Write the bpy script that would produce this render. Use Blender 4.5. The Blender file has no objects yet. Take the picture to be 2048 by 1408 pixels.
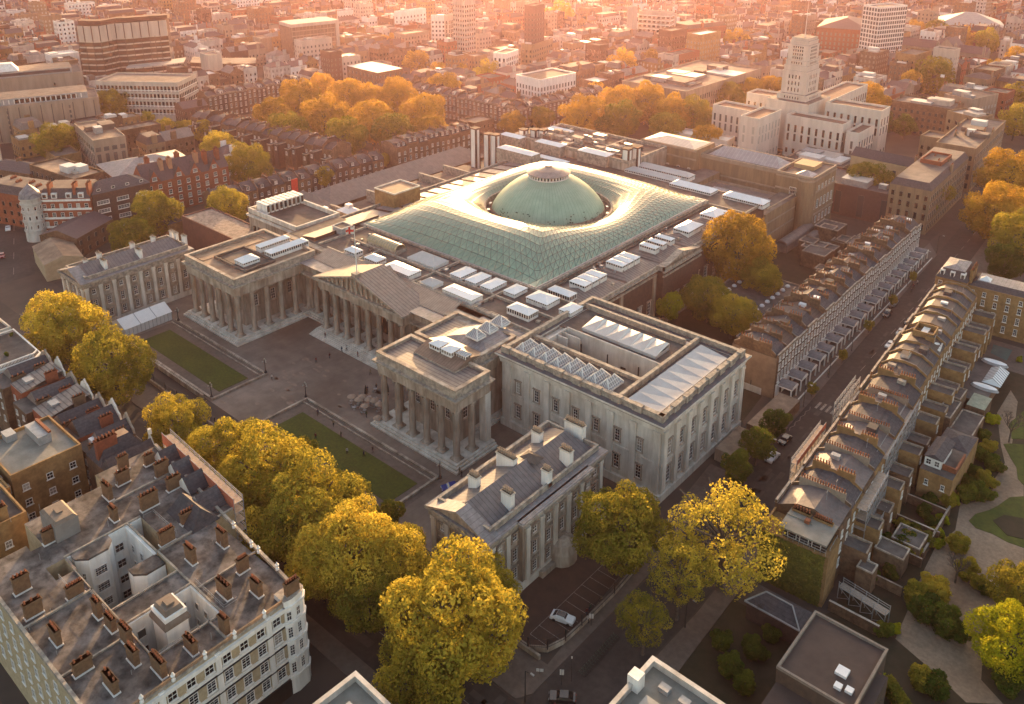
import bpy, math, random
import numpy as np
from mathutils import Vector, Matrix
SC = bpy.context.scene
PI = math.pi
# ---------------------------------------------------------------- camera
cam_d = bpy.data.cameras.new('camera'); cam = bpy.data.objects.new('camera', cam_d)
SC.collection.objects.link(cam); SC.camera = cam
YAW, PITCH = math.radians(-41.065), math.radians(18.598)
fw = Vector((math.sin(YAW)*math.cos(PITCH), math.cos(YAW)*math.cos(PITCH), -math.sin(PITCH)))
rt = Vector((math.cos(YAW), -math.sin(YAW), 0)); up = rt.cross(fw)
cam.matrix_world = Matrix(((rt.x, up.x, -fw.x, 176.608), (rt.y, up.y, -fw.y, -217.448), (rt.z, up.z, -fw.z, 126.0), (0, 0, 0, 1)))
cam_d.sensor_fit = 'HORIZONTAL'; cam_d.sensor_width = 36.0; cam_d.lens = 36.0*1748.9/2048
cam_d.shift_y = -(704-357.15)/2048; cam_d.clip_start = 1; cam_d.clip_end = 9000
# ---------------------------------------------------------------- sky, sun, exposure
SUN_AZ, SUN_EL = math.radians(-39.8), math.radians(8.4)
W = bpy.data.worlds.new('World'); SC.world = W; W.use_nodes = True
wn, wl = W.node_tree.nodes, W.node_tree.links; wn.clear()
wo = wn.new('ShaderNodeOutputWorld'); bg = wn.new('ShaderNodeBackground'); sk = wn.new('ShaderNodeTexSky')
sk.sky_type = 'NISHITA'; sk.sun_disc = False; sk.sun_elevation = SUN_EL; sk.sun_rotation = SUN_AZ
sk.air_density = 1.0; sk.dust_density = 3.0; sk.ozone_density = 0.6; sk.altitude = 50
tint = wn.new('ShaderNodeMix'); tint.data_type = 'RGBA'; tint.blend_type = 'MULTIPLY'; tint.inputs[0].default_value = 1.0
tint.inputs[7].default_value = (1.0, 0.89, 0.80, 1)          # white balance of the warm photograph
wl.new(sk.outputs[0], tint.inputs[6]); wl.new(tint.outputs[2], bg.inputs[0]); bg.inputs[1].default_value = 0.15
wl.new(bg.outputs[0], wo.inputs[0])
sd = bpy.data.lights.new('sun', 'SUN'); sd.energy = 2.9; sd.angle = math.radians(0.6); sd.color = (1.0, 0.62, 0.30)
sun = bpy.data.objects.new('sun', sd); SC.collection.objects.link(sun)
sv = Vector((math.sin(SUN_AZ)*math.cos(SUN_EL), math.cos(SUN_AZ)*math.cos(SUN_EL), math.sin(SUN_EL)))
sun.rotation_euler = sv.to_track_quat('Z', 'Y').to_euler(); sun.location = (-200, 300, 200)
SC.view_settings.view_transform = 'Standard'; SC.view_settings.look = 'None'
SC.view_settings.exposure = 2.05; SC.view_settings.gamma = 1.0
SC.cycles.max_bounces = 5; SC.cycles.diffuse_bounces = 2; SC.cycles.glossy_bounces = 2
SC.cycles.transmission_bounces = 3; SC.cycles.volume_bounces = 0; SC.cycles.transparent_max_bounces = 4
SC.cycles.caustics_reflective = False; SC.cycles.caustics_refractive = False
# ---------------------------------------------------------------- materials
MATS = {}
def mat(name, col, rough=0.85, col2=None, scale=1.0, amt=1.0, bump=0.0, metal=0.0, spec=0.4, streak=False, detail=3.0,
        per_obj=0.0, stripe=None, emit=None, coord='Object', blotch=None):
    if name in MATS: return MATS[name]
    m = bpy.data.materials.new(name); m.use_nodes = True
    n, l = m.node_tree.nodes, m.node_tree.links; b = n['Principled BSDF']
    b.inputs['Roughness'].default_value = rough; b.inputs['Metallic'].default_value = metal
    b.inputs['Specular IOR Level'].default_value = spec
    out = None
    tc = n.new('ShaderNodeTexCoord') if coord != 'World' else n.new('ShaderNodeNewGeometry')
    src = tc.outputs['Object'] if coord != 'World' else tc.outputs['Position']
    if col2 is None: col2 = tuple(c*0.72 for c in col[:3])
    mp = n.new('ShaderNodeMapping'); l.new(src, mp.inputs[0])
    if streak: mp.inputs['Scale'].default_value = (1, 1, 0.16)
    nz = n.new('ShaderNodeTexNoise'); nz.inputs['Scale'].default_value = scale; nz.inputs['Detail'].default_value = detail
    nz.inputs['Roughness'].default_value = 0.65; l.new(mp.outputs[0], nz.inputs[0])
    rp = n.new('ShaderNodeValToRGB'); rp.color_ramp.elements[0].position = 0.36; rp.color_ramp.elements[1].position = 0.66
    rp.color_ramp.elements[0].color = (*col2[:3], 1); rp.color_ramp.elements[1].color = (*col[:3], 1)
    l.new(nz.outputs[0], rp.inputs[0]); out = rp.outputs[0]
    def mul(a, fac_sock, cA, cB):
        mx = n.new('ShaderNodeMix'); mx.data_type = 'RGBA'; l.new(fac_sock, mx.inputs[0]); mx.inputs[6].default_value = cA; mx.inputs[7].default_value = cB
        m2 = n.new('ShaderNodeMix'); m2.data_type = 'RGBA'; m2.blend_type = 'MULTIPLY'; m2.inputs[0].default_value = 1
        l.new(a, m2.inputs[6]); l.new(mx.outputs[2], m2.inputs[7]); return m2.outputs[2]
    if blotch:                                                       # large patches of dirt or wear, in metres
        n2 = n.new('ShaderNodeTexNoise'); n2.inputs['Scale'].default_value = blotch[0]; n2.inputs['Detail'].default_value = 4
        l.new(src, n2.inputs[0]); r2 = n.new('ShaderNodeValToRGB'); r2.color_ramp.elements[0].position = 0.38; r2.color_ramp.elements[1].position = 0.62
        l.new(n2.outputs[0], r2.inputs[0]); out = mul(out, r2.outputs[0], (*blotch[1], 1), (1, 1, 1, 1))
    if stripe:                                                       # seams of sheet metal: (axis, pitch, width, darkness)
        ax, pitch, wd, dk = stripe
        sx = n.new('ShaderNodeSeparateXYZ'); l.new(src, sx.inputs[0])
        a = n.new('ShaderNodeMath'); a.operation = 'DIVIDE'; l.new(sx.outputs[ax], a.inputs[0]); a.inputs[1].default_value = pitch
        f = n.new('ShaderNodeMath'); f.operation = 'FRACT'; l.new(a.outputs[0], f.inputs[0])
        g = n.new('ShaderNodeMath'); g.operation = 'LESS_THAN'; l.new(f.outputs[0], g.inputs[0]); g.inputs[1].default_value = wd
        out = mul(out, g.outputs[0], (1, 1, 1, 1), (dk, dk, dk, 1))
    if per_obj:
        oi = n.new('ShaderNodeObjectInfo'); out = mul(out, oi.outputs['Random'], (1-per_obj,)*3+(1,), (1+per_obj, 1+per_obj*0.8, 1+per_obj*0.6, 1))
    l.new(out, b.inputs['Base Color'])
    if bump:
        bp = n.new('ShaderNodeBump'); bp.inputs['Strength'].default_value = bump; bp.inputs['Distance'].default_value = 0.15
        l.new(nz.outputs[0], bp.inputs['Height']); l.new(bp.outputs[0], b.inputs['Normal'])
    if emit: b.inputs['Emission Color'].default_value = (*emit[0], 1); b.inputs['Emission Strength'].default_value = emit[1]
    MATS[name] = m; return m
def leafmat(name, ca, cb, cc):
    m = bpy.data.materials.new(name); m.use_nodes = True; n, l = m.node_tree.nodes, m.node_tree.links; n.clear()
    o = n.new('ShaderNodeOutputMaterial'); tc = n.new('ShaderNodeTexCoord'); oi = n.new('ShaderNodeObjectInfo')
    ad = n.new('ShaderNodeVectorMath'); ad.operation = 'ADD'; l.new(tc.outputs['Object'], ad.inputs[0])
    sc = n.new('ShaderNodeMath'); sc.operation = 'MULTIPLY'; sc.inputs[1].default_value = 60; l.new(oi.outputs['Random'], sc.inputs[0]); l.new(sc.outputs[0], ad.inputs[1])
    n1 = n.new('ShaderNodeTexNoise'); n1.inputs['Scale'].default_value = 0.22; n1.inputs['Detail'].default_value = 5; n1.inputs['Roughness'].default_value = 0.7; l.new(ad.outputs[0], n1.inputs[0])
    a2 = n.new('ShaderNodeMath'); a2.operation = 'MULTIPLY_ADD'; l.new(oi.outputs['Random'], a2.inputs[0]); a2.inputs[1].default_value = 0.22; a2.inputs[2].default_value = -0.11
    a3 = n.new('ShaderNodeMath'); a3.operation = 'ADD'; l.new(n1.outputs[0], a3.inputs[0]); l.new(a2.outputs[0], a3.inputs[1])
    rp = n.new('ShaderNodeValToRGB'); e = rp.color_ramp.elements; e[0].position = 0.33; e[0].color = (*ca, 1); e[1].position = 0.68; e[1].color = (*cc, 1)
    k = e.new(0.5); k.color = (*cb, 1); l.new(a3.outputs[0], rp.inputs[0])
    d = n.new('ShaderNodeBsdfDiffuse'); t = n.new('ShaderNodeBsdfTranslucent'); mx = n.new('ShaderNodeMixShader'); mx.inputs[0].default_value = 0.45
    l.new(rp.outputs[0], d.inputs[0]); l.new(rp.outputs[0], t.inputs[0]); l.new(d.outputs[0], mx.inputs[1]); l.new(t.outputs[0], mx.inputs[2])
    l.new(mx.outputs[0], o.inputs[0]); MATS[name] = m; return m
STONE = mat('portland_stone', (.50, .43, .355), .9, (.25, .205, .165), .55, bump=.3, streak=True, blotch=(.16, (.70, .66, .62)))
STONE_L = mat('clean_portland_stone', (.72, .67, .60), .85, (.50, .455, .395), .6, streak=True, blotch=(.2, (.82, .80, .78)))
CORNICE = mat('weathered_cornice_stone', (.40, .35, .285), .92, (.185, .165, .145), .9, bump=.4)
LEAD = mat('lead_sheet', (.225, .215, .225), .55, (.14, .135, .14), .8, stripe=(0, 1.1, .10, .6), spec=.5)
LEADY = mat('lead_sheet_across', (.22, .19, .175), .6, (.15, .13, .12), .8, stripe=(1, 1.1, .22, .45), spec=.4)
ROOFBR = mat('brown_standing_seam', (.20, .135, .10), .6, (.14, .095, .07), .8, stripe=(0, .8, .16, .55))
FELT = mat('roof_felt', (.135, .12, .11), .93, (.085, .075, .07), .5, bump=.2, blotch=(.12, (.65, .63, .62)))
SLATE = mat('slate', (.085, .08, .088), .85, (.05, .047, .053), 1.6, bump=.3, stripe=(2, .45, .16, .78), per_obj=.18)
WHITE = mat('white_painted_glass', (.74, .75, .76), .3, (.66, .67, .69), .5, spec=.6)
PAINT = mat('white_paint', (.80, .78, .74), .6, (.64, .61, .57), .8, streak=True)
RENDER = mat('white_render', (.60, .57, .53), .8, (.42, .39, .355), .5, streak=True, blotch=(.25, (.8, .78, .76)))
GLASSD = mat('window_glass', (.035, .035, .04), .08, (.02, .02, .022), 1.5, spec=.8)
_n, _l = GLASSD.node_tree.nodes, GLASSD.node_tree.links                # some panes have blinds or curtains drawn
_oi = _n.new('ShaderNodeObjectInfo'); _r = _n.new('ShaderNodeValToRGB'); _r.color_ramp.interpolation = 'CONSTANT'; _e = _r.color_ramp.elements
_e[0].color = (.02, .018, .018, 1); _e[1].position = .45; _e[1].color = (.045, .045, .05, 1)
for _p, _c in ((.72, (.10, .095, .09, 1)), (.84, (.26, .23, .20, 1)), (.94, (.42, .39, .34, 1))): _k = _e.new(_p); _k.color = _c
_l.new(_oi.outputs['Random'], _r.inputs[0]); _l.new(_r.outputs[0], _n['Principled BSDF'].inputs['Base Color'])
BRICK = mat('brown_brick', (.20, .125, .075), .92, (.12, .075, .048), 1.2, bump=.3, per_obj=.2, blotch=(.3, (.72, .70, .68)))
BRICKY = mat('yellow_stock_brick', (.36, .22, .095), .92, (.25, .15, .065), 1.0, bump=.3, per_obj=.12, blotch=(.3, (.75, .72, .70)))
BRICKR = mat('red_brick', (.30, .085, .04), .92, (.20, .06, .032), 1.0, bump=.3, per_obj=.12)
BRICKD = mat('dark_brick', (.085, .05, .04), .92, (.055, .034, .028), 1.0, bump=.3, per_obj=.15)
TERRA = mat('terracotta', (.30, .10, .045), .85, (.18, .065, .035), 3.0, per_obj=.25)
COPPER = mat('green_copper', (.30, .46, .35), .55, (.25, .40, .30), .35, spec=.4, blotch=(.14, (.86, .88, .86)))
GLASSR = mat('court_glass', (.17, .30, .22), .21, (.14, .25, .185), .25, spec=.75, per_obj=.10)
STEEL = mat('dark_steel', (.06, .10, .078), .5)
METAL = mat('grey_metal', (.33, .33, .33), .45, spec=.6)
DARK = mat('dark_void', (.02, .018, .016), .8)
IRON = mat('black_iron', (.02, .02, .02), .5)
ASPH = mat('asphalt', (.066, .054, .048), .9, (.045, .037, .033), .7, coord='World', blotch=(.08, (.68, .68, .68)))
PAVE = mat('paving_stone', (.15, .118, .098), .9, (.115, .09, .075), .8, coord='World', blotch=(.1, (.82, .8, .78)))
COURT = mat('forecourt_paving', (.24, .19, .155), .88, (.18, .14, .115), .25, coord='World', blotch=(.05, (.62, .60, .58)), stripe=(0, 2.4, .04, .82))
GRASS = mat('lawn', (.072, .088, .008), .95, (.046, .058, .006), 1.5, coord='World', blotch=(.12, (.75, .8, .75)))
GRAVEL = mat('garden_gravel', (.29, .215, .15), .95, (.21, .155, .11), 1.2, coord='World', blotch=(.1, (.75, .72, .7)))
CITY = mat('city_ground', (.085, .065, .052), .95, (.05, .04, .034), .06, coord='World')
BARK = mat('bark', (.13, .10, .075), .9, (.07, .055, .045), 2)
CREAM = mat('cream_panel', (.44, .29, .15), .7, (.38, .25, .13), .4)
TAN = mat('tan_roof', (.30, .215, .15), .8, (.22, .155, .11), .4, blotch=(.2, (.75, .72, .7)))
BANNER = mat('red_banner', (.5, .03, .02), .7)
LIT = mat('lit_window', (.6, .3, .1), .6, emit=((1.0, .45, .12), 1.2))
GOLD = leafmat('golden_leaves', (.20, .18, .030), (.43, .34, .045), (.68, .50, .075))
OLIVE = leafmat('olive_leaves', (.15, .15, .025), (.28, .235, .032), (.50, .37, .05))
GREEN = leafmat('green_leaves', (.055, .085, .015), (.10, .13, .02), (.18, .19, .025))
AMBER = leafmat('amber_leaves', (.26, .17, .028), (.52, .31, .04), (.74, .42, .06))
LIME = leafmat('lime_leaves', (.20, .22, .015), (.34, .34, .02), (.46, .40, .02))
# ---------------------------------------------------------------- mesh and object helpers
class M:
    def __init__(s): s.v = []; s.f = []; s.m = []
    def face(s, pts, m=0):
        k = len(s.v); s.v.extend(pts); s.f.append(tuple(range(k, k+len(pts)))); s.m.append(m)
    def idx(s, vs, fs, ms):
        k = len(s.v); s.v.extend(vs)
        for f, m in zip(fs, ms): s.f.append(tuple(i+k for i in f)); s.m.append(m)
    def box(s, x0, y0, z0, x1, y1, z1, m=0, top=None, bot=True):
        if x0 > x1: x0, x1 = x1, x0
        if y0 > y1: y0, y1 = y1, y0
        t = m if top is None else top
        v = [(x0, y0, z0), (x1, y0, z0), (x1, y1, z0), (x0, y1, z0), (x0, y0, z1), (x1, y0, z1), (x1, y1, z1), (x0, y1, z1)]
        f = [(0, 1, 5, 4), (1, 2, 6, 5), (2, 3, 7, 6), (3, 0, 4, 7), (4, 5, 6, 7)]; ms = [m, m, m, m, t]
        if bot: f.append((3, 2, 1, 0)); ms.append(m)
        s.idx(v, f, ms); return s
    def prism(s, pts, z0, z1, m=0, top=None):
        if sum((pts[i][0]*pts[(i+1) % len(pts)][1]-pts[(i+1) % len(pts)][0]*pts[i][1]) for i in range(len(pts))) < 0: pts = pts[::-1]
        n = len(pts); v = [(x, y, z0) for x, y in pts]+[(x, y, z1) for x, y in pts]
        f = [(i, (i+1) % n, n+(i+1) % n, n+i) for i in range(n)]+[tuple(range(n, 2*n))]
        s.idx(v, f, [m]*n+[m if top is None else top]); return s
    def ring(s, x0, y0, x1, y1, z0, z1, t, m=0):                      # a rectangular kerb / parapet of thickness t, inside the rectangle
        s.box(x0, y0, z0, x1, y0+t, z1, m); s.box(x0, y1-t, z0, x1, y1, z1, m)
        s.box(x0, y0+t, z0, x0+t, y1-t, z1, m); s.box(x1-t, y0+t, z0, x1, y1-t, z1, m); return s
    def wallrun(s, pts, z0, z1, t, m=0, closed=True):                 # parapet along a polyline, thickness t to the left
        n = len(pts)
        P2 = [Vector(p) for p in pts]
        off = []
        for i in range(n):
            a, b, c = P2[(i-1) % n], P2[i], P2[(i+1) % n]
            if not closed and i == 0: a = b-(c-b)
            if not closed and i == n-1: c = b+(b-a)
            d1 = (b-a).normalized(); d2 = (c-b).normalized(); n1 = Vector((-d1.y, d1.x)); n2 = Vector((-d2.y, d2.x))
            w = (n1+n2); w = w/max(w.length, 1e-6); w = w*(t/max(.3, w.dot(n1))); off.append(b+w)
        for i in range(n if closed else n-1):
            j = (i+1) % n; a, b, c, d = P2[i], P2[j], off[j], off[i]
            v = [(p.x, p.y, z) for z in (z0, z1) for p in (a, b, c, d)]
            s.idx(v, [(0, 1, 5, 4), (2, 3, 7, 6), (4, 5, 6, 7)]+([(1, 2, 6, 5), (3, 0, 4, 7)] if not closed else []), [m]*(3 if closed else 5))
        return s
    def cyl(s, x, y, z0, z1, r0, r1=None, n=12, m=0, cap=True, a0=0):
        r1 = r0 if r1 is None else r1
        v = [(x+r*math.cos(a0+2*PI*i/n), y+r*math.sin(a0+2*PI*i/n), z) for r, z in ((r0, z0), (r1, z1)) for i in range(n)]
        f = [(i, (i+1) % n, n+(i+1) % n, n+i) for i in range(n)]; ms = [m]*n
        if cap: f.append(tuple(range(n, 2*n))); ms.append(m)
        s.idx(v, f, ms); return s
    def bar(s, p, q, w=.05, m=0, h=None):
        p, q = Vector(p), Vector(q); d = q-p
        if d.length < 1e-6: return s
        d.normalize(); a = d.cross(Vector((0, 0, 1)))
        if a.length < 1e-3: a = Vector((1, 0, 0))
        a.normalize(); b = a.cross(d); a = a*(w/2); b = b*((h or w)/2)
        v = [tuple(e+x+y) for e in (p, q) for x, y in ((-a, -b), (a, -b), (a, b), (-a, b))]
        s.idx(v, [(0, 1, 5, 4), (1, 2, 6, 5), (2, 3, 7, 6), (3, 0, 4, 7), (0, 3, 2, 1), (4, 5, 6, 7)], [m]*6); return s
    def hip(s, x0, y0, x1, y1, z, h, m=0, inset=None, gable=False, over=0, gm=None, axis=None):
        x0 -= over; y0 -= over; x1 += over; y1 += over
        if axis is None: axis = 'x' if (x1-x0) >= (y1-y0) else 'y'
        ins = 0 if gable else (inset if inset is not None else min(x1-x0, y1-y0)/2)
        c = [(x0, y0, z), (x1, y0, z), (x1, y1, z), (x0, y1, z)]
        if axis == 'x': ym = (y0+y1)/2; a, b = (x0+ins, ym, z+h), (x1-ins, ym, z+h); F = [([0, 1, 5, 4], m), ([2, 3, 4, 5], m), ([3, 0, 4], m if gm is None else gm), ([1, 2, 5], m if gm is None else gm)]
        else: xm = (x0+x1)/2; a, b = (xm, y0+ins, z+h), (xm, y1-ins, z+h); F = [([0, 1, 4], m if gm is None else gm), ([1, 2, 5, 4], m), ([2, 3, 5], m if gm is None else gm), ([3, 0, 4, 5], m)]
        s.idx(c+[a, b], [f for f, _ in F], [k for _, k in F]); return s
    def frustum(s, x0, y0, x1, y1, z0, z1, ins, m=0, top=None):      # mansard-like, flat top
        v = [(x0, y0, z0), (x1, y0, z0), (x1, y1, z0), (x0, y1, z0), (x0+ins, y0+ins, z1), (x1-ins, y0+ins, z1), (x1-ins, y1-ins, z1), (x0+ins, y1-ins, z1)]
        s.idx(v, [(0, 1, 5, 4), (1, 2, 6, 5), (2, 3, 7, 6), (3, 0, 4, 7), (4, 5, 6, 7)], [m]*4+[m if top is None else top]); return s
    def lathe(s, prof, n=16, m=0, x=0, y=0):
        v = [(x+r*math.cos(2*PI*i/n), y+r*math.sin(2*PI*i/n), z) for r, z in prof for i in range(n)]
        f = [(j*n+i, j*n+(i+1) % n, (j+1)*n+(i+1) % n, (j+1)*n+i) for j in range(len(prof)-1) for i in range(n)]
        s.idx(v, f, [m]*len(f)); return s
    def mesh(s, name, mats, smooth=False):
        me = bpy.data.meshes.new(name); me.from_pydata(s.v, [], s.f)
        for x in (mats if isinstance(mats, (list, tuple)) else [mats]): me.materials.append(x)
        if any(s.m): me.polygons.foreach_set('material_index', s.m)
        if smooth: me.polygons.foreach_set('use_smooth', [True]*len(s.f))
        me.update(); return me
    def build(s, name, mats, parent=None, loc=(0, 0, 0), rz=0, smooth=False):
        return put(name, s.mesh(name, mats, smooth), parent, loc, rz)
COL = SC.collection
def put(name, mesh, parent=None, loc=(0, 0, 0), rz=0, sc=None):
    o = bpy.data.objects.new(name, mesh); COL.objects.link(o); o.location = loc
    if rz: o.rotation_euler = (0, 0, rz)
    if sc is not None: o.scale = sc if isinstance(sc, (tuple, list)) else (sc, sc, sc)
    if parent is not None: o.parent = parent
    return o
def tag(o, label=None, cat=None, group=None, kind=None):
    if label: o['label'] = label
    if cat: o['category'] = cat
    if group: o['group'] = group
    if kind: o['kind'] = kind
    return o
def T(name, label, cat, loc=(0, 0, 0), rz=0, group=None):
    o = put(name, None, None, loc, rz); o.empty_display_size = 1; return tag(o, label, cat, group)
def struct(o): o['kind'] = 'structure'; return o
CACHE = {}
def cached(key, fn):
    if key not in CACHE: CACHE[key] = fn()
    return CACHE[key]
def window_mesh(w, h, style='sash', fm=None):
    "a window in its frame: x along the wall, outside towards -y, sill at z=0"
    def mk():
        q = M(); t = .11 if w < 2 else .16; d = .12
        if style == 'stone':   # moulded stone surround with sill and head
            q.box(-w/2-.28, -.20, -.05, -w/2, .05, h+.2, 2); q.box(w/2, -.20, -.05, w/2+.28, .05, h+.2, 2)
            q.box(-w/2-.28, -.20, h, w/2+.28, .05, h+.3, 2); q.box(-w/2-.45, -.38, h+.3, w/2+.45, .05, h+.5, 2)
            q.box(-w/2-.4, -.34, -.28, w/2+.4, .05, -.02, 2); t = .1
        elif style in ('sash', 'sill', 'pale'):
            q.box(-w/2-.14, -.18, -.14, w/2+.14, .04, -.0, 0)
        q.box(-w/2, -d, 0, -w/2+t, .03, h, 0); q.box(w/2-t, -d, 0, w/2, .03, h, 0)
        q.box(-w/2+t, -d, h-t, w/2-t, .03, h, 0); q.box(-w/2+t, -d, 0, w/2-t, .03, t, 0)
        q.face([(-w/2+t, -.015, t), (w/2-t, -.015, t), (w/2-t, -.015, h-t), (-w/2+t, -.015, h-t)], 1)
        if style != 'plain':
            q.box(-w/2+t, -.07, h*.5-.04, w/2-t, -.02, h*.5+.04, 0)
            q.box(-.025, -.06, t, .025, -.02, h-t, 0)
            if h > 2 or w > 1.6: q.box(-w/2+t, -.06, h*.25-.02, w/2-t, -.02, h*.25+.02, 0); q.box(-w/2+t, -.06, h*.75-.02, w/2-t, -.02, h*.75+.02, 0)
            if w > 1.7:
                for k in (-1, 1): q.box(k*w/4-.025, -.06, t, k*w/4+.025, -.02, h-t, 0)
        return q.mesh('window', [fm or PAINT, GLASSD, STONE])
    return cached(('win', round(w, 2), round(h, 2), style, fm.name if fm else ''), mk)
def facade(parent, p0, p1, n, rows, margin=None, style='sash', fm=None, skip=(), jit=0, name='window'):
    "windows on the wall p0->p1 (outside on the right hand): rows = [(sill z, w, h)]"
    dx, dy = p1[0]-p0[0], p1[1]-p0[1]; L = math.hypot(dx, dy); rz = math.atan2(dy, dx); ux, uy = dx/L, dy/L
    mg = margin if margin is not None else L/n/2
    for r, row in enumerate(rows):
        z, w, h = row[:3]; st = row[3] if len(row) > 3 else style
        me = window_mesh(w, h, st, fm)
        for i in range(n):
            if (i, r) in skip or i in skip: continue
            u = L/2 if n == 1 else mg+(L-2*mg)*i/(n-1)
            put(name, me, parent, (p0[0]+ux*u, p0[1]+uy*u, z), rz)
def winstuff(q, p0, p1, n, rows, margin=None, m=1, fr=None, d=.06):
    "far windows: the panes of a facade added to one mesh"
    dx, dy = p1[0]-p0[0], p1[1]-p0[1]; L = math.hypot(dx, dy)
    if L < .5 or n < 1: return
    ux, uy = dx/L, dy/L; nx, ny = uy*d, -ux*d; mg = margin if margin is not None else L/n/2
    for z, w, h in rows:
        for i in range(n):
            u = L/2 if n == 1 else mg+(L-2*mg)*i/(n-1)
            a = (p0[0]+ux*(u-w/2), p0[1]+uy*(u-w/2)); b = (p0[0]+ux*(u+w/2), p0[1]+uy*(u+w/2))
            A = (a[0]+nx, a[1]+ny); B = (b[0]+nx, b[1]+ny)
            q.idx([(*a, z), (*b, z), (*b, z+h), (*a, z+h), (*A, z), (*B, z), (*B, z+h), (*A, z+h)],
                  [(4, 5, 6, 7), (0, 1, 5, 4), (7, 6, 2, 3), (0, 4, 7, 3), (1, 2, 6, 5)], [m]+[m if fr is None else fr]*4)
def copy_tree(o, parent=None, loc=None, rz=None):
    c = o.copy(); COL.objects.link(c)
    if parent is not None: c.parent = parent
    if loc is not None: c.location = loc
    if rz is not None: c.rotation_euler = (0, 0, rz)
    for ch in KIDS.get(o.name, list(o.children)): copy_tree(ch, c)
    return c
KIDS = {}
def snap(o):
    "remember the children of a thing that is going to be copied"
    KIDS[o.name] = list(o.children)
    for c in KIDS[o.name]: snap(c)
ORD = ['first', 'second', 'third', 'fourth', 'fifth', 'sixth', 'seventh', 'eighth', 'ninth', 'tenth', 'eleventh', 'twelfth', 'thirteenth', 'fourteenth', 'fifteenth',
       'sixteenth', 'seventeenth', 'eighteenth', 'nineteenth', 'twentieth']+['twenty-'+x for x in ('first', 'second', 'third', 'fourth', 'fifth', 'sixth', 'seventh', 'eighth', 'ninth')]+['thirtieth']+['thirty-'+x for x in ('first', 'second', 'third', 'fourth', 'fifth', 'sixth', 'seventh', 'eighth', 'ninth')]+['fortieth', 'forty-first', 'forty-second', 'forty-third']

# ================================================================ THE MUSEUM
def column_mesh(h=13.0, r=.82, n=14):
    def mk():
        q = M(); q.box(-r*1.45, -r*1.45, 0, r*1.45, r*1.45, .35)
        q.lathe([(r*1.4, .35), (r*1.42, .5), (r*1.15, .62), (r*1.2, .8), (r, 1.0), (r*1.0, h*.33), (r*.95, h*.6), (r*.84, h-1.0), (r*.98, h-.85)], n)
        for k in (-1, 1):                                        # ionic volutes
            q.box(k*r*.62-.3*r, -r*1.05, h-.95, k*r*.62+.55*r*k*0+.3*r, r*1.05, h-.35)
        q.box(-r*1.2, -r*1.15, h-.4, r*1.2, r*1.15, h, 0)
        return q.mesh('column', STONE, smooth=False)
    return cached(('col', h, r, n), mk)
mus = T('museum', 'great stone museum with a glass-roofed court round a green copper dome and a pedimented colonnade', 'museum')
ZR = 19.3
# ---- wings and ranges: walls
q = M()
for x0, y0, x1, y1, z1, wm in ((-52, -94, -35.8, -74, 18.2, 0), (36, -94, 52, -88, 18.2, 0), (36, -88.2, 50.2, -72, 18.2, 0), (-50, -69.6, 40, -47.5, ZR, 0),
                               (-50, -74, -30, -69.4, 18.2, 0), (28, -74, 52.4, -47.5, ZR, 0), (36.9, -47.5, 52.4, 47, 17.2, 1), (52.4, -9.5, 55, 12, 17.2, 1),
                               (-50, -47.5, -36.9, 47, 17.6, 1), (-50, 47, 52.4, 62, 18.2, 1), (-80, -46, -50, 62, 8, 1)):
    q.box(x0, y0, 0, x1, y1, z1, wm, bot=False)
q.build('wall', [STONE, BRICKD], mus)
# ---- stylobate with steps
q = M()
for x0, y0, x1, y1 in ((-58, -100.4, -30, -70), (30, -100.2, 57.8, -87.2), (30, -87.4, 51, -70), (-30.4, -75.8, 30.4, -69), (-19.2, -80.4, 18.6, -75.6)):
    q.box(x0, y0, 0, x1, y1, 1.5, 0, bot=False); q.box(x0-.5, y0-.5, 0, x1+.5, y1, 1.0, 0, bot=False); q.box(x0-1, y0-1, 0, x1+1, y1, .5, 0, bot=False)
for i in range(6): q.box(-19.4-.1*i, -81-.45*i, 0, 18.8+.1*i, -80.2-.45*i, 1.3-.22*i, 0, bot=False)
q.build('steps', STONE_L, mus)
# ---- entablatures and parapets
def entab(q, x0, y0, x1, y1, openN=False):
    q.ring(x0+.95, y0+.95, x1-.95, y1-.95, 14.5, 16.0, 1.9, 0); q.ring(x0+.85, y0+.85, x1-.85, y1-.85, 16.0, 17.2, 1.9, 0)
    q.ring(x0+.3, y0+.3, x1-.3, y1-.3, 17.2, 17.6, 2.2, 0); q.ring(x0, y0, x1, y1, 17.6, 17.95, 2.6, 1)
    q.ring(x0+.9, y0+.9, x1-.9, y1-.9, 17.95, 19.9, .7, 1); q.ring(x0+.75, y0+.75, x1-.75, y1-.75, 19.9, 20.15, 1.0, 0)
q = M()
entab(q, -58.2, -100.3, -29.6, -70.5); entab(q, 29.6, -100.1, 57.9, -87.0); entab(q, 29.6, -87.6, 51.6, -70.5)
q.box(-30.6, -75.6, 14.5, 30.6, -73.2, 17.2, 0); q.box(-30.6, -76.2, 17.2, 30.6, -73.0, 17.95, 1)
q.box(-18.7, -79.6, 14.5, 18.1, -77.6, 17.2, 0); q.box(-18.7, -77.6, 14.5, -16.7, -75.6, 17.2, 0); q.box(16.1, -77.6, 14.5, 18.1, -75.6, 17.2, 0)
q.box(-19.6, -80.5, 17.2, 19.0, -75.7, 17.9, 1)
q.build('entablature', [STONE, CORNICE], mus)
# soffits/ceilings of the colonnades
q = M(); q.box(-57, -99, 14.4, -30.5, -73, 14.8); q.box(30.5, -99, 14.4, 56.8, -88, 14.8); q.box(30.5, -88, 14.4, 50.5, -73, 14.8); q.box(-30, -77.5, 14.5, 30, -69, 15); q.build('ceiling', STONE, mus)
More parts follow.
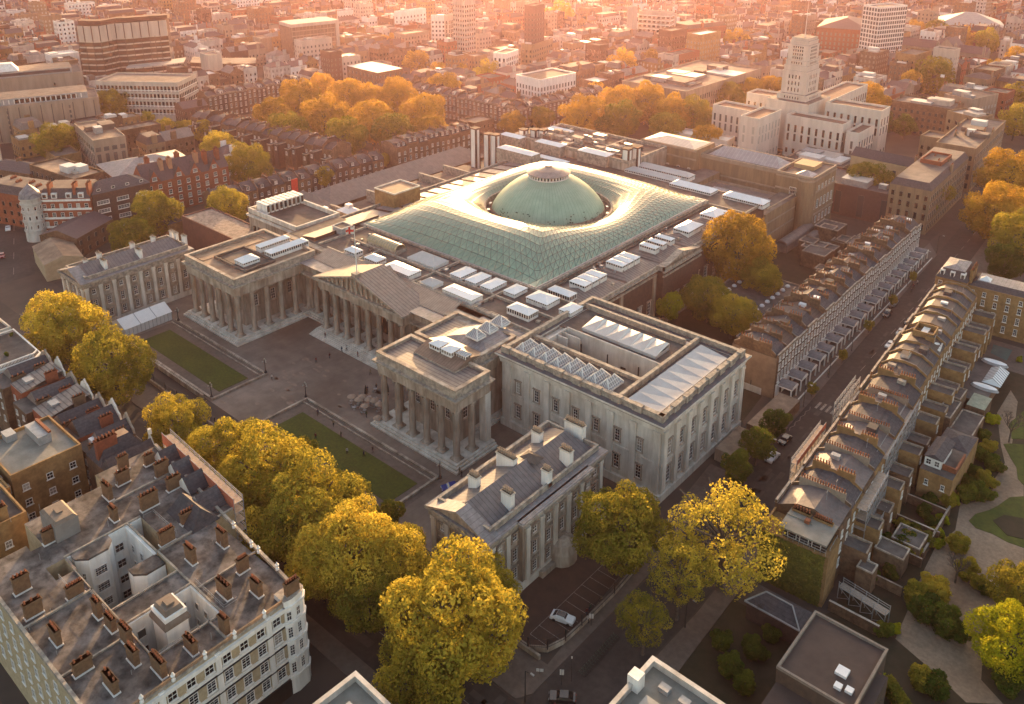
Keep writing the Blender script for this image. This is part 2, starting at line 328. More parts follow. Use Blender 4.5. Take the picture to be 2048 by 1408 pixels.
# ---- pediment
q = M(); A, B, C_ = (-19.7, 17.9), (19.1, 17.9), (-.3, 23.9)
def tri(q, y, inset, m):
    a = (A[0]+inset*2.6, y, 17.9+inset*.6); b = (B[0]-inset*2.6, y, 17.9+inset*.6); c = (C_[0], y, C_[1]-inset*1.1); q.face([a, b, c], m)
tri(q, -79.4, .35, 0)
for P0, P1 in ((A, C_), (B, C_)):
    s = 1 if P0 is A else -1; x0, z0 = P0; x1, z1 = P1
    v = [(x0, -80.7, z0), (x1, -80.7, z1), (x1, -70, z1), (x0, -70, z0), (x0+1.2*s, -80.7, z0-.05), (x1, -80.7, z1-.75), (x1, -79.2, z1-.75), (x0+1.2*s, -79.2, z0-.05)]
    q.idx(v, [(0, 1, 2, 3) if s < 0 else (3, 2, 1, 0), (0, 4, 5, 1), (4, 7, 6, 5)], [2, 1, 1])
q.box(-1.2, -80.8, 23.6, .8, -78.8, 24.6, 1)
q.build('pediment', [STONE, CORNICE, LEADY], mus)
random.seed(4)
fig = M()
def statue(q, x, y, z, h, lean=0, lie=False):
    n = 7
    if lie:
        for k in range(5): q.lathe([(.01, 0), (.32-.03*k, .12), (.34-.03*k, .4), (.01, .62)], n, 0, x+k*.42*lean, y)
        for i in range(len(q.v)-5*4*n, len(q.v)): X, Y, Z = q.v[i]; q.v[i] = (X, Y, Z+z)
    else:
        k0 = len(q.v); q.lathe([(.36, 0), (.40, .2*h), (.30, .45*h), (.42, .62*h), (.36, .78*h), (.13, .84*h), (.21, .9*h), (.17, .97*h), (.02, h)], n, 0, 0, 0)
        for i in range(k0, len(q.v)): X, Y, Z = q.v[i]; q.v[i] = (x+X+lean*Z*.12, y+Y*.75, z+Z)
        q.bar((x+.3+lean*.08*h, y-.1, z+.72*h), (x+.62*(1 if lean >= 0 else -1), y-.4, z+.5*h), .16)
for i in range(15):
    x = -15.2+i*2.13; hh = (23.9-17.9)*(1-abs(x+.3)/19.4)-.95; st = M()
    if hh > 1.0: statue(st, 0, 0, 0, min(hh, 3.9), random.choice((-1, -.4, .5, 1)))
    else: statue(st, 0, 0, 0, 1, 1 if x > 0 else -1, True)
    st.build('sculpted_figure', STONE, mus, (x, -79.95, 18.3))
# ---- columns
cm = column_mesh()
for i in range(6): put('column', cm, mus, (-56+4.82*i, -98.4, 1.5)); put('column', cm, mus, (31.6+4.88*i, -98.2, 1.5))
for i in range(1, 6): put('column', cm, mus, (-31.9, -98.4+4.88*i, 1.5)); put('column', cm, mus, (31.6, -98.2+4.88*i, 1.5))
put('column', cm, mus, (56, -93.2, 1.5))
for i in range(8): put('column', cm, mus, (-17.2+4.83*i, -78.6, 1.5)); put('column', cm, mus, (-17.2+4.83*i, -74.4, 1.5))
for x in (-27.1, -22.2, 21.6, 26.5): put('column', cm, mus, (x, -74.4, 1.5))
q = M(); q.box(54.9, -89.4, 1.5, 56.9, -87.6, 14.5); q.box(-57, -76, 1.5, -55.2, -74, 14.5); q.build('anta', STONE_L, mus)
# ---- windows and doors of the colonnade walls
facade(mus, (36, -94), (52, -94), 3, [(7.2, 1.5, 3.9)], 2.9, 'stone'); facade(mus, (-52, -94), (-35.8, -94), 3, [(7.2, 1.5, 3.9)], 2.9, 'stone')
facade(mus, (-35.8, -94), (-35.8, -74), 3, [(6.8, 1.5, 3.6)], 4, 'stone'); facade(mus, (52, -94), (52, -88.4), 1, [(7.2, 1.5, 3.9)], 2, 'stone')
facade(mus, (36, -72), (36, -94), 3, [(6.8, 1.5, 3.6)], 4, 'stone')
facade(mus, (-30, -69.6), (28, -69.6), 9, [(7, 1.6, 4)], 4, 'stone', skip=(4,))
q = M(); q.box(-2, -69.9, 1.5, 2, -69.55, 9, 0); q.box(-2.6, -70, 1.5, -2, -69.5, 9.6, 1); q.box(2, -70, 1.5, 2.6, -69.5, 9.6, 1); q.box(-2.9, -70.2, 9.3, 2.9, -69.5, 10, 1); q.build('door', [DARK, STONE_L], mus)
# ---- roofs
q = M()
q.box(-57.0, -99.0, 18.6, -30.8, -70.9, 19.3, 0, bot=False)                       # west wing flat, tan
q.box(-48.6, -92.6, 19.3, -34.9, -84.5, 19.5, 2, bot=False); q.ring(-50, -94, -33.5, -83.5, 19.3, 20.1, .5, 2); q.ring(-57+1.6, -99+1.6, -50.5, -75, 19.3, 19.45, .25, 0)
q.box(30.8, -98.9, 18.6, 56.8, -88.2, 19.25, 1, bot=False); q.box(30.8, -88.2, 18.6, 50.5, -70.9, 19.25, 1, bot=False)
q.box(-30, -77.5, 17.95, 30, -72.4, 18.15, 3, bot=False); q.box(-19, -79.2, 17.9, 18.4, -77, 18.1, 3, bot=False)
q.build('roof_sheet', [TAN, LEADY, FELT, LEAD], mus)
q = M()                                                                          # big pitched sheets behind the pediment
q.idx([(-29, -73.2, 18.3), (28.2, -73.2, 18.3), (28.2, -67.6, 20.2), (-29, -67.6, 20.2)], [(0, 1, 2, 3)], [0])
q.box(-29, -67.6, 18.3, 28.2, -67.2, 20.3, 1); q.hip(-6, -79, 5.4, -67.6, 18.6, 4.2, 0, gable=True, axis='y')
q.build('pitched_roof', [mat('pinkish_lead', (.36, .265, .20), .55, (.27, .195, .15), .6, stripe=(0, .75, .16, .6)), CORNICE], mus)
q = M(); q.box(-49.6, -67.2, ZR, 52.0, -47.6, ZR+.12, 0, bot=False); q.box(37.4, -47.4, 17.2, 52.2, 47, 17.5, 0, bot=False); q.box(52.4, -9.3, 17.2, 54.8, 11.8, 17.5, 0, bot=False)
q.box(-49.6, -47.4, 17.6, -37.4, 47, 17.8, 0, bot=False); q.box(-49.6, 47.2, 18.2, 52, 61.6, 18.5, 0, bot=False); q.box(-80, -46, 8, -50, 62, 8.3, 0, bot=False)
q.build('flat_roof', FELT, mus)
q = M()                                                                          # ridged lead roofs of the east gallery
for y0, y1 in ((-46, -24), (-23, -6), (-5, 10), (11, 28), (29, 46)):
    q.hip(38.6, y0, 51.2, y1, 17.5, 1.7, 0, inset=5)
q.build('lead_hip_roof', LEADY, mus)
q = M()
q.ring(36.9, -47.6, 52.6, 47, 17.2, 18.1, .6, 0); q.box(52.4, -9.6, 17.2, 55.2, -9.1, 18.6); q.box(54.6, -9.6, 17.2, 55.2, 12.2, 18.6); q.box(52.4, 11.7, 17.2, 55.2, 12.2, 18.6)
q.box(52.3, -46, 15.4, 52.9, 47, 15.9); q.box(52.3, -46, 16.9, 53.2, 47, 17.3); q.box(54.9, -9.8, 15.4, 55.4, 12.4, 15.9); q.box(54.9, -9.9, 16.9, 55.6, 12.5, 17.3)
q.box(-50.3, -47, 17.4, -49.7, 47, 18.7); q.ring(-50.2, 47, 52.6, 62.2, 18.2, 19.1, .6, 0)
for x in (-34.4, -16.2, 8, 31.2): q.box(x, -67.3, ZR, x+.5, -47.8, ZR+.8)
for y in (-67.4, -58.2, -48.2): q.box(-30, y, ZR, 52.2, y+.55, ZR+.85)
q.box(52, -67, ZR, 52.6, -47, ZR+.9); q.idx([(55.2, -9.6, 18.2), (55.2, 12.2, 18.2), (55.2, 1.3, 20.6), (53, 1.3, 20.6), (53, -9.6, 18.2), (53, 12.2, 18.2)], [(0, 1, 2), (0, 2, 3, 4), (2, 1, 5, 3)], [0]*3)
q.build('parapet', CORNICE, mus)
# ---- east gallery facade
facade(mus, (52.6, -46), (52.6, -10), 7, [(3.6, 1.7, 4.2, 'stone')], 3); facade(mus, (52.6, 12.5), (52.6, 46), 6, [(3.6, 1.7, 4.2, 'stone')], 3)
facade(mus, (55, -9), (55, 11.8), 4, [(3.6, 1.7, 4.2, 'stone')], 3)
q = M()
for y in (-45.5, -28, -10.5, 12.8, 30, 45.5): q.box(52.4, y-.6, 0, 53.0, y+.6, 15.4)
q.box(52.4, -46, 0, 55.6, 46, 1.8); q.box(52.4, -46, 2.4, 52.8, 46, 2.9); q.build('basement_course', STONE, mus)
# ---- skylights: hipped white glazed lanterns on short glazed walls
def skylight(x0, y0, x1, y1, z, h=1.1, wall=.9, m=None, ins=None, name='skylight', rims=True, step=.8):
    q = M(); cx, cy = (x0+x1)/2, (y0+y1)/2; a, b = (x1-x0)/2, (y1-y0)/2
    q.box(-a+.25, -b+.25, -1.0, a-.25, b-.25, wall, 1)
    nx = max(2, int(2*a/step)); ny = max(2, int(2*b/step))
    for i in range(nx+1):
        x = -a+.2+(2*a-.4)*i/nx; q.box(x-.07, -b+.12, 0, x+.07, -b+.3, wall, 0)
    for i in range(ny+1):
        y = -b+.2+(2*b-.4)*i/ny; q.box(a-.3, y-.07, 0, a-.12, y+.07, wall, 0)
    q.box(-a+.1, -b+.1, -1.0, a-.1, b-.1, .12, 0); q.box(-a, -b, wall, a, b, wall+.12, 0); q.hip(-a, -b, a, b, wall+.12, h, 2, inset=ins)
    o = q.build(name, [PAINT, GLASSD, m or WHITE], mus, (cx, cy, z)); return o
SG = mat('grey_blind_glass', (.46, .45, .44), .35, (.40, .39, .38), .5)
for r in ((-22.9, -66.3, -17.8, -62.9), (-13.8, -66.2, -8.0, -62.2)): skylight(*r, 20, .9, .8)
for r in ((-4.6, -66.6, 6.4, -61.6), (19.4, -66.2, 30.4, -61.5)): skylight(*r, 20.4, .5, .5, ins=2)
skylight(-4.9, -57.0, 6.5, -50.6, 20, 1.9, .3, SG); skylight(10.5, -66.4, 15.7, -61.9, 20, 1.3, .3, SG)
for x0, x1 in ((13.2, 17.6), (19.2, 23.4), (25.0, 29.2)): skylight(x0, -57.2, x1, -50.3, 20, .7, .5)
skylight(32, -55.3, 36.2, -49.6, 20, .8, .5); skylight(39.8, -54.9, 47.2, -49.2, 20.3, 1.1, .6); skylight(40.2, -63.2, 47.8, -59.0, 19.9, .9, 1.3)
skylight(40.0, -45.9, 47.8, -42.4, 18.6, .8, 1.4); skylight(50.6, -54.4, 54.6, -48.8, 20.2, .8, .5)
for y0 in (-38.3, -34.6, -30.9): skylight(41.7, y0, 47.3, y0+3.4, 19.5, .6, .8)
for y0 in (-20.4, -17.1, -13.8): skylight(41.6, y0, 47.6, y0+3.0, 19.5, .6, .8)
for y0 in (-3.0, 1.4, 5.9): skylight(41.9, y0, 47.9, y0+2.6, 19.5, .6, .8)
skylight(42.6, 16, 48.4, 25.6, 19.3, 1.2, .8); skylight(42.6, 33.2, 48.8, 42.0, 19.3, 1.2, .8)
for r in ((39.4, -90.4, 43.0, -86.9), (43.4, -90.4, 47.0, -86.9)): skylight(*r, 20.8, .8, 1.0)
skylight(47.4, -89.3, 50.6, -87.2, 20.8, .7, .9, mat('ribbed_glass', (.42, .42, .42), .3, (.32, .32, .33), 1, stripe=(0, .5, .2, 1.8)))
PYR = mat('pyramid_glass', (.30, .30, .31), .3, (.24, .24, .25), .6, stripe=(0, .55, .16, 2.2))
def pyramid(x0, y0, x1, y1, z, h, parent):
    def mk():
        q = M(); a, b = (x1-x0)/2, (y1-y0)/2; q.box(-a, -b, 0, a, b, .45, 0); q.hip(-a+.1, -b+.1, a-.1, b-.1, .45, h, 1)
        for c in ((-a, -b), (a, -b), (a, b), (-a, b)):
            d = min(a, b); ex = (0 if a <= b else (a-d)*(1 if c[0] > 0 else -1)); ey = (0 if b <= a else (b-d)*(1 if c[1] > 0 else -1))
            q.bar((c[0], c[1], .5), (ex, ey, .55+h), .22, 0)
        for k in range(-3, 4):
            t = 1-abs(k)/4.0
            if a <= b: q.bar((k*a/4, -b+.05, .52), (k*a/4*.0+k*a/4, -b+a*t, .5+h*t), .07, 0); q.bar((k*a/4, b-.05, .52), (k*a/4, b-a*t, .5+h*t), .07, 0)
        for k in range(1, 8):
            y = -b+2*b*k/8; t = min(1, (b-abs(y))/a); q.bar((-a+.05, y, .52), (-a+a*t, y, .5+h*t), .07, 0); q.bar((a-.05, y, .52), (a-a*t, y, .5+h*t), .07, 0)
        return q.mesh('pyramid_skylight', [PAINT, PYR])
    return put('pyramid_skylight', cached(('pyr', round(x1-x0, 1), round(y1-y0, 1), h), mk), parent, ((x0+x1)/2, (y0+y1)/2, z))
for y in (-80.4, -75.9, -71.4): pyramid(42, y, 46, y+3.2, 20.4, 1.8, mus)
# west wing roof
skylight(-41.6, -92.3, -36.9, -86.4, 20.0, 1.3, .6); skylight(-39.5, -83.4, -35.8, -69.6, 20.0, .9, 1.1); skylight(-45.4, -82.6, -42.6, -71.6, 20.2, .8, .8)
q = M(); q.prism([(36.9, -93.0), (50.8, -93.0), (50.8, -82.6), (36.9, -82.6)], 19.2, 19.7, 0)
q.idx([(36.9, -93, 19.7), (50.8, -93, 19.7), (50.8, -88, 21.3), (36.9, -88, 21.3), (36.9, -82.6, 19.7), (50.8, -82.6, 19.7)], [(0, 1, 2, 3), (3, 2, 5, 4), (1, 5, 2), (0, 3, 4)], [1]*4)
q.build('brown_pitched_roof', [CORNICE, ROOFBR], mus)
q = M(); q.hip(36.5, -82, 51, -68, 19.3, 1.4, 0, inset=5, axis='y'); q.build('lead_hip_roof', LEAD, mus)
# long ribbed roof, box shed, glazed vault
RIB = mat('ribbed_copper_roof', (.36, .36, .29), .6, (.28, .28, .23), .6, stripe=(1, .9, .25, .45))
q = M(); q.idx([(-47, -66, 19.0), (-37.6, -66, 20.6), (-37.6, -39.8, 20.6), (-47, -39, 19.0), (-47, -66, 17.6), (-37.6, -66, 17.6), (-37.6, -39.8, 17.6), (-47, -39, 17.6)], [(0, 1, 2, 3), (4, 5, 1, 0), (5, 6, 2, 1), (7, 4, 0, 3)], [0, 1, 1, 1]); q.build('ribbed_roof', [RIB, BRICKD], mus)
q = M(); q.box(-39.6, -57.6, 19, -34.8, -53.2, 21.5, 0, 1); q.ring(-39.7, -57.7, -34.7, -53.1, 21.5, 21.8, .25, 2); q.build('plant_room', [METAL, FELT, STONE_L], mus)
q = M(); n = 8
for i in range(n):
    a0, a1 = PI*i/n, PI*(i+1)/n; f = lambda a: (-54.8-2.1*math.cos(a), 20.6+1.7*math.sin(a))
    for j in range(12):
        x0, x1 = -23.2+13.2*j/12, -23.2+13.2*(j+1)/12; (ya, za), (yb, zb) = f(a0), f(a1); q.face([(x0+.08, ya, za), (x1-.08, ya, za), (x1-.08, yb, zb), (x0+.08, yb, zb)], 0); q.bar((x0, ya, za), (x0, yb, zb), .14, 1)
q.box(-23.4, -57, 19.3, -9.8, -52.6, 20.6, 1); q.build('glazed_vault', [mat('vault_glass', (.38, .33, .2), .3, (.3, .26, .16), 2), CORNICE], mus)
# flat seamed panels along the west edge of the court roof
q = M()
for k in range(14):
    y = -38+k*6.1; q.idx([(-48.6, y, 18.2), (-38.6, y, 19.2), (-38.6, y+4.6, 19.2), (-48.6, y+4.6, 18.2)], [(0, 1, 2, 3)], [0]); q.box(-49, y+4.7, 17.8, -38.2, y+5.9, 18.0, 1)
q.build('lead_bays', [LEAD, BRICKD], mus)
# ---- the great court roof
DX, DY = 0.0, 4.2; RI = 22.0
def hz(x, y):
    b, c = 36.9, 47.0
    ps = max(0, (1-(x/b)**2)*(1-(y/c)**2)); r = math.hypot(x-DX, y-DY); t = max(0.0, r/RI-1)
    return 20.1+1.0*ps**.7+17.5*ps*(t**.8)
per = []
NX, NY = 28, 36
for i in range(NX): per.append((-36.9+73.8*i/NX, -47.0))
for i in range(NY): per.append((36.9, -47.0+94.0*i/NY))
for i in range(NX): per.append((36.9-73.8*i/NX, 47.0))
for i in range(NY): per.append((-36.9, 47.0-94.0*i/NY))
NS = len(per)
def tor(f):
    i0 = int(math.floor(f)) % NS; i1 = (i0+1) % NS; w = f-math.floor(f); px_, py_ = per[i0][0]*(1-w)+per[i1][0]*w, per[i0][1]*(1-w)+per[i1][1]*w
    a = math.atan2(py_-DY, px_-DX); return px_, py_, DX+RI*math.cos(a), DY+RI*math.sin(a)
ROWS = 11
grid = []
for r in range(ROWS+1):
    t = (r/ROWS); row = []
    for i in range(NS):
        f = i+(.5 if (r % 2 and 0 < r < ROWS) else 0)
        a, b, c, d = tor(f); te = t**.92; x, y = c+(a-c)*te, d+(b-d)*te; row.append((x, y, hz(x, y)))
    grid.append(row)
tris, edges = [], []
for r in range(ROWS):
    odd = (r % 2 == 1)
    for i in range(NS):
        j = (i+1) % NS; A0, A1, B0, B1 = grid[r][i], grid[r][j], grid[r+1][i], grid[r+1][j]
        if not odd: tris += [(A0, A1, B0), (A1, B1, B0)]; edges += [(A0, B0), (A1, B0), (A0, A1)]
        else: tris += [(A0, A1, B1), (A0, B1, B0)]; edges += [(A0, B0), (A0, B1), (A0, A1)]
CAMP = Vector((176.6, -217.4, 126))
tris.sort(key=lambda t: (Vector(t[0])-CAMP).length)
for t in tris[:300]:
    c = tuple(sum(p[k] for p in t)/3 for k in range(3)); q = M(); pts = [tuple((p[k]-c[k])*.97 for k in range(3)) for p in t]
    n = (Vector(pts[1])-Vector(pts[0])).cross(Vector(pts[2])-Vector(pts[0]))
    if n.z < 0: pts = pts[::-1]
    low = [(x, y, z-.06) for x, y, z in pts]; q.idx(list(pts)+low, [(0, 1, 2), (0, 3, 4, 1), (1, 4, 5, 2), (2, 5, 3, 0)], [0]*4); q.build('glass_pane', GLASSR, mus, c)
q = M()
for t in tris[300:]:
    c = tuple(sum(p[k] for p in t)/3 for k in range(3)); pts = [tuple(c[k]+(p[k]-c[k])*.97 for k in range(3)) for p in t]
    if (Vector(pts[1])-Vector(pts[0])).cross(Vector(pts[2])-Vector(pts[0])).z < 0: pts = pts[::-1]
    q.face(pts)
tag(q.build('glass_panes', GLASSR, mus), kind='stuff')
q = M()
for a, b in edges:
    a = Vector(a)+Vector((0, 0, .05)); b = Vector(b)+Vector((0, 0, .05)); d = (b-a); s = Vector((-d.y, d.x, 0)).normalized()*.055
    q.face([tuple(a-s), tuple(a+s), tuple(b+s), tuple(b-s)]); q.face([tuple(a-s+Vector((0, 0, -.2))), tuple(b-s+Vector((0, 0, -.2))), tuple(b-s), tuple(a-s)])
tag(q.build('roof_lattice', STEEL, mus), kind='stuff')
q = M(); q.ring(-37.9, -48.0, 37.9, 48.0, 18.9, 19.9, 1.3, 0); q.ring(-37.2, -47.3, 37.2, 47.3, 19.5, 20.1, .35, 1); q.build('court_parapet', [CORNICE, METAL], mus)
# ---- reading room drum, dome and lantern
q = M(); q.lathe([(22.2, 16), (22.2, 21.2), (21.6, 21.2), (21.6, 19.4)], 72, 0, DX, DY); q.lathe([(21.7, 19.6), (19.2, 19.6)], 72, 1, DX, DY); q.lathe([(19.6, 19.4), (19.6, 21.3)], 72, 0, DX, DY); q.build('drum', [CORNICE, FELT], mus)
for k in range(20):
    a = 2*PI*(k+.5)/20; q = cached('drumwin', lambda: (lambda q: (q.box(-.9, -.5, 0, .9, .5, .5, 0), q.box(-.75, -.4, .5, .75, .4, .56, 1), q)[2])(M()).mesh('drum_rooflight', [CORNICE, WHITE]))
    put('drum_rooflight', q, mus, (DX+20.6*math.cos(a), DY+20.6*math.sin(a), 19.6), a+PI/2)
prof = [(19.5, 20.4), (19.1, 21.4), (18.0, 23.2), (16.4, 25.2), (14.5, 27.1), (12.4, 28.8), (10.2, 30.2), (8.2, 31.2), (7.0, 31.7)]
q = M(); q.lathe(prof, 80, 0, DX, DY); dm = q.build('dome', COPPER, mus, smooth=True)
q = M()
for k in range(80):
    a = 2*PI*k/80
    for (r0, z0), (r1, z1) in zip(prof[:-1], prof[1:]):
        p = (DX+(r0+.03)*math.cos(a), DY+(r0+.03)*math.sin(a), z0+.03); p2 = (DX+(r1+.03)*math.cos(a), DY+(r1+.03)*math.sin(a), z1+.03); d = .07; s = (-math.sin(a)*d, math.cos(a)*d)
        q.face([(p[0]-s[0], p[1]-s[1], p[2]), (p[0]+s[0], p[1]+s[1], p[2]), (p2[0]+s[0], p2[1]+s[1], p2[2]), (p2[0]-s[0], p2[1]-s[1], p2[2])])
q.build('dome_seams', mat('copper_seam', (.20, .34, .26), .6, (.18, .30, .23)), dm)
q = M(); random.seed(9)
for k in range(34):
    a = random.uniform(-1.9, .5); t = random.uniform(.0, .18); r = 19.36-t*5; z = 20.9+t*17; w = random.uniform(.15, .4); h = random.uniform(.2, .5)
    c = Vector((DX+r*math.cos(a), DY+r*math.sin(a), z)); s = Vector((-math.sin(a), math.cos(a), 0))*w; u_ = Vector((-math.cos(a)*.4, -math.sin(a)*.4, 1)).normalized()*h; o_ = Vector((math.cos(a), math.sin(a), .35))*.09; c = c+o_
    q.face([tuple(c-s), tuple(c+s), tuple(c+s+u_), tuple(c-s+u_)])
q.build('repair_patches', mat('patch', (.06, .11, .08), .7), dm)
q = M(); q.lathe([(7.0, 31.4), (7.0, 31.8), (6.5, 31.8), (6.5, 33.4)], 48, 1, DX, DY)
for k in range(38):
    a = 2*PI*k/38; q.bar((DX+6.7*math.cos(a), DY+6.7*math.sin(a), 31.7), (DX+6.7*math.cos(a), DY+6.7*math.sin(a), 33.3), .36, 0)
q.lathe([(7.1, 31.5), (7.1, 31.9), (6.7, 31.9)], 48, 0, DX, DY); q.lathe([(7.0, 33.0), (7.5, 33.1), (7.5, 33.3), (4.4, 34.4), (1.3, 35.1), (1.1, 35.5), (.05, 35.6)], 48, 2, DX, DY)
q.build('lantern', [PAINT, GLASSD, mat('lantern_lead', (.27, .235, .22), .55, (.2, .17, .16), .8, stripe=(0, .5, .2, .7))], mus)
# ---- north wing bits behind the dome: flat glass roofs, white vent towers
for n, r, z, h in (('glazed_roof', (-55.8, 39.5, -36.9, 45.0), 23, 1.0), ('glazed_roof', (-39.7, 45.7, -24.8, 49.1), 21, .8), ('glazed_roof', (-49.9, 56.8, -36.0, 61.8), 23, 1.0), ('glazed_roof', (-28.3, 58.3, -13.8, 64.3), 23, 1.0), ('glazed_roof', (-68.5, 55.3, -56.8, 59.8), 23, 1), ('glazed_roof', (-59.3, 76.7, -46.7, 80.8), 23, 1)):
    q = M(); q.box(r[0], r[1], 17, r[2], r[3], z, 1); q.hip(r[0], r[1], r[2], r[3], z, h, 0, inset=min(r[2]-r[0], r[3]-r[1])*.45); q.build(n, [WHITE, CORNICE], mus)
q = M(); r0 = (-60.2, 46.0); r1 = (-8.9, 56.7)
q.box(r0[0], 60, 0, -4, 88.2, 21.5, 0, 1); q.ring(r0[0], 60, -4, 88.2, 21.5, 22.8, .6, 2); q.box(-4, 66, 0, 10.5, 88.2, 15, 3, 1); q.box(r0[0]-14, 58, 0, r0[0]-2, 84, 19, 3, 1)
rv = random.Random(7)
for k in range(46): x, y = rv.uniform(r0[0]+2, -12), rv.uniform(62, 84); s_ = rv.uniform(.8, 3.2); q.box(x, y, 21.5, x+s_*1.8, y+s_, 21.5+rv.uniform(.6, 2.6), rv.choice((0, 1, 2, 4)))
for x in (-52, -38, -24): q.box(x, 60.6, 21.5, x+.6, 87.6, 22.5, 2)
q.box(r0[0], 74, 21.5, -4, 74.6, 22.4, 2)
q.build('north_wing', [STONE, FELT, CORNICE, CREAM, METAL], mus)
for a, b, c in (((-72.7, 44.8), 14, 0), ((-68.6, 48.6), 9, 1), ((-65.3, 49.5), 9, 1), ((-61.7, 63.8), 6, 0), ((-58.0, 67.1), 6, 0), ((-54.8, 68.9), 6, 0), ((-6.4, 62.0), 11, 0), ((-5.1, 66.3), 11, 0)):
    ht_ = 27 if b > 10 else 24.5; q = M(); q.box(-1.5, -1.5, 0, 1.5, 1.5, ht_, 1); q.box(-1.1, -1.7, 6, 1.1, -1.5, ht_-.2, 0); q.box(1.5, -.6, 6, 1.65, .6, ht_-.4, 0); q.box(-1.7, -1.8, ht_, 1.7, 1.7, ht_+.4, 1); q.build('vent_tower', [PAINT, BRICKD], mus, (a[0], a[1], 0))
for r_, m_ in (((16.8, 55.7, 34.3, 60.7), None), ((38.3, 56.9, 54.2, 61.7), None), ((-5.4, 62.6, 17.4, 62.9), SG), ((-5.3, 70.2, 19.1, 70.4), SG)): skylight(r_[0], min(r_[1], r_[3]-4), r_[2], r_[3]+1, 18.7, 1.3, .7, m_, ins=2.5)
# west-side clutter
q = M(); q.box(-52.7, -28.6, 8, -42.2, -16.4, 23.6, 0, 1); q.ring(-52.8, -28.7, -42.1, -16.3, 23.6, 24.1, .35, 2); q.build('brick_plant_room', [BRICKY, TAN, STONE_L], mus)
q = M(); q.box(-78.5, -63.6, 0, -50.8, -46, 18.5, 0, 1); q.ring(-79.2, -64.3, -50.1, -45.3, 17.2, 17.9, 1.2, 2); q.ring(-78.6, -63.7, -50.7, -45.9, 18.5, 20.0, .7, 2)
for k in range(9): q.box(-76+k*2.7, -63.9, 9, -74.9+k*2.7, -63.5, 14, 3)
q.build('west_block', [STONE, FELT, STONE_L, GLASSD], mus)
q = M()
for i in range(9):
    for j in range(2):
        x, y = -76.5+i*0.0+j*3.2, -61.5+i*1.75; q.box(x, y, 19, x+2.9, y+1.2, 22.2, 0); q.box(x+2.75, y+.15, 19.6, x+3.05, y+1.05, 21.8, 1)
q.build('cooling_units', [PAINT, DARK], mus)
q = M(); q.hip(-99, -40, -74.5, -26, 10, 5.5, 0, inset=9); q.box(-99, -40, 0, -74.5, -26, 10, 1); q.box(-100, -26, 0, -82, 60, 9, 1); q.hip(-100.5, -27, -81.5, 62, 9, 4.5, 0, inset=8)
q.build('west_hipped_roof', [mat('grey_slate_roof', (.19, .165, .15), .7, (.14, .12, .11), .5, stripe=(1, 1.2, .08, .75)), BRICK], mus)
for a, b in (((-66, -30), 0), ((-70, -38), 0)):
    q = M(); q.hip(-4, -3, 4, 3, 12.5, 1.6, 0); q.box(-3.8, -2.8, 8, 3.8, 2.8, 12.5, 1); q.box(-1.2, -1, 13.5, 1.2, 1, 15, 0); q.build('hipped_rooflight', [WHITE, STONE], mus, (a[0], a[1], 0))
q = M(); q.box(-78, -30, 8.2, -53, -29, 12, 0); q.box(-66, -46, 8.2, -65, 10, 11.5, 0); q.box(-56, -16, 8.2, -55, 40, 13, 0)
for y in (-12, 2, 16, 30): q.box(-78, y, 8.2, -50, y+1, 13, 0); q.box(-76, y+2, 8.2, -60, y+11, 11, 1, 2)
q.build('light_well_walls', [CORNICE, BRICKD, FELT], mus)
# flag
q = M(); q.lathe([(.16, 0), (.08, 13.6), (.2, 13.8), (.01, 14.2)], 8); fp = q.build('flagpole', PAINT, None, (-.2, -79.6, 24.4)); tag(fp, 'tall white flagpole on the tip of the museum pediment', 'flagpole')
q = M(); nx, nz = 10, 6; L_, H_ = 3.4, 2.0
for i in range(nx):
    for j in range(nz):
        f = lambda a, b: (-a/nx*L_*.93, .30*math.sin(a*.9)*(a/nx), -b/nz*H_-a/nx*.9-.12*math.sin(a*.8))
        u0, v0 = (i+.5)/nx, (j+.5)/nz; red = abs(v0-.5) < .12 or abs(u0-.5) < .09
        q.face([f(i, j), f(i, j+1), f(i+1, j+1), f(i+1, j)], 1 if red else 0)
fl = q.build('flag', [mat('flag_white', (.7, .66, .6), .8), mat('flag_red', (.6, .03, .02), .8)], None, (-.35, -79.6, 38.1), math.radians(8)); tag(fl, 'white flag with a red cross flying from the museum flagpole', 'flag')

# ================================================================ THE WHITE STONE BLOCK (east)
ww = T('museum_annexe', 'pale stone annexe with pilasters, an open inner yard and sawtooth rooflights, east of the museum', 'museum building')
X0, Y0, X1, Y1 = 52.8, -79.0, 97.5, -42.4
q = M(); q.box(X0, Y0, 0, X1, Y0+11, 19.0, 0); q.box(84.5, Y0+11, 0, X1, Y1, 19.0, 0); q.box(X0, -59.2, 0, 84.5, -46.5, 19.0, 0, bot=False); q.box(X0, Y0+11, 0, 57.5, -59.2, 18.6, 0)
q.box(57.5, -68, 0, 84.5, -59.4, 9, 2); q.build('wall', [STONE_L, STONE, FELT], ww)
q = M(); q.box(57.4, -59.5, 9, 84.6, -59.15, 20.0, 0); q.box(56.9, -68, 9, 57.4, -59.4, 19.6, 0)
for x in (62, 70, 79): q.box(x, -59.75, 12, x+.2, -59.5, 17, 1)
q.box(74, -59.7, 14.2, 75.4, -59.5, 15.2, 1); q.box(57.5, -63.6, 11, 60.5, -63.2, 19.5, 0); q.box(57.5, -61.6, 15, 63, -61.3, 19.5, 0); q.build('yard_wall', [RENDER, DARK], ww)
q = M()
